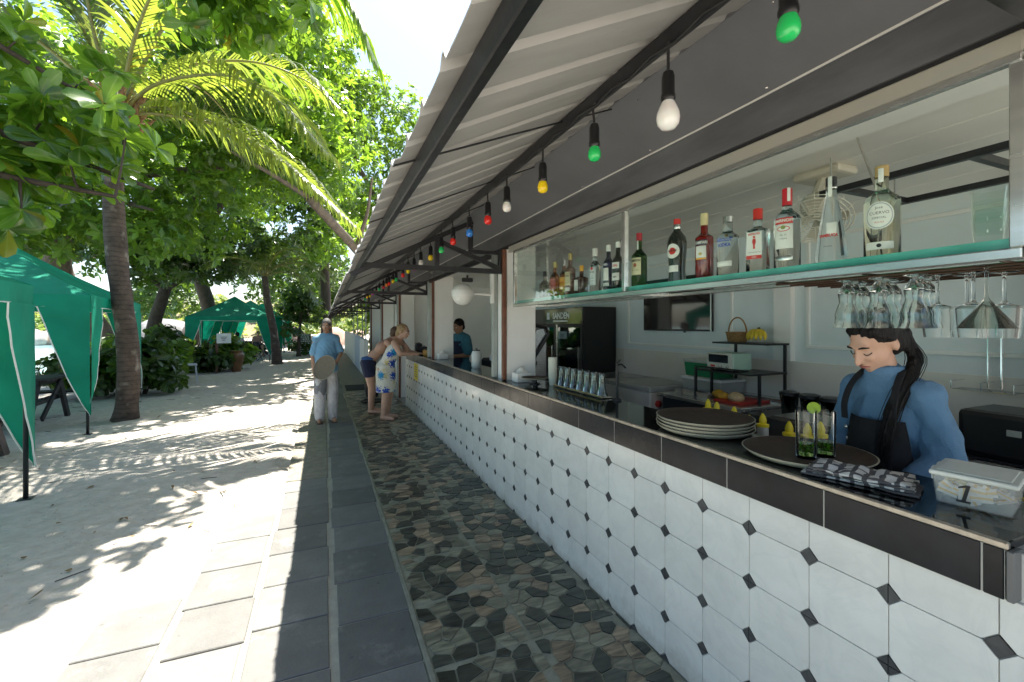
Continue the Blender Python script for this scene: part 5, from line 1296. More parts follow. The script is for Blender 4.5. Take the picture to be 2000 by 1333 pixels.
def frond_arrays(ctrl, n, Lmax, rng, wid=.044, hang=.55, spread=.85, seg=4, roll=0.0, ang=.55):
    c = catmull(ctrl, 12); K = len(c) - 1
    Pn = []; D0 = []; T = []; Ls = []
    for i in range(n):
        t = .13 + .87 * (i + .5) / n
        f = t * K; a = int(min(K - 1, f)); p = c[a].lerp(c[a + 1], f - a); tg = (c[min(K, a + 1)] - c[max(0, a - 1)]).normalized()
        sd = tg.cross(Vector((0, 0, 1)))
        sd = sd.normalized() if sd.length > .05 else Vector((1, 0, 0))
        if roll: sd = Quaternion(tg, roll) @ sd
        prof = (min(1, (t - .06) * 3.2)) * (1 - .72 * max(0, t - .55) / .45)
        for s in (-1, 1):
            if rng.random() < .03: continue
            a2 = ang + .35 * t + rng.normal() * .06
            d = sd * (s * math.cos(a2)) + tg * math.sin(a2) + Vector((0, 0, spread * .25))
            Pn.append(p); D0.append(d.normalized()); T.append(tg); Ls.append(Lmax * prof * rng.uniform(.85, 1.1))
    Pn = np.array(Pn); D = np.array(D0); Ls = np.array(Ls); m = len(Pn)
    hg = hang * rng.uniform(.75, 1.3, m)
    V = np.zeros((m, seg + 1, 2, 3)); pos = Pn.copy(); d = D.copy()
    ws = wid * rng.uniform(.8, 1.15, m)
    prof = [.55, 1, .95, .65, .08] if seg == 4 else [.6, 1, .7, .1]
    tn = np.array([list(v) for v in T])
    wv = norm(np.cross(d, np.cross(tn, d)) * .0 + tn)
    for k in range(seg + 1):
        w = norm(wv - d * np.sum(wv * d, 1, keepdims=True))
        V[:, k, 0] = pos - w * (ws * prof[k] * .5)[:, None]; V[:, k, 1] = pos + w * (ws * prof[k] * .5)[:, None]
        pos = pos + d * (Ls / seg)[:, None]
        d = d.copy(); d[:, 2] -= hg * (.35 + .3 * k); d = norm(d)
    base = (np.arange(m) * (seg + 1) * 2)[:, None]
    q = np.array([[k * 2, k * 2 + 1, k * 2 + 3, k * 2 + 2] for k in range(seg)])
    F_ = (base[:, :, None] + q[None]).reshape(-1, 4)
    return V.reshape(-1, 3), F_, np.repeat(rng.random(m) * .68, (seg + 1) * 2), c
def add_frond(tree_o, ctrl, n, Lmax, mat, r=.028, **k):
    o = wloc(tree_o); ctrl = [Vector(p) - o for p in ctrl]
    V, F_, rn, c = frond_arrays(ctrl, n, Lmax, NR, **k)
    mb = MB().tube(c, [r * (1.3 - 1.1 * i / (len(c) - 1)) for i in range(len(c))], 6)
    f = part('frond', mb, FRST, tree_o, smooth='all')
    link('leaflets', np_mesh('leaflets', V, F_, rn, mat), f, kind='stuff')
    return f
FRST = M('frond_stalk', (.20, .19, .06), .5, var=.25, scale=6)
def arc(base, az, el, L, droop):
    pts_ = []; p = Vector(base); e = el
    for k in range(6):
        pts_.append(p.copy()); p = p + Vector((math.cos(az) * math.cos(e), math.sin(az) * math.cos(e), math.sin(e))) * (L / 5); e -= droop / 5
    return pts_

# ------------------------------------------------------------------ coconut palm by the second tent
pm = thing('coconut_palm', 'tall coconut palm with a scarred trunk beside the big green tent', 'palm tree', (-3.02, 9.29, 0), group='palms on the sand')
part('trunk', trunk_mb([(-3.05, 9.29, -.15), (-2.98, 9.25, .35), (-2.96, 9.2, 1.2), (-3.08, 9.15, 2.6), (-3.12, 9.1, 3.9), (-3.05, 9.1, 5.0)], .155, .135, 18, 1.55, .09, 12), PBARK, pm, W=True, smooth='all')
cr_ = Vector((-3.05, 9.1, 4.95))
mb = MB()
for k in range(16):
    a = k * 2.4; z = 4.55 + .03 * k; p = Vector((-3.05 + .15 * math.cos(a), 9.1 + .15 * math.sin(a), z))
    mb.tube([p, p + Vector((.16 * math.cos(a), .16 * math.sin(a), .26)), p + Vector((.34 * math.cos(a), .34 * math.sin(a), .42 + .1 * (k % 3)))], [.07, .05, .008], 6)
part('leaf_bases', mb, M('fibrous_sheath', (.20, .11, .055), .9, var=.5, scale=25, bump=.9, bscale=60), pm, W=True, smooth='all')
mb = MB()
for k in range(60):
    a = R.uniform(0, 6.28); p = cr_ + Vector((.12 * math.cos(a), .12 * math.sin(a), R.uniform(-.1, .2))); q = p + Vector((R.uniform(.1, .45) * math.cos(a), R.uniform(.1, .45) * math.sin(a), R.uniform(.05, .5)))
    mb.tube([p, (p + q) / 2 + Vector((0, 0, .08)), q], [.012, .009, .003], 4)
part('flower_spike', mb, M('dry_flower_stalk', (.34, .26, .08), .8, var=.4), pm, W=True)
fr_list = [
    ([cr_, (-2.4, 8.6, 5.35), (-1.35, 7.9, 5.35), (-.55, 7.2, 4.75), (.05, 6.7, 3.95)], 74, 1.2, LM_PALM, dict(hang=1.0)),
    ([cr_, (-2.35, 8.75, 5.05), (-1.5, 8.35, 4.75), (-.55, 7.8, 4.1), (.42, 7.4, 3.15)], 78, 1.2, LM_PALM, dict(hang=.95)),
    ([cr_, (-2.4, 8.9, 5.0), (-1.4, 8.9, 4.9), (-.4, 8.9, 4.4), (.55, 8.9, 3.4)], 60, 1.05, LM_PALM, dict(hang=.8)),
    ([cr_, (-2.2, 9.1, 5.9), (-1.2, 9.2, 6.3), (-.3, 9.1, 6.1), (.35, 8.8, 5.5)], 58, 1.0, LM_PALM, dict(hang=.8)),
    ([cr_, (-2.2, 8.7, 6.6), (-1.0, 8.2, 7.35), (-.1, 7.85, 7.2), (.45, 7.65, 6.6), (.80, 7.5, 5.8)], 80, 1.45, LM_YEL, dict(hang=1.3, wid=.055)),
    ([cr_, (-2.9, 9.3, 6.3), (-2.7, 9.6, 7.5), (-2.3, 9.9, 8.4)], 52, .9, LM_PALMD, dict(hang=.4)),
    ([cr_, (-3.3, 8.9, 6.2), (-3.3, 8.4, 7.4), (-3.0, 7.6, 8.3)], 52, .9, LM_PALMD, dict(hang=.4)),
    ([cr_, (-3.5, 9.2, 6.2), (-4.0, 9.3, 7.2), (-4.8, 9.4, 7.8)], 52, .9, LM_PALMD, dict(hang=.5)),
    ([cr_, (-3.8, 8.8, 5.7), (-4.6, 8.2, 6.0), (-5.3, 7.6, 5.6)], 52, .85, LM_PALMD, dict(hang=.6)),
    ([cr_, (-2.7, 9.7, 5.8), (-2.3, 10.6, 6.3), (-1.9, 11.6, 6.1), (-1.6, 12.3, 5.4)], 52, .9, LM_PALMD, dict(hang=.5)),
    ([cr_, (-3.3, 9.8, 5.6), (-3.7, 10.8, 5.7), (-4.0, 11.8, 5.0)], 50, .9, LM_PALMD, dict(hang=.5)),
    ([cr_, (-2.6, 8.3, 5.8), (-2.0, 7.3, 6.2), (-1.5, 6.5, 5.9)], 50, .85, LM_PALM, dict(hang=.5)),
]
for ctrl, n, Lm, m_, kw in fr_list: add_frond(pm, ctrl, n, Lm, m_, **kw)
# second palm, farther up the path
p2 = thing('coconut_palm', 'smaller leaning palm by the corner of the far green tent', 'palm tree', (-1.72, 20.1, 0), group='palms on the sand')
part('trunk', trunk_mb([(-1.70, 20.1, -.1), (-1.82, 20.1, 1.2), (-2.05, 20.1, 2.5), (-2.15, 20.1, 3.5)], .16, .12, 12, 1.6, .08, 8), PBARK, p2, W=True, smooth='all')
for k, (az, el, L_) in enumerate([(-.5, .7, 2.9), (.2, .9, 3.0), (1.0, .8, 2.6), (2.0, .9, 2.6), (2.9, .7, 2.7), (3.9, .8, 2.6), (4.6, .6, 2.9), (5.3, 1.0, 3.0), (5.7, .35, 2.8), (1.6, 1.3, 2.6)]):
    add_frond(p2, arc((-2.15, 20.1, 3.45), az, el, L_, 1.9), 34, .75, LM_PALM if k % 2 else LM_PALMD, hang=.7, wid=.05, seg=3)

# ------------------------------------------------------------------ near sea-almond tree: branches with single leaves
sa = thing('sea_almond_tree', 'sea almond tree whose large glossy leaves hang in at the upper left', 'tree', (-6.4, 3.2, 0), group='trees over the sand')
part('trunk', trunk_mb([(-6.4, 3.2, -.1), (-6.2, 3.3, 1.5), (-5.6, 3.6, 3.2), (-4.6, 4.2, 5.0)], .26, .14, 12, 1.5), BARK, sa, W=True, smooth='all')
lf_meshes = []
for k in range(3):
    V, F_, kk = leaf_arrays(np.zeros((1, 3)), np.array([[0, 1., 0]]), np.array([[0, 0, 1.]]), np.array([1.0]), np.array([.50 + .05 * k]), (np.array([0, .12, .3, .5, .7, .86, .96, 1.0]), np.array([.035, .12, .25, .38, .47, .45, .28, .06])), droop=.10 + .10 * k)
    lf_meshes.append(np_mesh('leaf', V, F_, np.full(len(V), .05 + .28 * k), LM_ALMOND, np.tile(np.array([0., 1., 0.]), len(V) // 3)))
def ros_obj(branch, p, ax, n, L):
    ax = Vector(ax).normalized(); u = ax.orthogonal().normalized(); v = ax.cross(u)
    for k in range(n):
        ph = k * 2.399 + R.uniform(-.3, .3); th = rad(R.uniform(48, 98))
        r_ = u * math.cos(ph) + v * math.sin(ph)
        y = (ax * math.cos(th) + r_ * math.sin(th)); y.z -= R.uniform(.0, .25); y.normalize()
        z = (ax * math.sin(th) - r_ * math.cos(th)); z = (z - y * z.dot(y)).normalized(); x = y.cross(z)
        l = L * R.uniform(.65, 1.12)
        m = Matrix(((x.x, y.x, z.x), (x.y, y.y, z.y), (x.z, y.z, z.z))) @ Matrix.Rotation(R.uniform(-.5, .5), 3, 'Y')
        o = link('leaf', lf_meshes[R.randrange(3)], branch, Vector(p) + r_ * .012); o.rotation_euler = m.to_euler(); o.scale = (l * R.uniform(.85, 1.15), l, l)
TIPS = [(-2.06, 4.38, 3.62), (-1.78, 4.55, 3.45), (-2.30, 4.30, 3.25), (-1.86, 4.30, 3.08), (-1.45, 4.42, 3.02), (-2.28, 4.15, 2.96), (-1.78, 4.1, 2.84), (-1.42, 4.22, 2.76), (-1.98, 3.98, 2.66), (-1.68, 4.06, 2.52), (-1.55, 4.18, 2.56), (-2.30, 3.9, 2.56), (-2.5, 4.2, 3.9), (-2.0, 4.0, 3.9), (-2.15, 4.0, 2.38), (-1.86, 4.02, 2.34), (-2.45, 4.0, 3.5), (-1.56, 4.55, 3.3), (-2.4, 3.95, 2.75), (-1.6, 4.0, 2.66), (-1.3, 4.0, 2.9)]
BRS = [[(-4.6, 4.2, 5.0), (-3.4, 4.3, 4.2), (-2.5, 4.3, 3.75), (-1.8, 4.5, 3.4)], [(-5.0, 4.0, 4.3), (-3.2, 4.1, 3.4), (-2.2, 4.2, 2.95), (-1.25, 4.4, 2.65)], [(-5.3, 3.8, 3.9), (-3.4, 3.9, 3.0), (-2.2, 3.98, 2.6), (-1.4, 4.12, 2.5)]]
bos = []
for b in BRS: bos.append((part('branch', trunk_mb(b, .05, .014, 7, 1, .1, 6), BARKD, sa, W=True, smooth='all'), [Vector(q) for q in catmull(b, 8)]))
o0 = wloc(sa)
nleaf = 0
for k, tp in enumerate(TIPS):
    tpv = Vector(tp); br, path = min(bos, key=lambda e: min((q - tpv).length for q in e[1])); q = min(path, key=lambda e: (e - tpv).length)
    ax = (tpv - q + Vector((.15, -.05, .22))); part('twig', MB().tube([q, (q + tpv) / 2 + Vector((0, 0, -.03)), tpv], [.011, .008, .006], 5), BARKD, sa, W=True)
    ros_obj(br, tpv - o0, ax, 12, R.uniform(.165, .215))
nb_ = [(q[0] + R.uniform(-.75, -.1), q[1] + R.uniform(.1, .6), q[2] + R.uniform(-.1, .35), .26, .26, .16) for q in TIPS for _ in range(3)]
link('near_foliage', crown_mesh('near_foliage', nb_, 130, 10, .19, LM_ALMOND, LEAF_FULL, .55, off=(-6.4, 3.2, 0), up=.1, spread=(48, 98)), sa, kind='stuff')
# its overhead crown, mostly above the frame, casting the leaf shadows; unseen high pads above the palm added to shade it
bl = pads((-2.9, 4.5, 6.4), (2.9, 2.3, .6), 40, .48) + pads((-1.5, 6.3, 6.55), (1.6, 1.3, .6), 20, .45) + pads((-1.1, 6.75, 5.85), (1.1, .7, .35), 9, .40) + pads((-.45, 7.0, 6.6), (.6, .6, .5), 5, .42) + pads((-3.6, 8.6, 7.4), (1.7, 1.5, .6), 10, .6) + pads((-1.05, 5.7, 6.5), (.85, 1.6, .4), 18, .42) + pads((-4.0, 10.4, 10.6), (1.7, 2.0, .6), 12, .8)
link('crown', crown_mesh('crown', bl, 1250, 9, .225, LM_ALMOND, LEAF_FULL, .55, off=(-6.4, 3.2, 0), up=.1), sa)
for b in ([(-4.6, 4.2, 5.0), (-3.6, 4.3, 5.9), (-2.4, 4.6, 6.5), (-1.0, 5.2, 6.8), .09], [(-3.6, 4.3, 5.9), (-2.6, 5.4, 6.4), (-1.2, 6.6, 6.7), .06]): part('branch', trunk_mb(b[:-1], b[-1], b[-1] * .3, 7, 1, .05, 5), BARKD, sa, W=True, smooth='all')

# ------------------------------------------------------------------ trees behind
tree('broad tree with a thick pale leaning trunk behind the big green tent', (-5.9, 17.4, 0), [(-5.9, 17.4, -.1), (-6.3, 17.2, 1.3), (-6.9, 16.6, 2.8), (-6.6, 15.8, 4.5)], .48, .30,
     [[(-6.6, 15.8, 4.4), (-5.5, 15.0, 5.2), (-4.0, 14.5, 5.6), (-2.2, 14.2, 5.9), .18], [(-6.7, 16.0, 4.0), (-7.5, 15.0, 5.0), (-8.6, 14.2, 5.6), .16], [(-5.5, 15.0, 5.2), (-4.6, 13.6, 4.6), (-3.6, 12.6, 4.2), .1]],
     pads((-4.3, 14.6, 6.3), (4.3, 3.6, 3.3), 52, 1.0) + pads((-5.8, 13.3, 3.9), (4.2, 2.4, .8), 22, .8) + pads((-2.5, 11.6, 7.2), (2.0, 1.7, .8), 16, .7) + pads((-2.0, 12.5, 9.6), (2.2, 2.0, 1.2), 16, .9), 3500, 8, .21, LM_MID)
tree('dark low spreading tree over the gap between the two groups of tents', (-6.8, 23.5, -.2), [(-6.8, 23.5, -.3), (-6.6, 23.2, 1.5), (-6.0, 22.6, 3.2)], .30, .20,
     [[(-6.0, 22.6, 3.1), (-4.6, 21.8, 3.9), (-3.0, 21.2, 4.3), .14], [(-6.0, 22.6, 3.1), (-7.5, 22.0, 4.0), .12]],
     pads((-5.0, 20.5, 4.4), (5.0, 2.6, 1.5), 40, .9), 1700, 8, .21, LM_DARK, BARKD)
tree('very tall bright tree rising behind the other trees at the top', (-5.2, 26.5, -.1), [(-5.6, 27.5, -.2), (-5.3, 26.6, 2.2), (-5.5, 25.4, 4.4), (-4.8, 24.5, 6.5), (-4.6, 23.5, 9)], .36, .2,
     [[(-4.8, 24.5, 6.5), (-3.0, 23.0, 9), (-1.5, 22.5, 11), .2], [(-4.8, 24.5, 6.5), (-7, 23.5, 9), (-9, 23, 11), .18]],
     pads((-5.2, 23.0, 10.5), (6.2, 4.2, 5.5), 70, 1.4) + pads((-1.2, 19.0, 11.6), (2.3, 3.0, 3.2), 26, 1.1), 3300, 8, .27, LM_YEL, BARKD)
tree('tree whose bare trunk leans left over the awning eave', (2.35, 18.2, 0), [(2.35, 18.2, -.1), (2.28, 18.0, 2.2), (2.05, 17.5, 3.3), (1.0, 15.9, 4.15), (-.4, 13.9, 5.2)], .24, .13,
     [[(1.0, 15.9, 4.15), (1.3, 15.2, 5.2), (1.4, 14.6, 6.2), .09], [(-.4, 13.9, 5.2), (-1.4, 13.2, 5.6), (-2.2, 12.8, 5.9), .08]],
     pads((-.7, 13.9, 6.6), (2.1, 2.6, 1.4), 30, .75) + pads((.2, 16.4, 4.6), (1.2, 1.6, .8), 8, .55) + pads((-.6, 18.0, 7.6), (2.2, 3.2, 1.6), 26, .85), 2000, 8, .19, LM_MID)
tree('tall rounded tree standing over the awning roof against the sky', (2.8, 24.5, 0), [(2.8, 24.5, -.1), (2.8, 24.2, 4), (2.7, 23.5, 8)], .34, .18,
     [[(2.7, 23.5, 7.5), (4.2, 23, 10), (5, 22.8, 11.2), .13], [(2.7, 23.5, 7.5), (1.2, 22.8, 10), (.6, 22.4, 11.5), .13]],
     pads((2.3, 23.0, 9.6), (3.6, 3.4, 5.2), 54, 1.1) + pads((.4, 22.5, 12.6), (1.6, 2, 2.2), 12, .9), 2700, 8, .20, LM_MID)
tree('tall tree closing the end of the path behind the far tents', (.2, 31, 0), [(.2, 31, -.1), (.1, 30.6, 4), (0, 30, 8)], .36, .2,
     [[(0, 30, 7.5), (-2, 29, 10), .14], [(0, 30, 7.5), (2, 29.4, 10), .14]],
     pads((-.6, 29.5, 8.5), (4.6, 3.5, 5.6), 52, 1.3) + pads((-3.5, 30, 4.6), (2.5, 2, 1.6), 12, .9), 1900, 8, .27, LM_DARK, BARKD)
tree('young dense dark tree beside the path past the far tents', (-1.15, 24.6, 0), [(-1.15, 24.6, -.1), (-1.12, 24.5, 1.0), (-1.0, 24.4, 2.4)], .10, .05, [],
     pads((-1.05, 24.2, 2.6), (1.0, .9, 1.75), 18, .5), 520, 8, .20, LM_DARK, BARKD)
tree('slim tree with drooping leaves behind the far end of the bar', (3.4, 17.6, 0), [(3.4, 17.6, -.1), (3.3, 17.5, 2), (3.0, 17.3, 3.2)], .09, .05, [],
     pads((2.6, 19.5, 2.1), (.8, 1.6, 1.2), 14, .5), 460, 8, .2, LM_YEL, BARK)
# low shrubs
def shrub(label, x, y, rx, ry, h, n, L, mat, z0=0.0, name='leafy_shrub'):
    t = thing(name, label, 'shrub', (x, y, z0), group='shrubs on the sand')
    mb = MB()
    for k in range(7):
        a = R.uniform(0, 6.28); mb.tube([(.05 * math.cos(a), .05 * math.sin(a), -.05), (.3 * rx * math.cos(a), .3 * ry * math.sin(a), h * .45), (.7 * rx * math.cos(a), .7 * ry * math.sin(a), h * .8)], [.02, .014, .006], 5)
    part('stems', mb, BARKD, t)
    link('foliage', crown_mesh('foliage', pads((0, 0, h * .5), (rx, ry, h * .45), 14, min(rx, ry, h) * .45), n, 8, L, mat, LEAF_FULL, .6, thick=.6), t)
shrub('broad-leaved shrub between the scarred palm and the white stool', -3.75, 12.4, .95, .9, 1.3, 170, .23, LM_DARK)
shrub('dark low shrub behind the scarred palm trunk', -4.6, 12.6, .9, .9, 1.1, 150, .22, LM_DARK)
shrub('tall shrub left of the white stool', -4.5, 15.2, .9, .8, 1.5, 150, .26, LM_MID)
shrub('dense shrub under the little white sign', -3.5, 17.6, .95, .7, 1.35, 190, .22, LM_DARK)
shrub('yellow-green shrub beside the clay urn', -2.95, 18.3, .75, .6, 1.45, 150, .22, LM_YEL)
shrub('shrub in front of the grey boulder', -4.9, 18.6, .9, .8, 1.6, 150, .24, LM_DARK)
shrub('low shrub at the foot of the young dark tree', -.9, 25.6, .8, .7, 1.1, 90, .2, LM_DARK)
shrub('small bush behind the seated people at the first tent', -7.6, 13.2, .9, .8, .7, 90, .2, LM_YEL, -.35)
# rocks and headland across the water
ROCK = M('pale_boulder', (.42, .38, .33), .9, var=.3, scale=1.2, bump=.8, bscale=4)
GROCK = M('grey_streaked_boulder', (.20, .20, .21), .8, var=.6, scale=2.2, bump=.8, bscale=5, stretch=(1, 1, .3))
def boulder(label, c, r, mat, grp=None, sd=0):
    mb = MB().ball((0, 0, 0), r, 18, 12)
    mb.v = [tuple(Vector(p) * (1 + .22 * mn.noise(Vector(p) / max(r) * 1.6 + Vector((sd, 0, 0))) + .08 * mn.noise(Vector(p) / max(r) * 4 + Vector((sd, 3, 0))))) for p in mb.v]
    o = part('boulder', mb, mat, smooth='all'); o.location = c; o.rotation_euler = (0, 0, sd * 1.3); return tag(o, label, 'boulder', grp)
boulder('big grey streaked boulder behind the shrubs by the water', (-8.4, 31, .2), (1.9, 1.5, 1.7), GROCK)
boulder('brown boulder right of the grey streaked one', (-6.6, 30, .3), (.9, .9, 1.7), M('brown_boulder', (.10, .08, .07), .9, var=.4, bump=.8, bscale=5), None, 2)
for k in range(34):
    f = k / 33; d = 52 + R.uniform(-3, 5); u = -1.28 + .62 * f + R.uniform(-.01, .01)
    boulder('pale boulder in the breakwater across the water', (d * (.3896 + u * .921), d * (.921 - u * .3896), -.5 + R.uniform(0, .5)), (R.uniform(1.0, 2.2), R.uniform(1, 2), R.uniform(.7, 1.5)), ROCK, 'boulders of the breakwater', k + 1)
HILL = M('dry_hillside', (.20, .17, .10), .9, var=.3, scale=.3)
mb = MB()
def hill(u, v):
    q = -1.5 + 1.45 * u; d = 80 + 60 * v; hgt = (1 - (2 * v - 1) ** 2) * (4 + 5 * math.sin(u * 3.1) + 1.5 * mn.noise(Vector((u * 6, v * 3, 0))))
    return (d * (.3896 + q * .921), d * (.921 - q * .3896), -1.2 + hgt)
mb.grid(hill, 40, 12); structure('headland_hills', mb, HILL, smooth='all', fix=False)
hb = []
for k in range(190):
    q = R.uniform(-1.45, -.3); d = R.uniform(78, 104); h = R.uniform(.5, 7.5) * (d - 70) / 30
    s = R.uniform(1.6, 3.2); hb.append((d * (.3896 + q * .921), d * (.921 - q * .3896), h, s, s, s * .75))
o = link('distant_wood', crown_mesh('distant_wood', hb, 5200, 5, 1.0, LM_HILL, thick=.5), None, kind='stuff')
# dense growth closing the view between the tents and behind the bar end
gb = []
for k in range(46): gb.append((R.uniform(-14, 1.0), R.uniform(36, 44), R.uniform(2.6, 9.5), R.uniform(1.2, 2.2), 1.6, R.uniform(1, 1.8)))
for k in range(26): gb.append((R.uniform(-2.6, 6.5), R.uniform(42, 50), R.uniform(1.6, 8.5), R.uniform(1.2, 2.2), 1.6, R.uniform(1, 1.8)))
for k in range(20): gb.append((R.uniform(2.6, 7.5), R.uniform(18, 32), R.uniform(.8, 3.4), R.uniform(.8, 1.4), 1.0, R.uniform(.7, 1.2)))
for k in range(16): gb.append((R.uniform(-16, -9), R.uniform(17, 27), R.uniform(3.4, 8.5), R.uniform(1.1, 1.9), 1.6, R.uniform(1, 1.5)))
link('backing_thicket', crown_mesh('backing_thicket', gb, 5600, 7, .34, LM_DARK, thick=.6), None, kind='stuff')
mb = MB(); mb.grid(lambda u, v: (-3 + 6 * u, 37 + 2.5 * v, -.1 + 2.0 * math.sin(math.pi * v) * (.6 + .4 * mn.noise(Vector((u * 4, v * 2, 0))))), 20, 8)
structure('pink_rock_bank', mb, M('pinkish_rock', (.40, .27, .21), .9, var=.3, scale=2, bump=.8, bscale=5), smooth='all', fix=False)

# ------------------------------------------------------------------ green tents
TENT, nt, P, out = nodes('green_tent_fabric'); L = nt.links
P.inputs['Roughness'].default_value = .62; P.inputs['Specular IOR Level'].default_value = .22
nz = N(nt, 'ShaderNodeTexNoise', Scale=2.2, Detail=5.0); ge = N(nt, 'ShaderNodeNewGeometry'); L.new(ge.outputs['Position'], nz.inputs['Vector'])
cr = N(nt, 'ShaderNodeValToRGB'); cr.color_ramp.elements[0].position = .3; cr.color_ramp.elements[0].color = (.004, .19, .115, 1); cr.color_ramp.elements[1].position = .75; cr.color_ramp.elements[1].color = (.009, .30, .185, 1)
L.new(nz.outputs[0], cr.inputs[0]); L.new(cr.outputs[0], P.inputs['Base Color'])
bp = N(nt, 'ShaderNodeBump', Strength=.55); bp.inputs['Distance'].default_value = .06; L.new(nz.outputs[0], bp.inputs['Height']); L.new(bp.outputs[0], P.inputs['Normal'])
tl = N(nt, 'ShaderNodeBsdfTranslucent'); tl.inputs[0].default_value = (.01, .42, .26, 1)
ms = N(nt, 'ShaderNodeMixShader'); ms.inputs[0].default_value = .22; L.new(P.outputs[0], ms.inputs[1]); L.new(tl.outputs[0], ms.inputs[2]); L.new(ms.outputs[0], out.inputs[0])
PIPING = M('white_piping', (.72, .74, .70), .6)
POLE = M('dark_tent_pole', (.04, .045, .05), .4, metal=.5)
def tent(label, c, rz, h=1.6, ez=1.93, pz=2.88, low=.28, fw=.46):
    t = thing('market_tent', label, 'tent', (c[0], c[1], 0), rz, group='green tents on the sand')
    mb = MB(); n = 10
    for s in range(4):
        a = Matrix.Rotation(s * math.pi / 2, 3, 'Z')
        def fn(u, v):
            k = 1 - v; x = (u * 2 - 1) * h * k; y = -h * k
            x += .012 * mn.noise(Vector((u * 5, v * 4, s * 3 + c[0])))
            z = ez + (pz - ez) * v + .02 * mn.noise(Vector((u * 6, v * 5, s * 7 + c[1]))) * (1 - v) - .05 * math.sin(math.pi * v) - .025 * math.sin(math.pi * u) * (1 - v) * v * 4
            return tuple(a @ Vector((x, y, z)))
        mb.grid(fn, 22, 16)
    part('roof', mb, TENT, t, fix=False, smooth=True)
    vz = ez - .17
    for s in range(4):
        a = Matrix.Rotation(s * math.pi / 2, 3, 'Z'); mb = MB()
        mb.grid(lambda u, v: tuple(a @ Vector(((u * 2 - 1) * h, -h - .006 - .012 * math.sin(u * 17 + s) * v, ez - (ez - vz) * v))), 24, 3)
        part('valance', mb, TENT, t, fix=False, smooth='all')
        pp = [tuple(a @ Vector(((u / 12 * 2 - 1) * (h - fw), -h - .012, vz))) for u in range(13)]
        part('piping', MB().tube(pp, .006, 5), PIPING, t)
    for sx, sy in ((1, 1), (1, -1), (-1, 1), (-1, -1)):
        mb = MB(); pts1 = []
        for face in (0, 1):
            def fn(u, v):
                w = fw * (1 - v) + .075 * (1 - v ** 5)
                z = vz - (vz - low) * v; q = w * u
                off = .014 + .03 * math.sin(v * 5 + sx + sy * 2 + face) * v * u + .022 * max(-.4, mn.noise(Vector((u * 2.5 + sx, v * 7, face * 3 + c[0] + sy)))) * (.3 + u)
                return (sx * (h - q), sy * (h + off), z) if face == 0 else (sx * (h + off), sy * (h - q), z)
            mb.grid(fn, 10, 24); pts1 += [fn(1, k / 12) for k in (range(13) if face == 0 else range(12, -1, -1))] if face == 0 else []
            if face == 1: pts1 += [fn(1, k / 12) for k in range(12, -1, -1)]
        f = part('corner_flap', mb, TENT, t, fix=False, smooth='all')
        part('piping', MB().tube(pts1, .007, 5), PIPING, f)
        part('pole', MB().tube([(sx * (h - .035), sy * (h - .035), -.05), (sx * (h - .035), sy * (h - .035), ez - .03)], .019, 8), POLE, t, smooth='all')
        part('foot_plate', MB().b2(sx * (h - .035) - .05, sx * (h - .035) + .05, sy * (h - .035) - .05, sy * (h - .035) + .05, .0, .012), POLE, t)
    return t
tent('green tent at the left edge with only its nearest corner flap in view', (-3.82, 3.63), .123, ez=1.92, pz=2.75)
tent('big green pyramid tent with white-edged flaps behind the first one', (-4.84, 9.56), .123, ez=1.99, pz=3.02)
tent('far green tent beyond the shrubs with sunlit patches on its roof', (-3.62, 22.95), .03, 1.5, ez=1.93, pz=2.85)
tent('second far green tent, its roof tip just behind the sunlit one', (-3.45, 26.3), .03, 1.5, ez=1.93, pz=2.85)
tent('farthest green tent at the end of the row', (-3.3, 29.6), .03, 1.5, ez=1.93, pz=2.85)
# ------------------------------------------------------------------ picnic tables
DW = M('dark_painted_timber', (.022, .022, .024), .6, var=.4, scale=8, stretch=(3, 3, 3), bump=.3)
GW = M('grey_brown_timber', (.09, .07, .06), .7, var=.4, scale=8, bump=.3)
def picnic(label, x, y, rz, m=DW, group='picnic tables under the tents', L_=1.8, leg=None):
    t = thing('picnic_table', label, 'picnic table', (x, y, 0), rz, group=group)
    for k in range(5): part('top_plank', MB().b2(-L_ / 2, L_ / 2, -.36 + .146 * k, -.36 + .146 * k + .138, .715, .755), m, t, bevel=.004)
    for s in (-1, 1):
        for k in range(2): part('bench_plank', MB().b2(-L_ / 2, L_ / 2, s * .70 - .145 + .148 * k, s * .70 - .145 + .148 * k + .14, .42, .455), m, t, bevel=.004)
    for sx in (-1, 1):
        x0 = sx * (L_ / 2 - .14)
        for s in (-1, 1): part('leg', MB().bar((x0 + s * .0225, s * .30, .712), (x0 + s * .0225, -s * .10 + s * .82, 0.02) if False else (x0 + s * .0225, s * .68, .0), .045, .11, up=(0, 1, 0)), leg or m, t)
        part('cross_beam', MB().b2(x0 - .0675 - .02, x0 - .0455, -.80, .80, .335, .419), m, t); part('top_beam', MB().b2(x0 - .022, x0 + .022, -.34, .34, .64, .714), m, t)
        part('cross_brace', MB().bar((x0 + .048, -.40, .14), (x0 + .048, .30, .66), .03, .08, up=(0, 1, 0)), m, t)
    return t
picnic('dark picnic table under the big green tent', -4.75, 9.25, .10)
picnic('grey-legged picnic table at the left edge under the nearest tent', -4.25, 6.55, .06, leg=GW)
for k, (x, y) in enumerate(((-3.5, 22.6), (-3.4, 26.0), (-3.3, 29.4))): picnic(f"dark picnic table under the {['near one', 'middle one', 'last one'][k]} of the three far tents", x, y, 1.6)
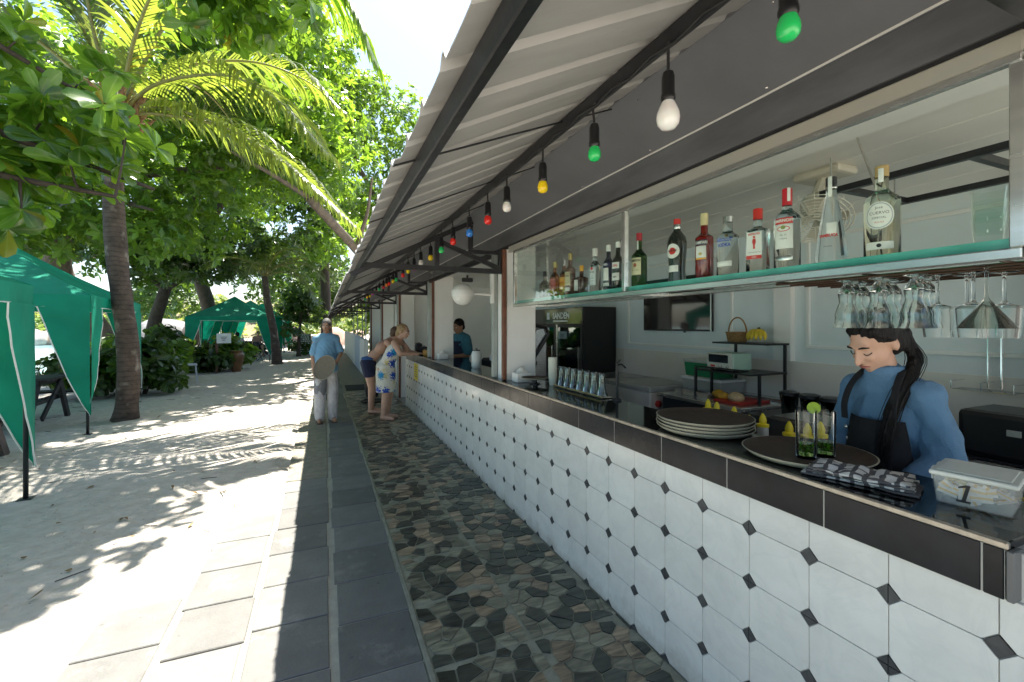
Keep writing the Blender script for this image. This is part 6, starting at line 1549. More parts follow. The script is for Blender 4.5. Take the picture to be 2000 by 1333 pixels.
# ------------------------------------------------------------------ small things on the sand
st = thing('plastic_stool', 'weathered white plastic stool on the sand by the shrubs', 'stool', (-3.35, 14.3, 0), .25)
PW_ = M('weathered_white_plastic', (.42, .44, .47), .55, var=.15, scale=8)
part('seat', MB().b2(-.22, .22, -.20, .20, .49, .53), PW_, st, bevel=.015, bseg=2)
for sx in (-1, 1):
    for sy in (-1, 1):
        a, b = (sx * .18, sy * .16, .49), (sx * .235, sy * .21, 0)
        part('leg', MB().poly([(sx * .20, sy * .10, .488), (sx * .20, sy * .185, .488), (sx * .245, sy * .225, 0), (sx * .245, sy * .155, 0)], (-sx * .03, 0, 0)), PW_, st)
    part('apron', MB().b2(sx * .195 - .008, sx * .195 + .008, -.16, .16, .40, .489), PW_, st)
t = thing('clay_urn', 'tall brown glazed clay urn standing by the shrubs', 'urn', (-2.71, 17.5, 0))
part('body', MB().lathe([(.0005, 0), (.13, 0), (.135, .02), (.15, .15), (.19, .32), (.225, .47), (.225, .56), (.19, .62), (.16, .645)], 26), M('brown_glaze', (.16, .075, .03), .35, var=.3, scale=8, bump=.1), t, smooth=True)
part('neck', MB().lathe([(.16, .645), (.165, .66), (.185, .685), (.185, .70), (.155, .70), (.14, .66), (.14, .60), (.0005, .55)], 26), bpy.data.materials['brown_glaze'], t, smooth=True)
for z in (.50, .56): part('band', MB().tube([(.226 * math.cos(a * .2618), .226 * math.sin(a * .2618), z) for a in range(25)], .007, 5, cap=False), bpy.data.materials['brown_glaze'], t, smooth='all')
t = thing('sign_post', 'small white notice board on a brown post in front of the shrubs', 'sign', (-3.18, 17.0, 0))
part('post', MB().b2(-.035, .035, -.03, .03, -.05, 1.12), M('brown_post', (.13, .065, .04), .8, var=.3), t, bevel=.004); bd = part('board', MB().b2(.0, .40, -.055, -.031, .98, 1.30), M('white_notice', (.70, .70, .68), .5), t, bevel=.004)
for k in range(3): part('print_line', MB().b2(.11 + .02 * k, .30 - .03 * k, -.0585, -.0555, 1.17 - .05 * k, 1.19 - .05 * k), M('grey_print', (.12, .12, .14), .6) if k == 0 else bpy.data.materials['grey_print'], bd)
t = thing('menu_board', 'green menu board with white writing standing beside the path', 'menu board', (-.92, 25.3, 0), .02)
fb = part('board', MB().poly([(-.30, -.02, .06), (.30, -.02, .06), (.30, .13, 1.12), (-.30, .13, 1.12)], (0, .02, 0)), M('board_green', (.01, .085, .045), .5), t)
def bpt(x, z): return (x, -.023 + .15 * (z - .06) / 1.06, z)
mb = MB()
for r in range(9):
    x = -.25; z = 1.04 - .105 * r
    while x < .22:
        w = R.uniform(.03, .12); q = [bpt(x, z), bpt(min(.26, x + w), z), bpt(min(.26, x + w), z + .045), bpt(x, z + .045)]; mb.add(q, [(0, 1, 2, 3)]); x += w + .025
part('chalk_marks', mb, LW, fb, fix=False, kind='stuff')
part('frame', MB().tube([bpt(-.31, .0), bpt(-.31, 1.14), bpt(.31, 1.14), bpt(.31, .0)], .015, 5), PW_, t); part('prop', MB().bar((0, .15, 1.08), (0, .5, 0), .03), PW_, t)
t = thing('plant_pot', 'black plastic plant pot with a few leaves beside the counter end', 'plant pot', (.98, 10.2, 0))
part('pot', MB().lathe([(.0005, .004), (.13, 0), (.17, .30), (.185, .31), (.185, .34), (.165, .34), (.15, .28), (.0005, .28)], 20), BLACK, t, smooth=True)
link('leaves', crown_mesh('leaves', [(0, 0, .36, .14, .14, .06)], 14, 6, .09, LM_YEL, LEAF_FULL), t)
o = part('pot_saucer', MB().lathe([(.0005, .001), (.22, .001), (.25, .03), (.235, .03), (.21, .012), (.0005, .012)], 8), BLACK); o.location = (.93, 9.5, 0); tag(o, 'flat black saucer on the stone walkway by the plant pot', 'saucer')
for k in range(3):
    o = thing('folding_chair', f"dark folding chair at the {['near', 'middle', 'far'][k]} far tent's table", 'chair', (-2.55 + .1 * k, 22.2 + 3.4 * k, 0), 1.2)
    part('seat', MB().b2(-.2, .2, -.2, .2, .42, .45), DW, o); part('backrest', MB().b2(-.2, .2, .18, .205, .6, .85), DW, o)
    for sx in (-1, 1): part('leg', MB().bar((sx * .18, .19, .84), (sx * .18, -.22, 0), .025), POLE, o); part('leg', MB().bar((sx * .195, -.18, .44), (sx * .195, .24, 0), .025), POLE, o)
# beach things beyond the trees
BT_ = M('blue_towel', (.02, .14, .48), .9, var=.3)
o = part('beach_towel', MB().grid(lambda u, v: ((u - .5) * 1.0, (v - .5) * .7, .05 + .12 * mn.noise(Vector((u * 3, v * 3, 2)))), 14, 10), BT_, smooth='all', fix=False); o.location = (-8.5, 26.0, -.56); tag(o, 'blue towels heaped on the sand by the standing bather', 'towel')
o = part('beach_towel', MB().grid(lambda u, v: ((u - .5) * .8, (v - .5) * .6, .35 + .3 * mn.noise(Vector((u * 3, v * 3, 5)))), 14, 10), BT_, smooth='all', fix=False); o.location = (-5.6, 26.0, .0); tag(o, 'blue cloth lying behind the shrub left of the small sign', 'towel')
# low white walls and railing past the bar
for k, (y0, y1, h) in enumerate(((14.5, 16.1, 1.12), (16.2, 18.6, 1.15), (18.7, 28, 1.2))):
    o = part('garden_wall', MB().b2(1.14, 1.28, y0, y1, -.02, h), WHITE_WALL if k != 1 else M('bluish_wall', (.50, .56, .64), .6, var=.1), None, bevel=.01); tag(o, ['low white garden wall beside the walkway past the bar', 'low bluish garden wall between the two white ones', 'long low white garden wall farthest past the bar'][k], 'wall')
mb = MB().b2(3.2, 3.4, 17, 36, -.02, 2.4); o = part('boundary_wall', mb, WHITE_WALL); tag(o, 'long white boundary wall behind the greenery past the bar', 'wall')

# fallen leaves and twigs on the sand
n_ = 330
lx = NR.uniform(-5.5, -.5, n_); ly = 1.6 + 13 * NR.random(n_) ** 1.5
Pn = np.array([[a, b, sand_z(a, b) + .012] for a, b in zip(lx, ly)]); D = NR.normal(size=(n_, 3)) * np.array([1, 1, .12]); Nn = np.array([0, 0, 1.]) + NR.normal(size=(n_, 3)) * .25
V, F_, kk = leaf_arrays(Pn, D, Nn, NR.uniform(.02, .075, n_), NR.uniform(.010, .032, n_), LEAF_FULL, droop=-.12)
link('leaf_litter', np_mesh('leaf_litter', V, F_, np.repeat(NR.random(n_) * .7, kk), leaf_mat('dead_leaf', (.10, .055, .022), (.26, .17, .07), (.2, .12, .04), .1, .7)), None, kind='stuff')
mb = MB()
for k in range(60):
    a, b = R.uniform(-5, -.6), 1.8 + 10 * R.random(); t = R.uniform(0, 6.28); l = R.uniform(.04, .16)
    mb.tube([(a, b, sand_z(a, b) + .006), (a + l * math.cos(t), b + l * math.sin(t), sand_z(a + l * math.cos(t), b + l * math.sin(t)) + .008)], .003, 4)
part('fallen_twigs', mb, BARKD, kind='stuff', fix=False)

o = part('door_mat', MB().b2(.50, 1.35, 11.3, 12.3, .001, .014), M('dark_mat', (.015, .018, .02), .9, var=.3, scale=40), bevel=.004); tag(o, 'dark mat across the walkway past the plant pot', 'mat')
# ------------------------------------------------------------------ people
SKIN_T = M('tanned_skin', (.42, .22, .13), .5, var=.08, scale=12)
SKIN_L = M('light_skin', (.56, .33, .23), .5, var=.08, scale=12)
SKIN_M = M('medium_skin', (.36, .19, .11), .5, var=.08, scale=12)
for m_ in (SKIN_T, SKIN_L, SKIN_M): m_.node_tree.nodes['Principled BSDF'].inputs['Subsurface Weight'].default_value = .06
HAIRB = M('black_hair', (.006, .005, .0045), .55, spec=.25, var=.5, scale=60, stretch=(1, 1, .15), bump=.5, bscale=160)
HAIRBL = M('blond_hair', (.34, .22, .10), .5, var=.45, scale=60, stretch=(1, 1, .2), bump=.5, bscale=120)
HAIRBR = M('brown_hair', (.10, .055, .03), .5, var=.45, scale=60, bump=.5, bscale=120)
HAIRG = M('grey_black_hair', (.07, .068, .065), .6, var=.4, scale=60, bump=.5, bscale=120)
def cloth(name, col, **k): return M(name, col, .88, bump=k.pop('bump', .5), bscale=k.pop('bscale', 14), **k)
DENIM = cloth('denim_blue_shirt', (.10, .20, .32), var=.10, scale=5, bump=.35, bscale=220)
BLUET = cloth('light_blue_tshirt', (.17, .33, .47), var=.12, scale=6)
APRON = cloth('black_apron_cloth', (.010, .010, .012), var=.3)
PANTS = cloth('pale_tiedye_trousers', (.40, .38, .39), var=.35, scale=7, col2=(.62, .60, .60))
SHORTG = cloth('grey_shorts_cloth', (.20, .205, .22), var=.2)
def blob(name, mb, mat, parent, vox=.010, it=6, label=None):
    me = bpy.data.meshes.new(name); me.from_pydata([tuple(p) for p in mb.v], [], mb.f)
    bm = bmesh.new(); bm.from_mesh(me); bmesh.ops.recalc_face_normals(bm, faces=bm.faces); bm.to_mesh(me); bm.free()
    ob = bpy.data.objects.new(name, me); WORK.collection.objects.link(ob)
    r = ob.modifiers.new('r', 'REMESH'); r.mode = 'VOXEL'; r.voxel_size = vox; r.use_smooth_shade = True
    s = ob.modifiers.new('s', 'SMOOTH'); s.iterations = it; s.factor = .5
    WORK.view_layers[0].update(); dg = WORK.view_layers[0].depsgraph
    m2 = bpy.data.meshes.new_from_object(ob.evaluated_get(dg))
    bpy.data.objects.remove(ob); bpy.data.meshes.remove(me)
    m2.name = name; m2.materials.clear(); m2.materials.append(mat)
    m2.polygons.foreach_set('use_smooth', [True] * len(m2.polygons))
    o = bpy.data.objects.new(name, m2); COL.objects.link(o)
    if parent is not None: o.parent = parent
    if label: o['label'] = label
    return o
V3 = Vector
def chain(mb, pts, rs):
    for i in range(len(pts) - 1): mb.cap(pts[i], pts[i + 1], rs[i], rs[i + 1])
def hand(mb, w, d, palm, s=1.0, curl=.5, thumb=1):
    """w wrist, d pointing direction, palm: direction the palm faces"""
    w, d, palm = V3(w), V3(d).normalized(), V3(palm); palm = (palm - d * palm.dot(d)).normalized(); side = d.cross(palm).normalized()
    c = w + d * (.045 * s)
    m = Matrix((side, d, palm)).transposed()
    mb.ball(c, (.040 * s, .052 * s, .017 * s), 12, 8, m)
    for k, L_ in enumerate((.066, .076, .072, .056)):
        b = w + d * (.085 * s) + side * ((k - 1.5) * .019 * s * thumb)
        p = b; dd = d.copy(); r = .0088 * s
        for q in range(3):
            dd = (Quaternion(d.cross(palm), 0) @ dd)
            dd = (dd + palm * (curl * (.35 + .2 * q))).normalized(); e = p + dd * (L_ * s * (.42, .32, .26)[q]); mb.cap(p, e, r, r * .9, 8); p = e; r *= .9
    b = w + d * (.03 * s) - side * (.034 * s * thumb); e = b + (d * .6 - side * .6 * thumb + palm * .35).normalized() * (.042 * s); mb.cap(b, e, .0115 * s, .010 * s, 8); mb.cap(e, e + (d * .9 + palm * .35).normalized() * (.032 * s), .010 * s, .008 * s, 8)
def head_geo(mb, c, R3, s=1.0, ears=True):
    """skull, face, nose, jaw, ears; R3 maps local (x right-left, -y forward, z up)"""
    f = lambda x, y, z: V3(c) + R3 @ V3((x * s, y * s, z * s))
    mb.ball(f(0, .012, .03), (.074 * s, .094 * s, .088 * s), 16, 12, R3); mb.ball(f(0, -.022, -.025), (.060 * s, .070 * s, .085 * s), 14, 10, R3)
    mb.ball(f(0, -.052, -.082), (.032 * s, .032 * s, .026 * s), 10, 8, R3)
    mb.cap(f(0, -.092, .012), f(0, -.110, -.028), .008 * s, .014 * s, 8)
    mb.ball(f(0, -.084, -.058), (.024 * s, .012 * s, .012 * s), 10, 6, R3); mb.ball(f(.030, -.076, -.022), (.018 * s, .015 * s, .016 * s), 8, 6, R3); mb.ball(f(-.030, -.076, -.022), (.018 * s, .015 * s, .016 * s), 8, 6, R3)
    mb.ball(f(0, -.082, .030), (.046 * s, .014 * s, .012 * s), 10, 6, R3)
    if ears:
        for sx in (-1, 1): mb.ball(f(sx * .076, .012, -.010), (.010 * s, .020 * s, .032 * s), 8, 6, R3)
    return f
def face(parent, f, s=1.0, skin=None, closed=False):
    W_, D_, LP = bpy.data.materials.get('eye_white') or M('eye_white', (.7, .68, .64), .25), HAIRB, bpy.data.materials.get('lip') or M('lip', (.34, .12, .10), .5)
    for sx in (-1, 1):
        if closed: part('eyelash', MB().tube([f(sx * .048, -.074, .002), f(sx * .040, -.082, -.003), f(sx * .031, -.087, -.005), f(sx * .023, -.086, -.003), f(sx * .016, -.082, .001)], .0018 * s, 5), D_, parent)
        else:
            e = part('eye', MB().ball(f(sx * .030, -.078, .004), .0105 * s, 10, 8), W_, parent, smooth='all'); part('iris', MB().ball(f(sx * .030, -.0865, .004), .0048 * s, 8, 6), D_, e, smooth='all')
        part('eyebrow', MB().tube([f(sx * .050, -.078, .026), f(sx * .032, -.092, .032), f(sx * .014, -.092, .027)], [.0022 * s, .004 * s, .003 * s], 5), D_, parent)
    part('mouth', MB().tube([f(-.024, -.086, -.058), f(-.009, -.096, -.055), f(0, -.096, -.057), f(.009, -.096, -.055), f(.024, -.086, -.058)], [.002 * s, .005 * s, .005 * s, .005 * s, .002 * s], 6), LP, parent, smooth='all')
def rotm(yaw, pitch, roll=0): return Matrix.Rotation(yaw, 3, 'Z') @ Matrix.Rotation(pitch, 3, 'X') @ Matrix.Rotation(roll, 3, 'Y')
def person(label, loc, rz, group=None): return thing('person', label, 'person', loc, rz, group)
def torso(mb, pel, chest, neck, shl, shr, k=1.0, inf=0.0, yaw=None):
    pel, chest, neck, shl, shr = map(V3, (pel, chest, neck, shl, shr))
    up = (chest - pel).normalized(); rt = (shl - shr).normalized(); fw = rt.cross(up).normalized(); m = Matrix((rt, up.cross(rt).normalized(), up)).transposed()
    mb.ball(pel, (.165 * k + inf, .115 * k + inf, .12 * k + inf), 16, 10, m); mid = pel.lerp(chest, .5); mb.ball(mid, (.138 * k + inf, .098 * k + inf, .16 * k + inf), 16, 10, m)
    mb.ball(chest, (.160 * k + inf, .108 * k + inf, .165 * k + inf), 16, 10, m); tp = neck.lerp(chest, .22); mb.cap(tp, shl, .070 * k + inf, .054 * k + inf, 12); mb.cap(tp, shr, .070 * k + inf, .054 * k + inf, 12); mb.cap(chest + up * .08 * k, neck, .09 * k + inf * .5, .052 * k + inf * .3, 12)

# --- bartender in the blue shirt and black apron (facing the counter, -X is the customer's side)
p = person('woman bartender in a blue shirt and black apron looking down at her work', (2.06, 1.045, 0), rad(-94)); p.scale = (.90, 1, 1)
# local frame: forward = -y; her left is +x
pel, chest, nk = (0, .07, .90), (0, .02, 1.17), (0, -.01, 1.372); sL, sR = (.138, .01, 1.300), (-.138, .01, 1.300)
eL, wL = (.200, .00, 1.06), (.135, -.17, .955); eR, wR = (-.195, .03, 1.06), (-.085, -.16, .935)
RH = rotm(rad(-8), rad(32), rad(3)); hc = V3((-.012, -.062, 1.495)); HS = 1.0
mb = MB(); torso(mb, pel, chest, nk, sL, sR, .80)
chain(mb, [sL, eL, wL], [.044, .037, .025]); chain(mb, [sR, eR, wR], [.044, .037, .025])
hand(mb, wL, V3(wL) - V3(eL) + V3((0, -.05, 0)), (-.6, 0, -.8), .95, .5); hand(mb, wR, V3(wR) - V3(eR) + V3((0, -.05, 0)), (.6, 0, -.8), .95, .5, -1)
mb.cap(nk, hc + V3((0, .025, -.03)), .046, .046); f = head_geo(mb, hc, RH, HS)
for sx in (-1, 1): chain(mb, [(sx * .085, .07, .86), (sx * .085, .03, .46), (sx * .085, .06, .09)], [.085, .054, .040]); mb.cap((sx * .085, .06, .05), (sx * .09, -.09, .03), .038, .03)
body = blob('body', mb, SKIN_L, p, .008, 5); face(p, f, 1.0, closed=True)
mb = MB(); torso(mb, (0, .07, .86), chest, (0, .0, 1.372), (.138, .01, 1.290), (-.138, .01, 1.290), .86, .012)
chain(mb, [(.138, .01, 1.288), (.176, .01, 1.19), (.204, .0, 1.06), (.150, -.14, .972)], [.051, .054, .064, .047]); chain(mb, [(-.138, .01, 1.288), (-.174, .01, 1.19), (-.202, .03, 1.06), (-.10, -.12, .958)], [.051, .054, .064, .047])
mb.ball((.190, -.06, 1.01), (.062, .058, .050), 10, 8); mb.ball((.175, -.10, .985), (.055, .05, .035), 10, 8)
mb.lathe([(.060, 1.345), (.068, 1.372), (.064, 1.398), (.054, 1.400), (.045, 1.35)], 18, c=(0, -.004, 0), sy=1.1)
sh = blob('shirt', mb, DENIM, p, .0075, 3)
def wrinkle(o, amp, fr, sd=0, az=1.0):
    me = o.data; n = len(me.vertices); co = np.empty(n * 3, np.float32); me.vertices.foreach_get('co', co)
    no = np.empty(n * 3, np.float32); me.vertices.foreach_get('normal', no); co = co.reshape(-1, 3); no = no.reshape(-1, 3)
    k = np.array([mn.noise(V3((x * fr, y * fr, z * fr * az + sd))) + .5 * (1 - 2 * abs(mn.noise(V3((x * fr * 1.7 + z * fr, y * fr * 1.7, z * fr * 1.3 * az - sd))))) for x, y, z in co.tolist()], np.float32)
    me.vertices.foreach_set('co', (co + no * (amp * k)[:, None]).ravel()); me.update()
wrinkle(sh, .010, 11, 3, .45); wrinkle(sh, .0045, 27, 9, .4)
for sx, a_, b_ in ((1, (.150, -.14, .972), (.136, -.168, .957)), (-1, (-.10, -.12, .958), (-.087, -.155, .938))): part('cuff', MB().tube([a_, b_], [.045, .038], 14), DENIM, sh, smooth=True)
mb = MB()
def apr(u, v):
    z = 1.200 - .62 * v; w = .108 + .055 * min(1, v * 2.2); a = (u - .5) * 2
    y = -.112 + .060 * a * a * (1 + .6 * v) + .008 * mn.noise(V3((u * 4, v * 5, 1))) + .006 * math.sin(u * 9 + v * 7) * v
    return (a * w, y - .022 * (1 - abs(v - .35)), z)
mb.grid(apr, 24, 30); ap = part('apron', mb, APRON, p, smooth='all', fix=False); md = ap.modifiers.new('t', 'SOLIDIFY'); md.thickness = .006; md.offset = 1
for sx in (-1, 1):
    mb = MB(); path = catmull([(sx * .094, -.118, 1.185), (sx * .096, -.116, 1.25), (sx * .088, -.085, 1.325), (sx * .072, -.02, 1.385), (sx * .055, .05, 1.385)], 5)
    vs = []
    for q in path: vs += [q + V3((-.013, 0, 0)), q + V3((.013, 0, 0)), q + V3((.013, -.004, .003)), q + V3((-.013, -.004, .003))]
    fs = []
    for i in range(len(path) - 1):
        for j in range(4): fs.append((i * 4 + j, i * 4 + (j + 1) % 4, i * 4 + 4 + (j + 1) % 4, i * 4 + 4 + j))
    mb.add(vs, fs); s_ = part('strap', mb, APRON, ap, smooth=True)
    if sx == -1:
        for k in range(3): part('button', MB().ball((sx * (.100 + .008 * k), -.112 + .020 * k, 1.195 - .050 * k), (.009, .007, .009), 10, 6), SILVER, ap, smooth='all')
mb = MB(); g2 = lambda x, y, z: hc + RH @ V3((x, y, z))
mb.ball(g2(0, .022, .044), (.080, .096, .086), 20, 14, RH); mb.ball(g2(0, .052, -.015), (.077, .070, .075), 14, 10, RH)
for sx in (-1, 1): mb.cap(g2(sx * .050, -.040, .074), g2(sx * .072, .012, .018), .014, .018)
mb.ball(g2(.030, .108, -.03), (.030, .032, .034), 12, 8)
TAIL = [g2(.035, .105, -.035), V3((.070, .055, 1.435)), V3((.088, .00, 1.375)), V3((.090, -.060, 1.315)), V3((.084, -.105, 1.235)), V3((.074, -.122, 1.16)), V3((.066, -.126, 1.09))]
chain(mb, TAIL, [.024, .024, .026, .027, .025, .019, .006])
hr = blob('hair', mb, HAIRB, p, .007, 3)
wrinkle(hr, .002, 70, 1, .12)
mb = MB()
for k in range(90):
    ox, oy = R.gauss(0, .0125), R.gauss(0, .011); ph = R.uniform(0, 6)
    pts_ = [q + V3((ox * (1 if i else .4) + .004 * math.sin(i + ph), oy * (1 if i else .4) + .003 * math.cos(i * 1.3 + ph), R.uniform(-.01, .01) * (i > 0))) for i, q in enumerate(TAIL)]
    pts_[-1] = pts_[-1] + V3((R.uniform(-.012, .012), R.uniform(-.008, .008), R.uniform(-.05, .03)))
    mb.tube(catmull(pts_, 3), [.0016] * (len(pts_) * 3 - 5) + [.0014, .0010, .0005][:max(0, len(catmull(pts_, 3)) - (len(pts_) * 3 - 5))], 4)
for k in range(26):
    t0 = R.uniform(-1.2, 1.2); pts_ = [g2(.080 * math.sin(t0 * (1 - q * .25)) * (1 - .25 * q), -.070 * math.cos(t0) * (1 - q * 1.0) + .022 + .09 * q, .075 + .055 * math.sin(q * 2.0) - .06 * q * q + .0) for q in (0, .25, .5, .75, 1)]
    mb.tube(catmull(pts_, 3), .0012, 4)
part('hair_strands', mb, HAIRB, hr, kind='stuff', fix=False, smooth='all')

# --- man in the light blue T-shirt carrying a tray
p = person('man in a light blue T-shirt and pale trousers holding a round tray at his side', (.04, 7.80, 0), rad(6)); p.scale = (.84, .92, 1)
mb = MB(); pel, chest, nk = (0, 0, .91), (0, .0, 1.20), (0, .0, 1.42); sL, sR = (.185, 0, 1.36), (-.185, 0, 1.36)
eL, wL = (.265, -.03, 1.10), (.165, -.31, 1.02); eR, wR = (-.235, .03, 1.08), (-.225, -.02, .84)
torso(mb, pel, chest, nk, sL, sR, 1.0); chain(mb, [sL, eL, wL], [.055, .043, .030]); chain(mb, [sR, eR, wR], [.055, .043, .030])
hand(mb, wL, (-.75, -.25, -.45), (.1, -.6, -.5), 1.0, .55); hand(mb, wR, (.05, -.1, -1), (1, 0, 0), 1.0, .35, -1)
RH = rotm(rad(-22), rad(8)); hc = V3((0, -.02, 1.545)); mb.cap(nk, hc + V3((0, .02, -.04)), .056, .054); f = head_geo(mb, hc, RH)
for sx in (-1, 1): chain(mb, [(sx * .095, .0, .88), (sx * .11, -.02, .47), (sx * .115, .01, .10)], [.09, .06, .045]); mb.cap((sx * .115, .03, .05), (sx * .14, -.15, .035), .042, .034)
blob('body', mb, SKIN_T, p, .011, 4); face(p, f)
mb = MB(); torso(mb, (0, 0, .93), chest, (0, 0, 1.41), (.178, 0, 1.335), (-.178, 0, 1.335), 1.0, .020); mb.lathe([(.20, .80), (.215, .84), (.20, 1.1), (.18, 1.2), (.05, 1.25), (.05, .80)], 20, sy=.74)
chain(mb, [(.172, 0, 1.330), (.242, -.02, 1.15)], [.056, .070]); chain(mb, [(-.172, 0, 1.330), (-.224, .02, 1.13)], [.056, .068]); wrinkle(blob('tshirt', mb, BLUET, p, .012, 4), .010, 8, 2, .5)
mb = MB(); mb.ball((0, 0, .87), (.175, .13, .12), 16, 10)
for sx in (-1, 1): chain(mb, [(sx * .095, .0, .84), (sx * .112, -.02, .47), (sx * .120, .005, .10)], [.112, .100, .088])
wrinkle(blob('trousers', mb, PANTS, p, .013, 3), .014, 10, 5, .35)
mb = MB(); chain(mb, [(-.098, -.0, .76), (-.112, -.02, .50)], [.121, .112]); wrinkle(blob('grey_shorts_leg', mb, SHORTG, p, .014, 3), .008, 9)
for sx in (-1, 1): part('sandal', MB().cap((sx * .115, .05, .012), (sx * .142, -.16, .012), .05, .045) if False else MB().b2(sx * .125 - .05, sx * .125 + .05, -.19, .09, .001, .018), M('brown_sandal', (.10, .05, .03), .7) if sx < 0 else bpy.data.materials['brown_sandal'], p, bevel=.012)
mb = MB(); g2 = lambda x, y, z: hc + RH @ V3((x, y, z)); mb.ball(g2(0, .022, .042), (.083, .096, .090), 16, 10, RH); mb.ball(g2(0, .055, -.02), (.076, .060, .06), 12, 8, RH); wrinkle(blob('hair', mb, HAIRG, p, .011, 3), .004, 40)
t = tray('round brown tray held vertically by the man in the light blue T-shirt', (.02, 7.50, .90)); t.rotation_euler = Vector((-.60, -.70, .38)).to_track_quat('Z', 'Y').to_euler(); t.scale = (.92, .92, .92)
for c_ in t.children:
    if c_.name.startswith('rubber_mat'): c_.data = c_.data.copy(); c_.data.materials[0] = M('lit_tray_rubber', (.17, .13, .085), .7, var=.2, scale=40)  # lighter copy of the brown rubber, with the light on it painted in

# --- couple at the far end of the counter
FLOR, nt, P, out = nodes('floral_dress_cloth'); L = nt.links
ge = N(nt, 'ShaderNodeTexCoord'); src_ = ge.outputs['Object']
def flower(scale, seed, thr, c, petals):
    mp = N(nt, 'ShaderNodeMapping'); mp.inputs['Location'].default_value = (seed, seed * 2, seed * .7); L.new(src_, mp.inputs[0])
    vo = N(nt, 'ShaderNodeTexVoronoi', Scale=scale); L.new(mp.outputs[0], vo.inputs['Vector'])
    nz = N(nt, 'ShaderNodeTexNoise', Scale=scale * petals, Detail=1.0); L.new(mp.outputs[0], nz.inputs['Vector'])
    ma = N(nt, 'ShaderNodeMath', operation='MULTIPLY_ADD'); ma.inputs[1].default_value = .75; L.new(nz.outputs[0], ma.inputs[0]); L.new(vo.outputs['Distance'], ma.inputs[2])
    lt = N(nt, 'ShaderNodeMath', operation='LESS_THAN'); lt.inputs[1].default_value = thr; L.new(ma.outputs[0], lt.inputs[0]); return lt.outputs[0], c
cur = None
for sc_, sd, th, c, pt in ((5.5, 1.3, .60, (.62, .52, .22, 1), 11), (4.3, 4.1, .64, (.02, .25, .48, 1), 13), (3.9, 7.7, .66, (.015, .07, .42, 1), 13)):
    fac, c = flower(sc_, sd, th, c, pt); mx = N(nt, 'ShaderNodeMix', data_type='RGBA'); mx.inputs[7].default_value = c; L.new(fac, mx.inputs[0])
    if cur is None: mx.inputs[6].default_value = (.72, .68, .58, 1)
    else: L.new(cur, mx.inputs[6])
    cur = mx.outputs[2]
L.new(cur, P.inputs['Base Color']); P.inputs['Roughness'].default_value = .85
p = person('blond woman in a white sundress with blue flowers leaning on the counter', (1.03, 7.62, 0), rad(90) - rad(28))
# forward = -y local -> towards +X after rz ~ 62deg
mb = MB(); pel, chest, nk = (0, .10, .88), (0, -.05, 1.13), (0, -.16, 1.33); sL, sR = (.165, -.12, 1.275), (-.165, -.12, 1.275)
torso(mb, pel, chest, nk, sL, sR, 1.0); eL, wL = (.20, -.26, 1.10), (.04, -.42, 1.10); eR, wR = (-.22, -.24, 1.10), (-.06, -.42, 1.09)
chain(mb, [sL, eL, wL], [.056, .043, .028]); chain(mb, [sR, eR, wR], [.056, .043, .028]); hand(mb, wL, (-.3, -.9, .05), (0, 0, -1), .95, .3); hand(mb, wR, (.3, -.9, .05), (0, 0, -1), .95, .3, -1)
RH = rotm(rad(-14), rad(12)); hc = V3((0, -.22, 1.455)); mb.cap(nk, hc + V3((0, .03, -.04)), .052, .05); f = head_geo(mb, hc, RH)
for sx in (-1, 1): chain(mb, [(sx * .095, .10, .84), (sx * .09, .05, .46), (sx * .09, .09, .10)], [.10, .066, .046]); mb.cap((sx * .09, .11, .045), (sx * .105, -.07, .03), .042, .032)
blob('body', mb, SKIN_L, p, .011, 4); face(p, f)
mb = MB(); torso(mb, (0, .10, .88), (0, -.05, 1.12), (0, -.07, 1.16), (.10, -.08, 1.17), (-.10, -.08, 1.17), 1.02, .012)
lp = [(.185, .78), (.20, .70), (.19, .55), (.205, .47), (.19, .47), (.05, .6), (.05, .8)]; mb.lathe([(.05, .46)] + [(.20, .46), (.195, .60), (.205, .74), (.185, .92), (.05, .95)], 24, c=(0, .085, 0), sy=.78)
wrinkle(blob('sundress', mb, FLOR, p, .012, 3), .008, 8, 4, .35)
for sx in (-1, 1): part('shoulder_strap', MB().tube([(sx * .09, -.17, 1.21), (sx * .085, -.12, 1.335), (sx * .06, .0, 1.20)], .006, 6), BLACK, p, smooth='all')
mb = MB(); g2 = lambda x, y, z: hc + RH @ V3((x, y, z)); mb.ball(g2(0, .03, .035), (.088, .098, .095), 16, 10, RH); mb.ball(g2(0, .07, -.03), (.078, .060, .075), 12, 8, RH); mb.ball(g2(.02, .11, .05), (.045, .045, .045), 12, 8); wrinkle(blob('hair', mb, HAIRBL, p, .011, 3), .007, 34)

p = person('shirtless man in navy swim trunks bending over the counter behind the blond woman', (.86, 8.28, 0), rad(90) - rad(12))
mb = MB(); pel, chest, nk = (0, .14, .90), (0, -.10, 1.16), (0, -.27, 1.31); sL, sR = (.18, -.21, 1.27), (-.18, -.21, 1.27)
torso(mb, pel, chest, nk, sL, sR, .98); eL, wL = (.22, -.36, 1.09), (.10, -.56, 1.09); eR, wR = (-.24, -.34, 1.09), (-.14, -.56, 1.09)
chain(mb, [sL, eL, wL], [.054, .042, .029]); chain(mb, [sR, eR, wR], [.054, .042, .029]); hand(mb, wL, (-.2, -.9, 0), (0, 0, -1), 1, .3); hand(mb, wR, (.2, -.9, 0), (0, 0, -1), 1, .3, -1)
RH = rotm(rad(10), rad(14)); hc = V3((0, -.36, 1.41)); mb.cap(nk, hc + V3((0, .03, -.04)), .056, .054); f = head_geo(mb, hc, RH)
for sx in (-1, 1): chain(mb, [(sx * .09, .14, .86), (sx * .095, .06, .46), (sx * .095, .08, .10)], [.092, .062, .044]); mb.cap((sx * .095, .10, .045), (sx * .11, -.09, .03), .042, .032)
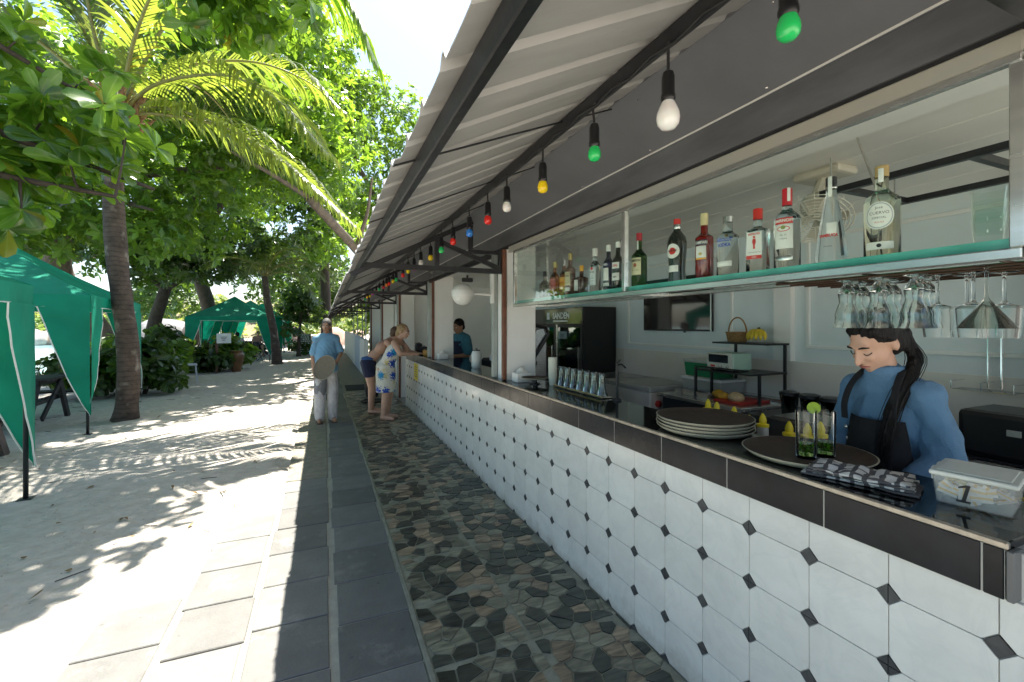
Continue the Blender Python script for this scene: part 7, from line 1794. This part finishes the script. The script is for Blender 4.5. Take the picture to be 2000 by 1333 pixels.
blob('body', mb, SKIN_L, p, .011, 4); face(p, f)
mb = MB(); mb.ball((0, .13, .89), (.178, .14, .12), 16, 10); 
for sx in (-1, 1): chain(mb, [(sx * .092, .135, .86), (sx * .094, .105, .72)], [.110, .106])
blob('swim_trunks', mb, cloth('navy_trunks', (.025, .03, .07), var=.2), p, .012, 4); mb = MB(); mb.ball((0, .122, .975), (.172, .132, .040), 16, 8); blob('waistband', mb, cloth('blue_waistband', (.04, .12, .33)), p, .011, 3)
mb = MB(); g2 = lambda x, y, z: hc + RH @ V3((x, y, z)); mb.ball(g2(0, .026, .040), (.084, .096, .090), 16, 10, RH); mb.ball(g2(0, .06, -.02), (.076, .058, .06), 12, 8, RH); wrinkle(blob('hair', mb, HAIRBR, p, .011, 3), .005, 40)

# --- bartender in the second opening, seen in profile
p = person('man in a teal shirt and dark apron working in the second opening', (2.10, 7.12, 0), rad(-90) + rad(10))
mb = MB(); pel, chest, nk = (0, .02, .92), (0, .0, 1.2), (0, -.02, 1.41); sL, sR = (.18, 0, 1.355), (-.18, 0, 1.355); torso(mb, pel, chest, nk, sL, sR, 1.0)
eL, wL = (.235, .0, 1.08), (.12, -.22, 1.06); eR, wR = (-.235, .0, 1.08), (-.10, -.22, 1.06); chain(mb, [sL, eL, wL], [.054, .042, .030]); chain(mb, [sR, eR, wR], [.054, .042, .030]); hand(mb, wL, (-.5, -.8, -.1), (-.5, 0, -.8), 1, .5); hand(mb, wR, (.5, -.8, -.1), (.5, 0, -.8), 1, .5, -1)
RH = rotm(rad(14), rad(14)); hc = V3((0, -.05, 1.54)); mb.cap(nk, hc + V3((0, .02, -.04)), .056, .054); f = head_geo(mb, hc, RH)
for sx in (-1, 1): chain(mb, [(sx * .09, .02, .88), (sx * .09, 0, .46), (sx * .09, .02, .09)], [.09, .06, .045]); mb.cap((sx * .09, .03, .05), (sx * .1, -.12, .03), .042, .032)
blob('body', mb, SKIN_M, p, .012, 4); face(p, f)
mb = MB(); torso(mb, (0, .02, .90), chest, (0, -.01, 1.41), (.185, 0, 1.35), (-.185, 0, 1.35), 1.0, .022); chain(mb, [(.185, 0, 1.34), (.235, 0, 1.15)], [.078, .08]); chain(mb, [(-.185, 0, 1.34), (-.235, 0, 1.15)], [.078, .08]); wrinkle(blob('shirt', mb, cloth('teal_shirt', (.04, .16, .22), var=.25), p, .013, 3), .006, 9)
mb = MB(); mb.grid(lambda u, v: ((u - .5) * (.26 + .12 * min(1, v * 2)), -.145 + .07 * (2 * u - 1) ** 2, 1.30 - .6 * v), 14, 14); part('apron', mb, cloth('navy_apron', (.018, .025, .055)), p, smooth='all', fix=False)
mb = MB(); g2 = lambda x, y, z: hc + RH @ V3((x, y, z)); mb.ball(g2(0, .022, .045), (.084, .098, .092), 16, 10, RH); mb.ball(g2(0, .055, -.02), (.076, .060, .06), 12, 8, RH); blob('hair', mb, HAIRB, p, .012, 3)

# --- people on the beach
def simple(label, loc, rz, pose, skin, top, bottom, hair, longhair=False, topname='shirt'):
    p = person(label, loc, rz); mb = MB(); vx = .016
    z0 = 0 if pose == 'stand' else -.42
    pel, chest, nk = (0, 0, .90 + z0), (0, -.02, 1.18 + z0), (0, -.04, 1.38 + z0); sL, sR = (.17, -.02, 1.32 + z0), (-.17, -.02, 1.32 + z0)
    torso(mb, pel, chest, nk, sL, sR, .95)
    for sx in (-1, 1):
        if pose == 'stand': chain(mb, [(sx * .17, -.02, 1.32), (sx * .24, .02, 1.06), (sx * .22, -.10, .86)], [.052, .042, .03]); hand(mb, (sx * .22, -.10, .86), (0, -.3, -1), (-sx, 0, 0), 1, .3, sx); chain(mb, [(sx * .09, 0, .87), (sx * .11, -.02 + .10 * sx, .46), (sx * .11, .02 + .16 * sx, .08)], [.09, .06, .044]); mb.cap((sx * .11, .03 + .16 * sx, .045), (sx * .12, -.12 + .16 * sx, .03), .04, .03)
        else: chain(mb, [(sx * .17, -.02, 1.32 + z0), (sx * .25, -.14, 1.06 + z0), (sx * .12, -.36, 1.08 + z0)], [.052, .042, .03]); hand(mb, (sx * .12, -.36, 1.08 + z0), (-sx * .4, -.9, 0), (0, 0, -1), 1, .3, sx); chain(mb, [(sx * .09, 0, .87 + z0), (sx * .11, -.42, .50), (sx * .11, -.40, .08)], [.09, .062, .044]); mb.cap((sx * .11, -.39, .045), (sx * .12, -.54, .03), .04, .03)
    RH = rotm(0, rad(10)); hc = V3((0, -.07, 1.51 + z0)); mb.cap(nk, hc + V3((0, .02, -.04)), .054, .05); f = head_geo(mb, hc, RH); blob('body', mb, skin, p, vx, 3); face(p, f)
    if top is not None:
        mb = MB(); torso(mb, (0, 0, .92 + z0), chest, (0, -.03, 1.37 + z0), (.172, -.02, 1.315 + z0), (-.172, -.02, 1.315 + z0), .96, .022)
        for sx in (-1, 1): chain(mb, [(sx * .172, -.02, 1.31 + z0), (sx * .225, -.07, 1.15 + z0)], [.072, .07])
        blob(topname, mb, top, p, vx, 3)
    mb = MB(); mb.ball((0, 0, .88 + z0), (.172, .125, .11), 14, 10)
    for sx in (-1, 1): chain(mb, [(sx * .09, 0, .86 + z0), (sx * .105, -.01 + .06 * sx, .60) if pose == 'stand' else (sx * .105, -.30, .52 )], [.108, .10])
    blob('shorts', mb, bottom, p, vx, 3)
    mb = MB(); g2 = lambda x, y, z: hc + RH @ V3((x, y, z)); mb.ball(g2(0, .024, .040), (.085, .098, .092), 14, 10, RH); mb.ball(g2(0, .06, -.02), (.076, .058, .06), 12, 8, RH)
    if longhair: chain(mb, [g2(0, .07, -.02), V3((0, .10, 1.32 + z0)), V3((.02, .125, 1.12 + z0)), V3((.03, .12, 1.02 + z0))], [.07, .075, .07, .03])
    blob('hair', mb, hair, p, vx, 2); return p
WSH = cloth('white_shirt_cloth', (.50, .54, .62), var=.1); CYAN = cloth('cyan_shorts', (.03, .42, .52), var=.2); DKS = cloth('dark_shorts', (.03, .03, .04))
simple('bather in bright cyan shorts walking on the beach by the water', (-8.65, 20.7, beach(-8.65, 20.7)), rad(115), 'stand', SKIN_L, None, CYAN, HAIRBR)
simple('long-haired person in a white shirt sitting at the picnic table under the big tent', (-5.05, 9.94, .06), rad(160) - rad(150) + rad(4), 'sit', SKIN_T, WSH, DKS, HAIRBR, True)
simple('sunburnt person with bare shoulders seated at the left edge under the tents', (-5.62, 8.50, .06), rad(184), 'sit', SKIN_T, None, DKS, HAIRBR)
simple('person in a white shirt sitting under the near far tent', (-3.35, 21.9, .06), rad(200), 'sit', SKIN_M, WSH, DKS, HAIRB)
simple('person in pink sitting across the table under the far tents', (-3.0, 25.2, .06), rad(20), 'sit', SKIN_L, cloth('pink_top', (.55, .30, .28)), DKS, HAIRBR)
simple('person in a navy shirt sitting deepest under the far tents', (-2.8, 28.6, .06), rad(30), 'sit', SKIN_M, cloth('navy_top', (.03, .04, .10)), DKS, HAIRB)
simple('sunbather in white bending over the blue cloth behind the shrubs', (-6.3, 25.4, beach(-6.3, 25.4) + .02), rad(60), 'sit', SKIN_L, WSH, DKS, HAIRBR)

bpy.data.scenes.remove(WORK)
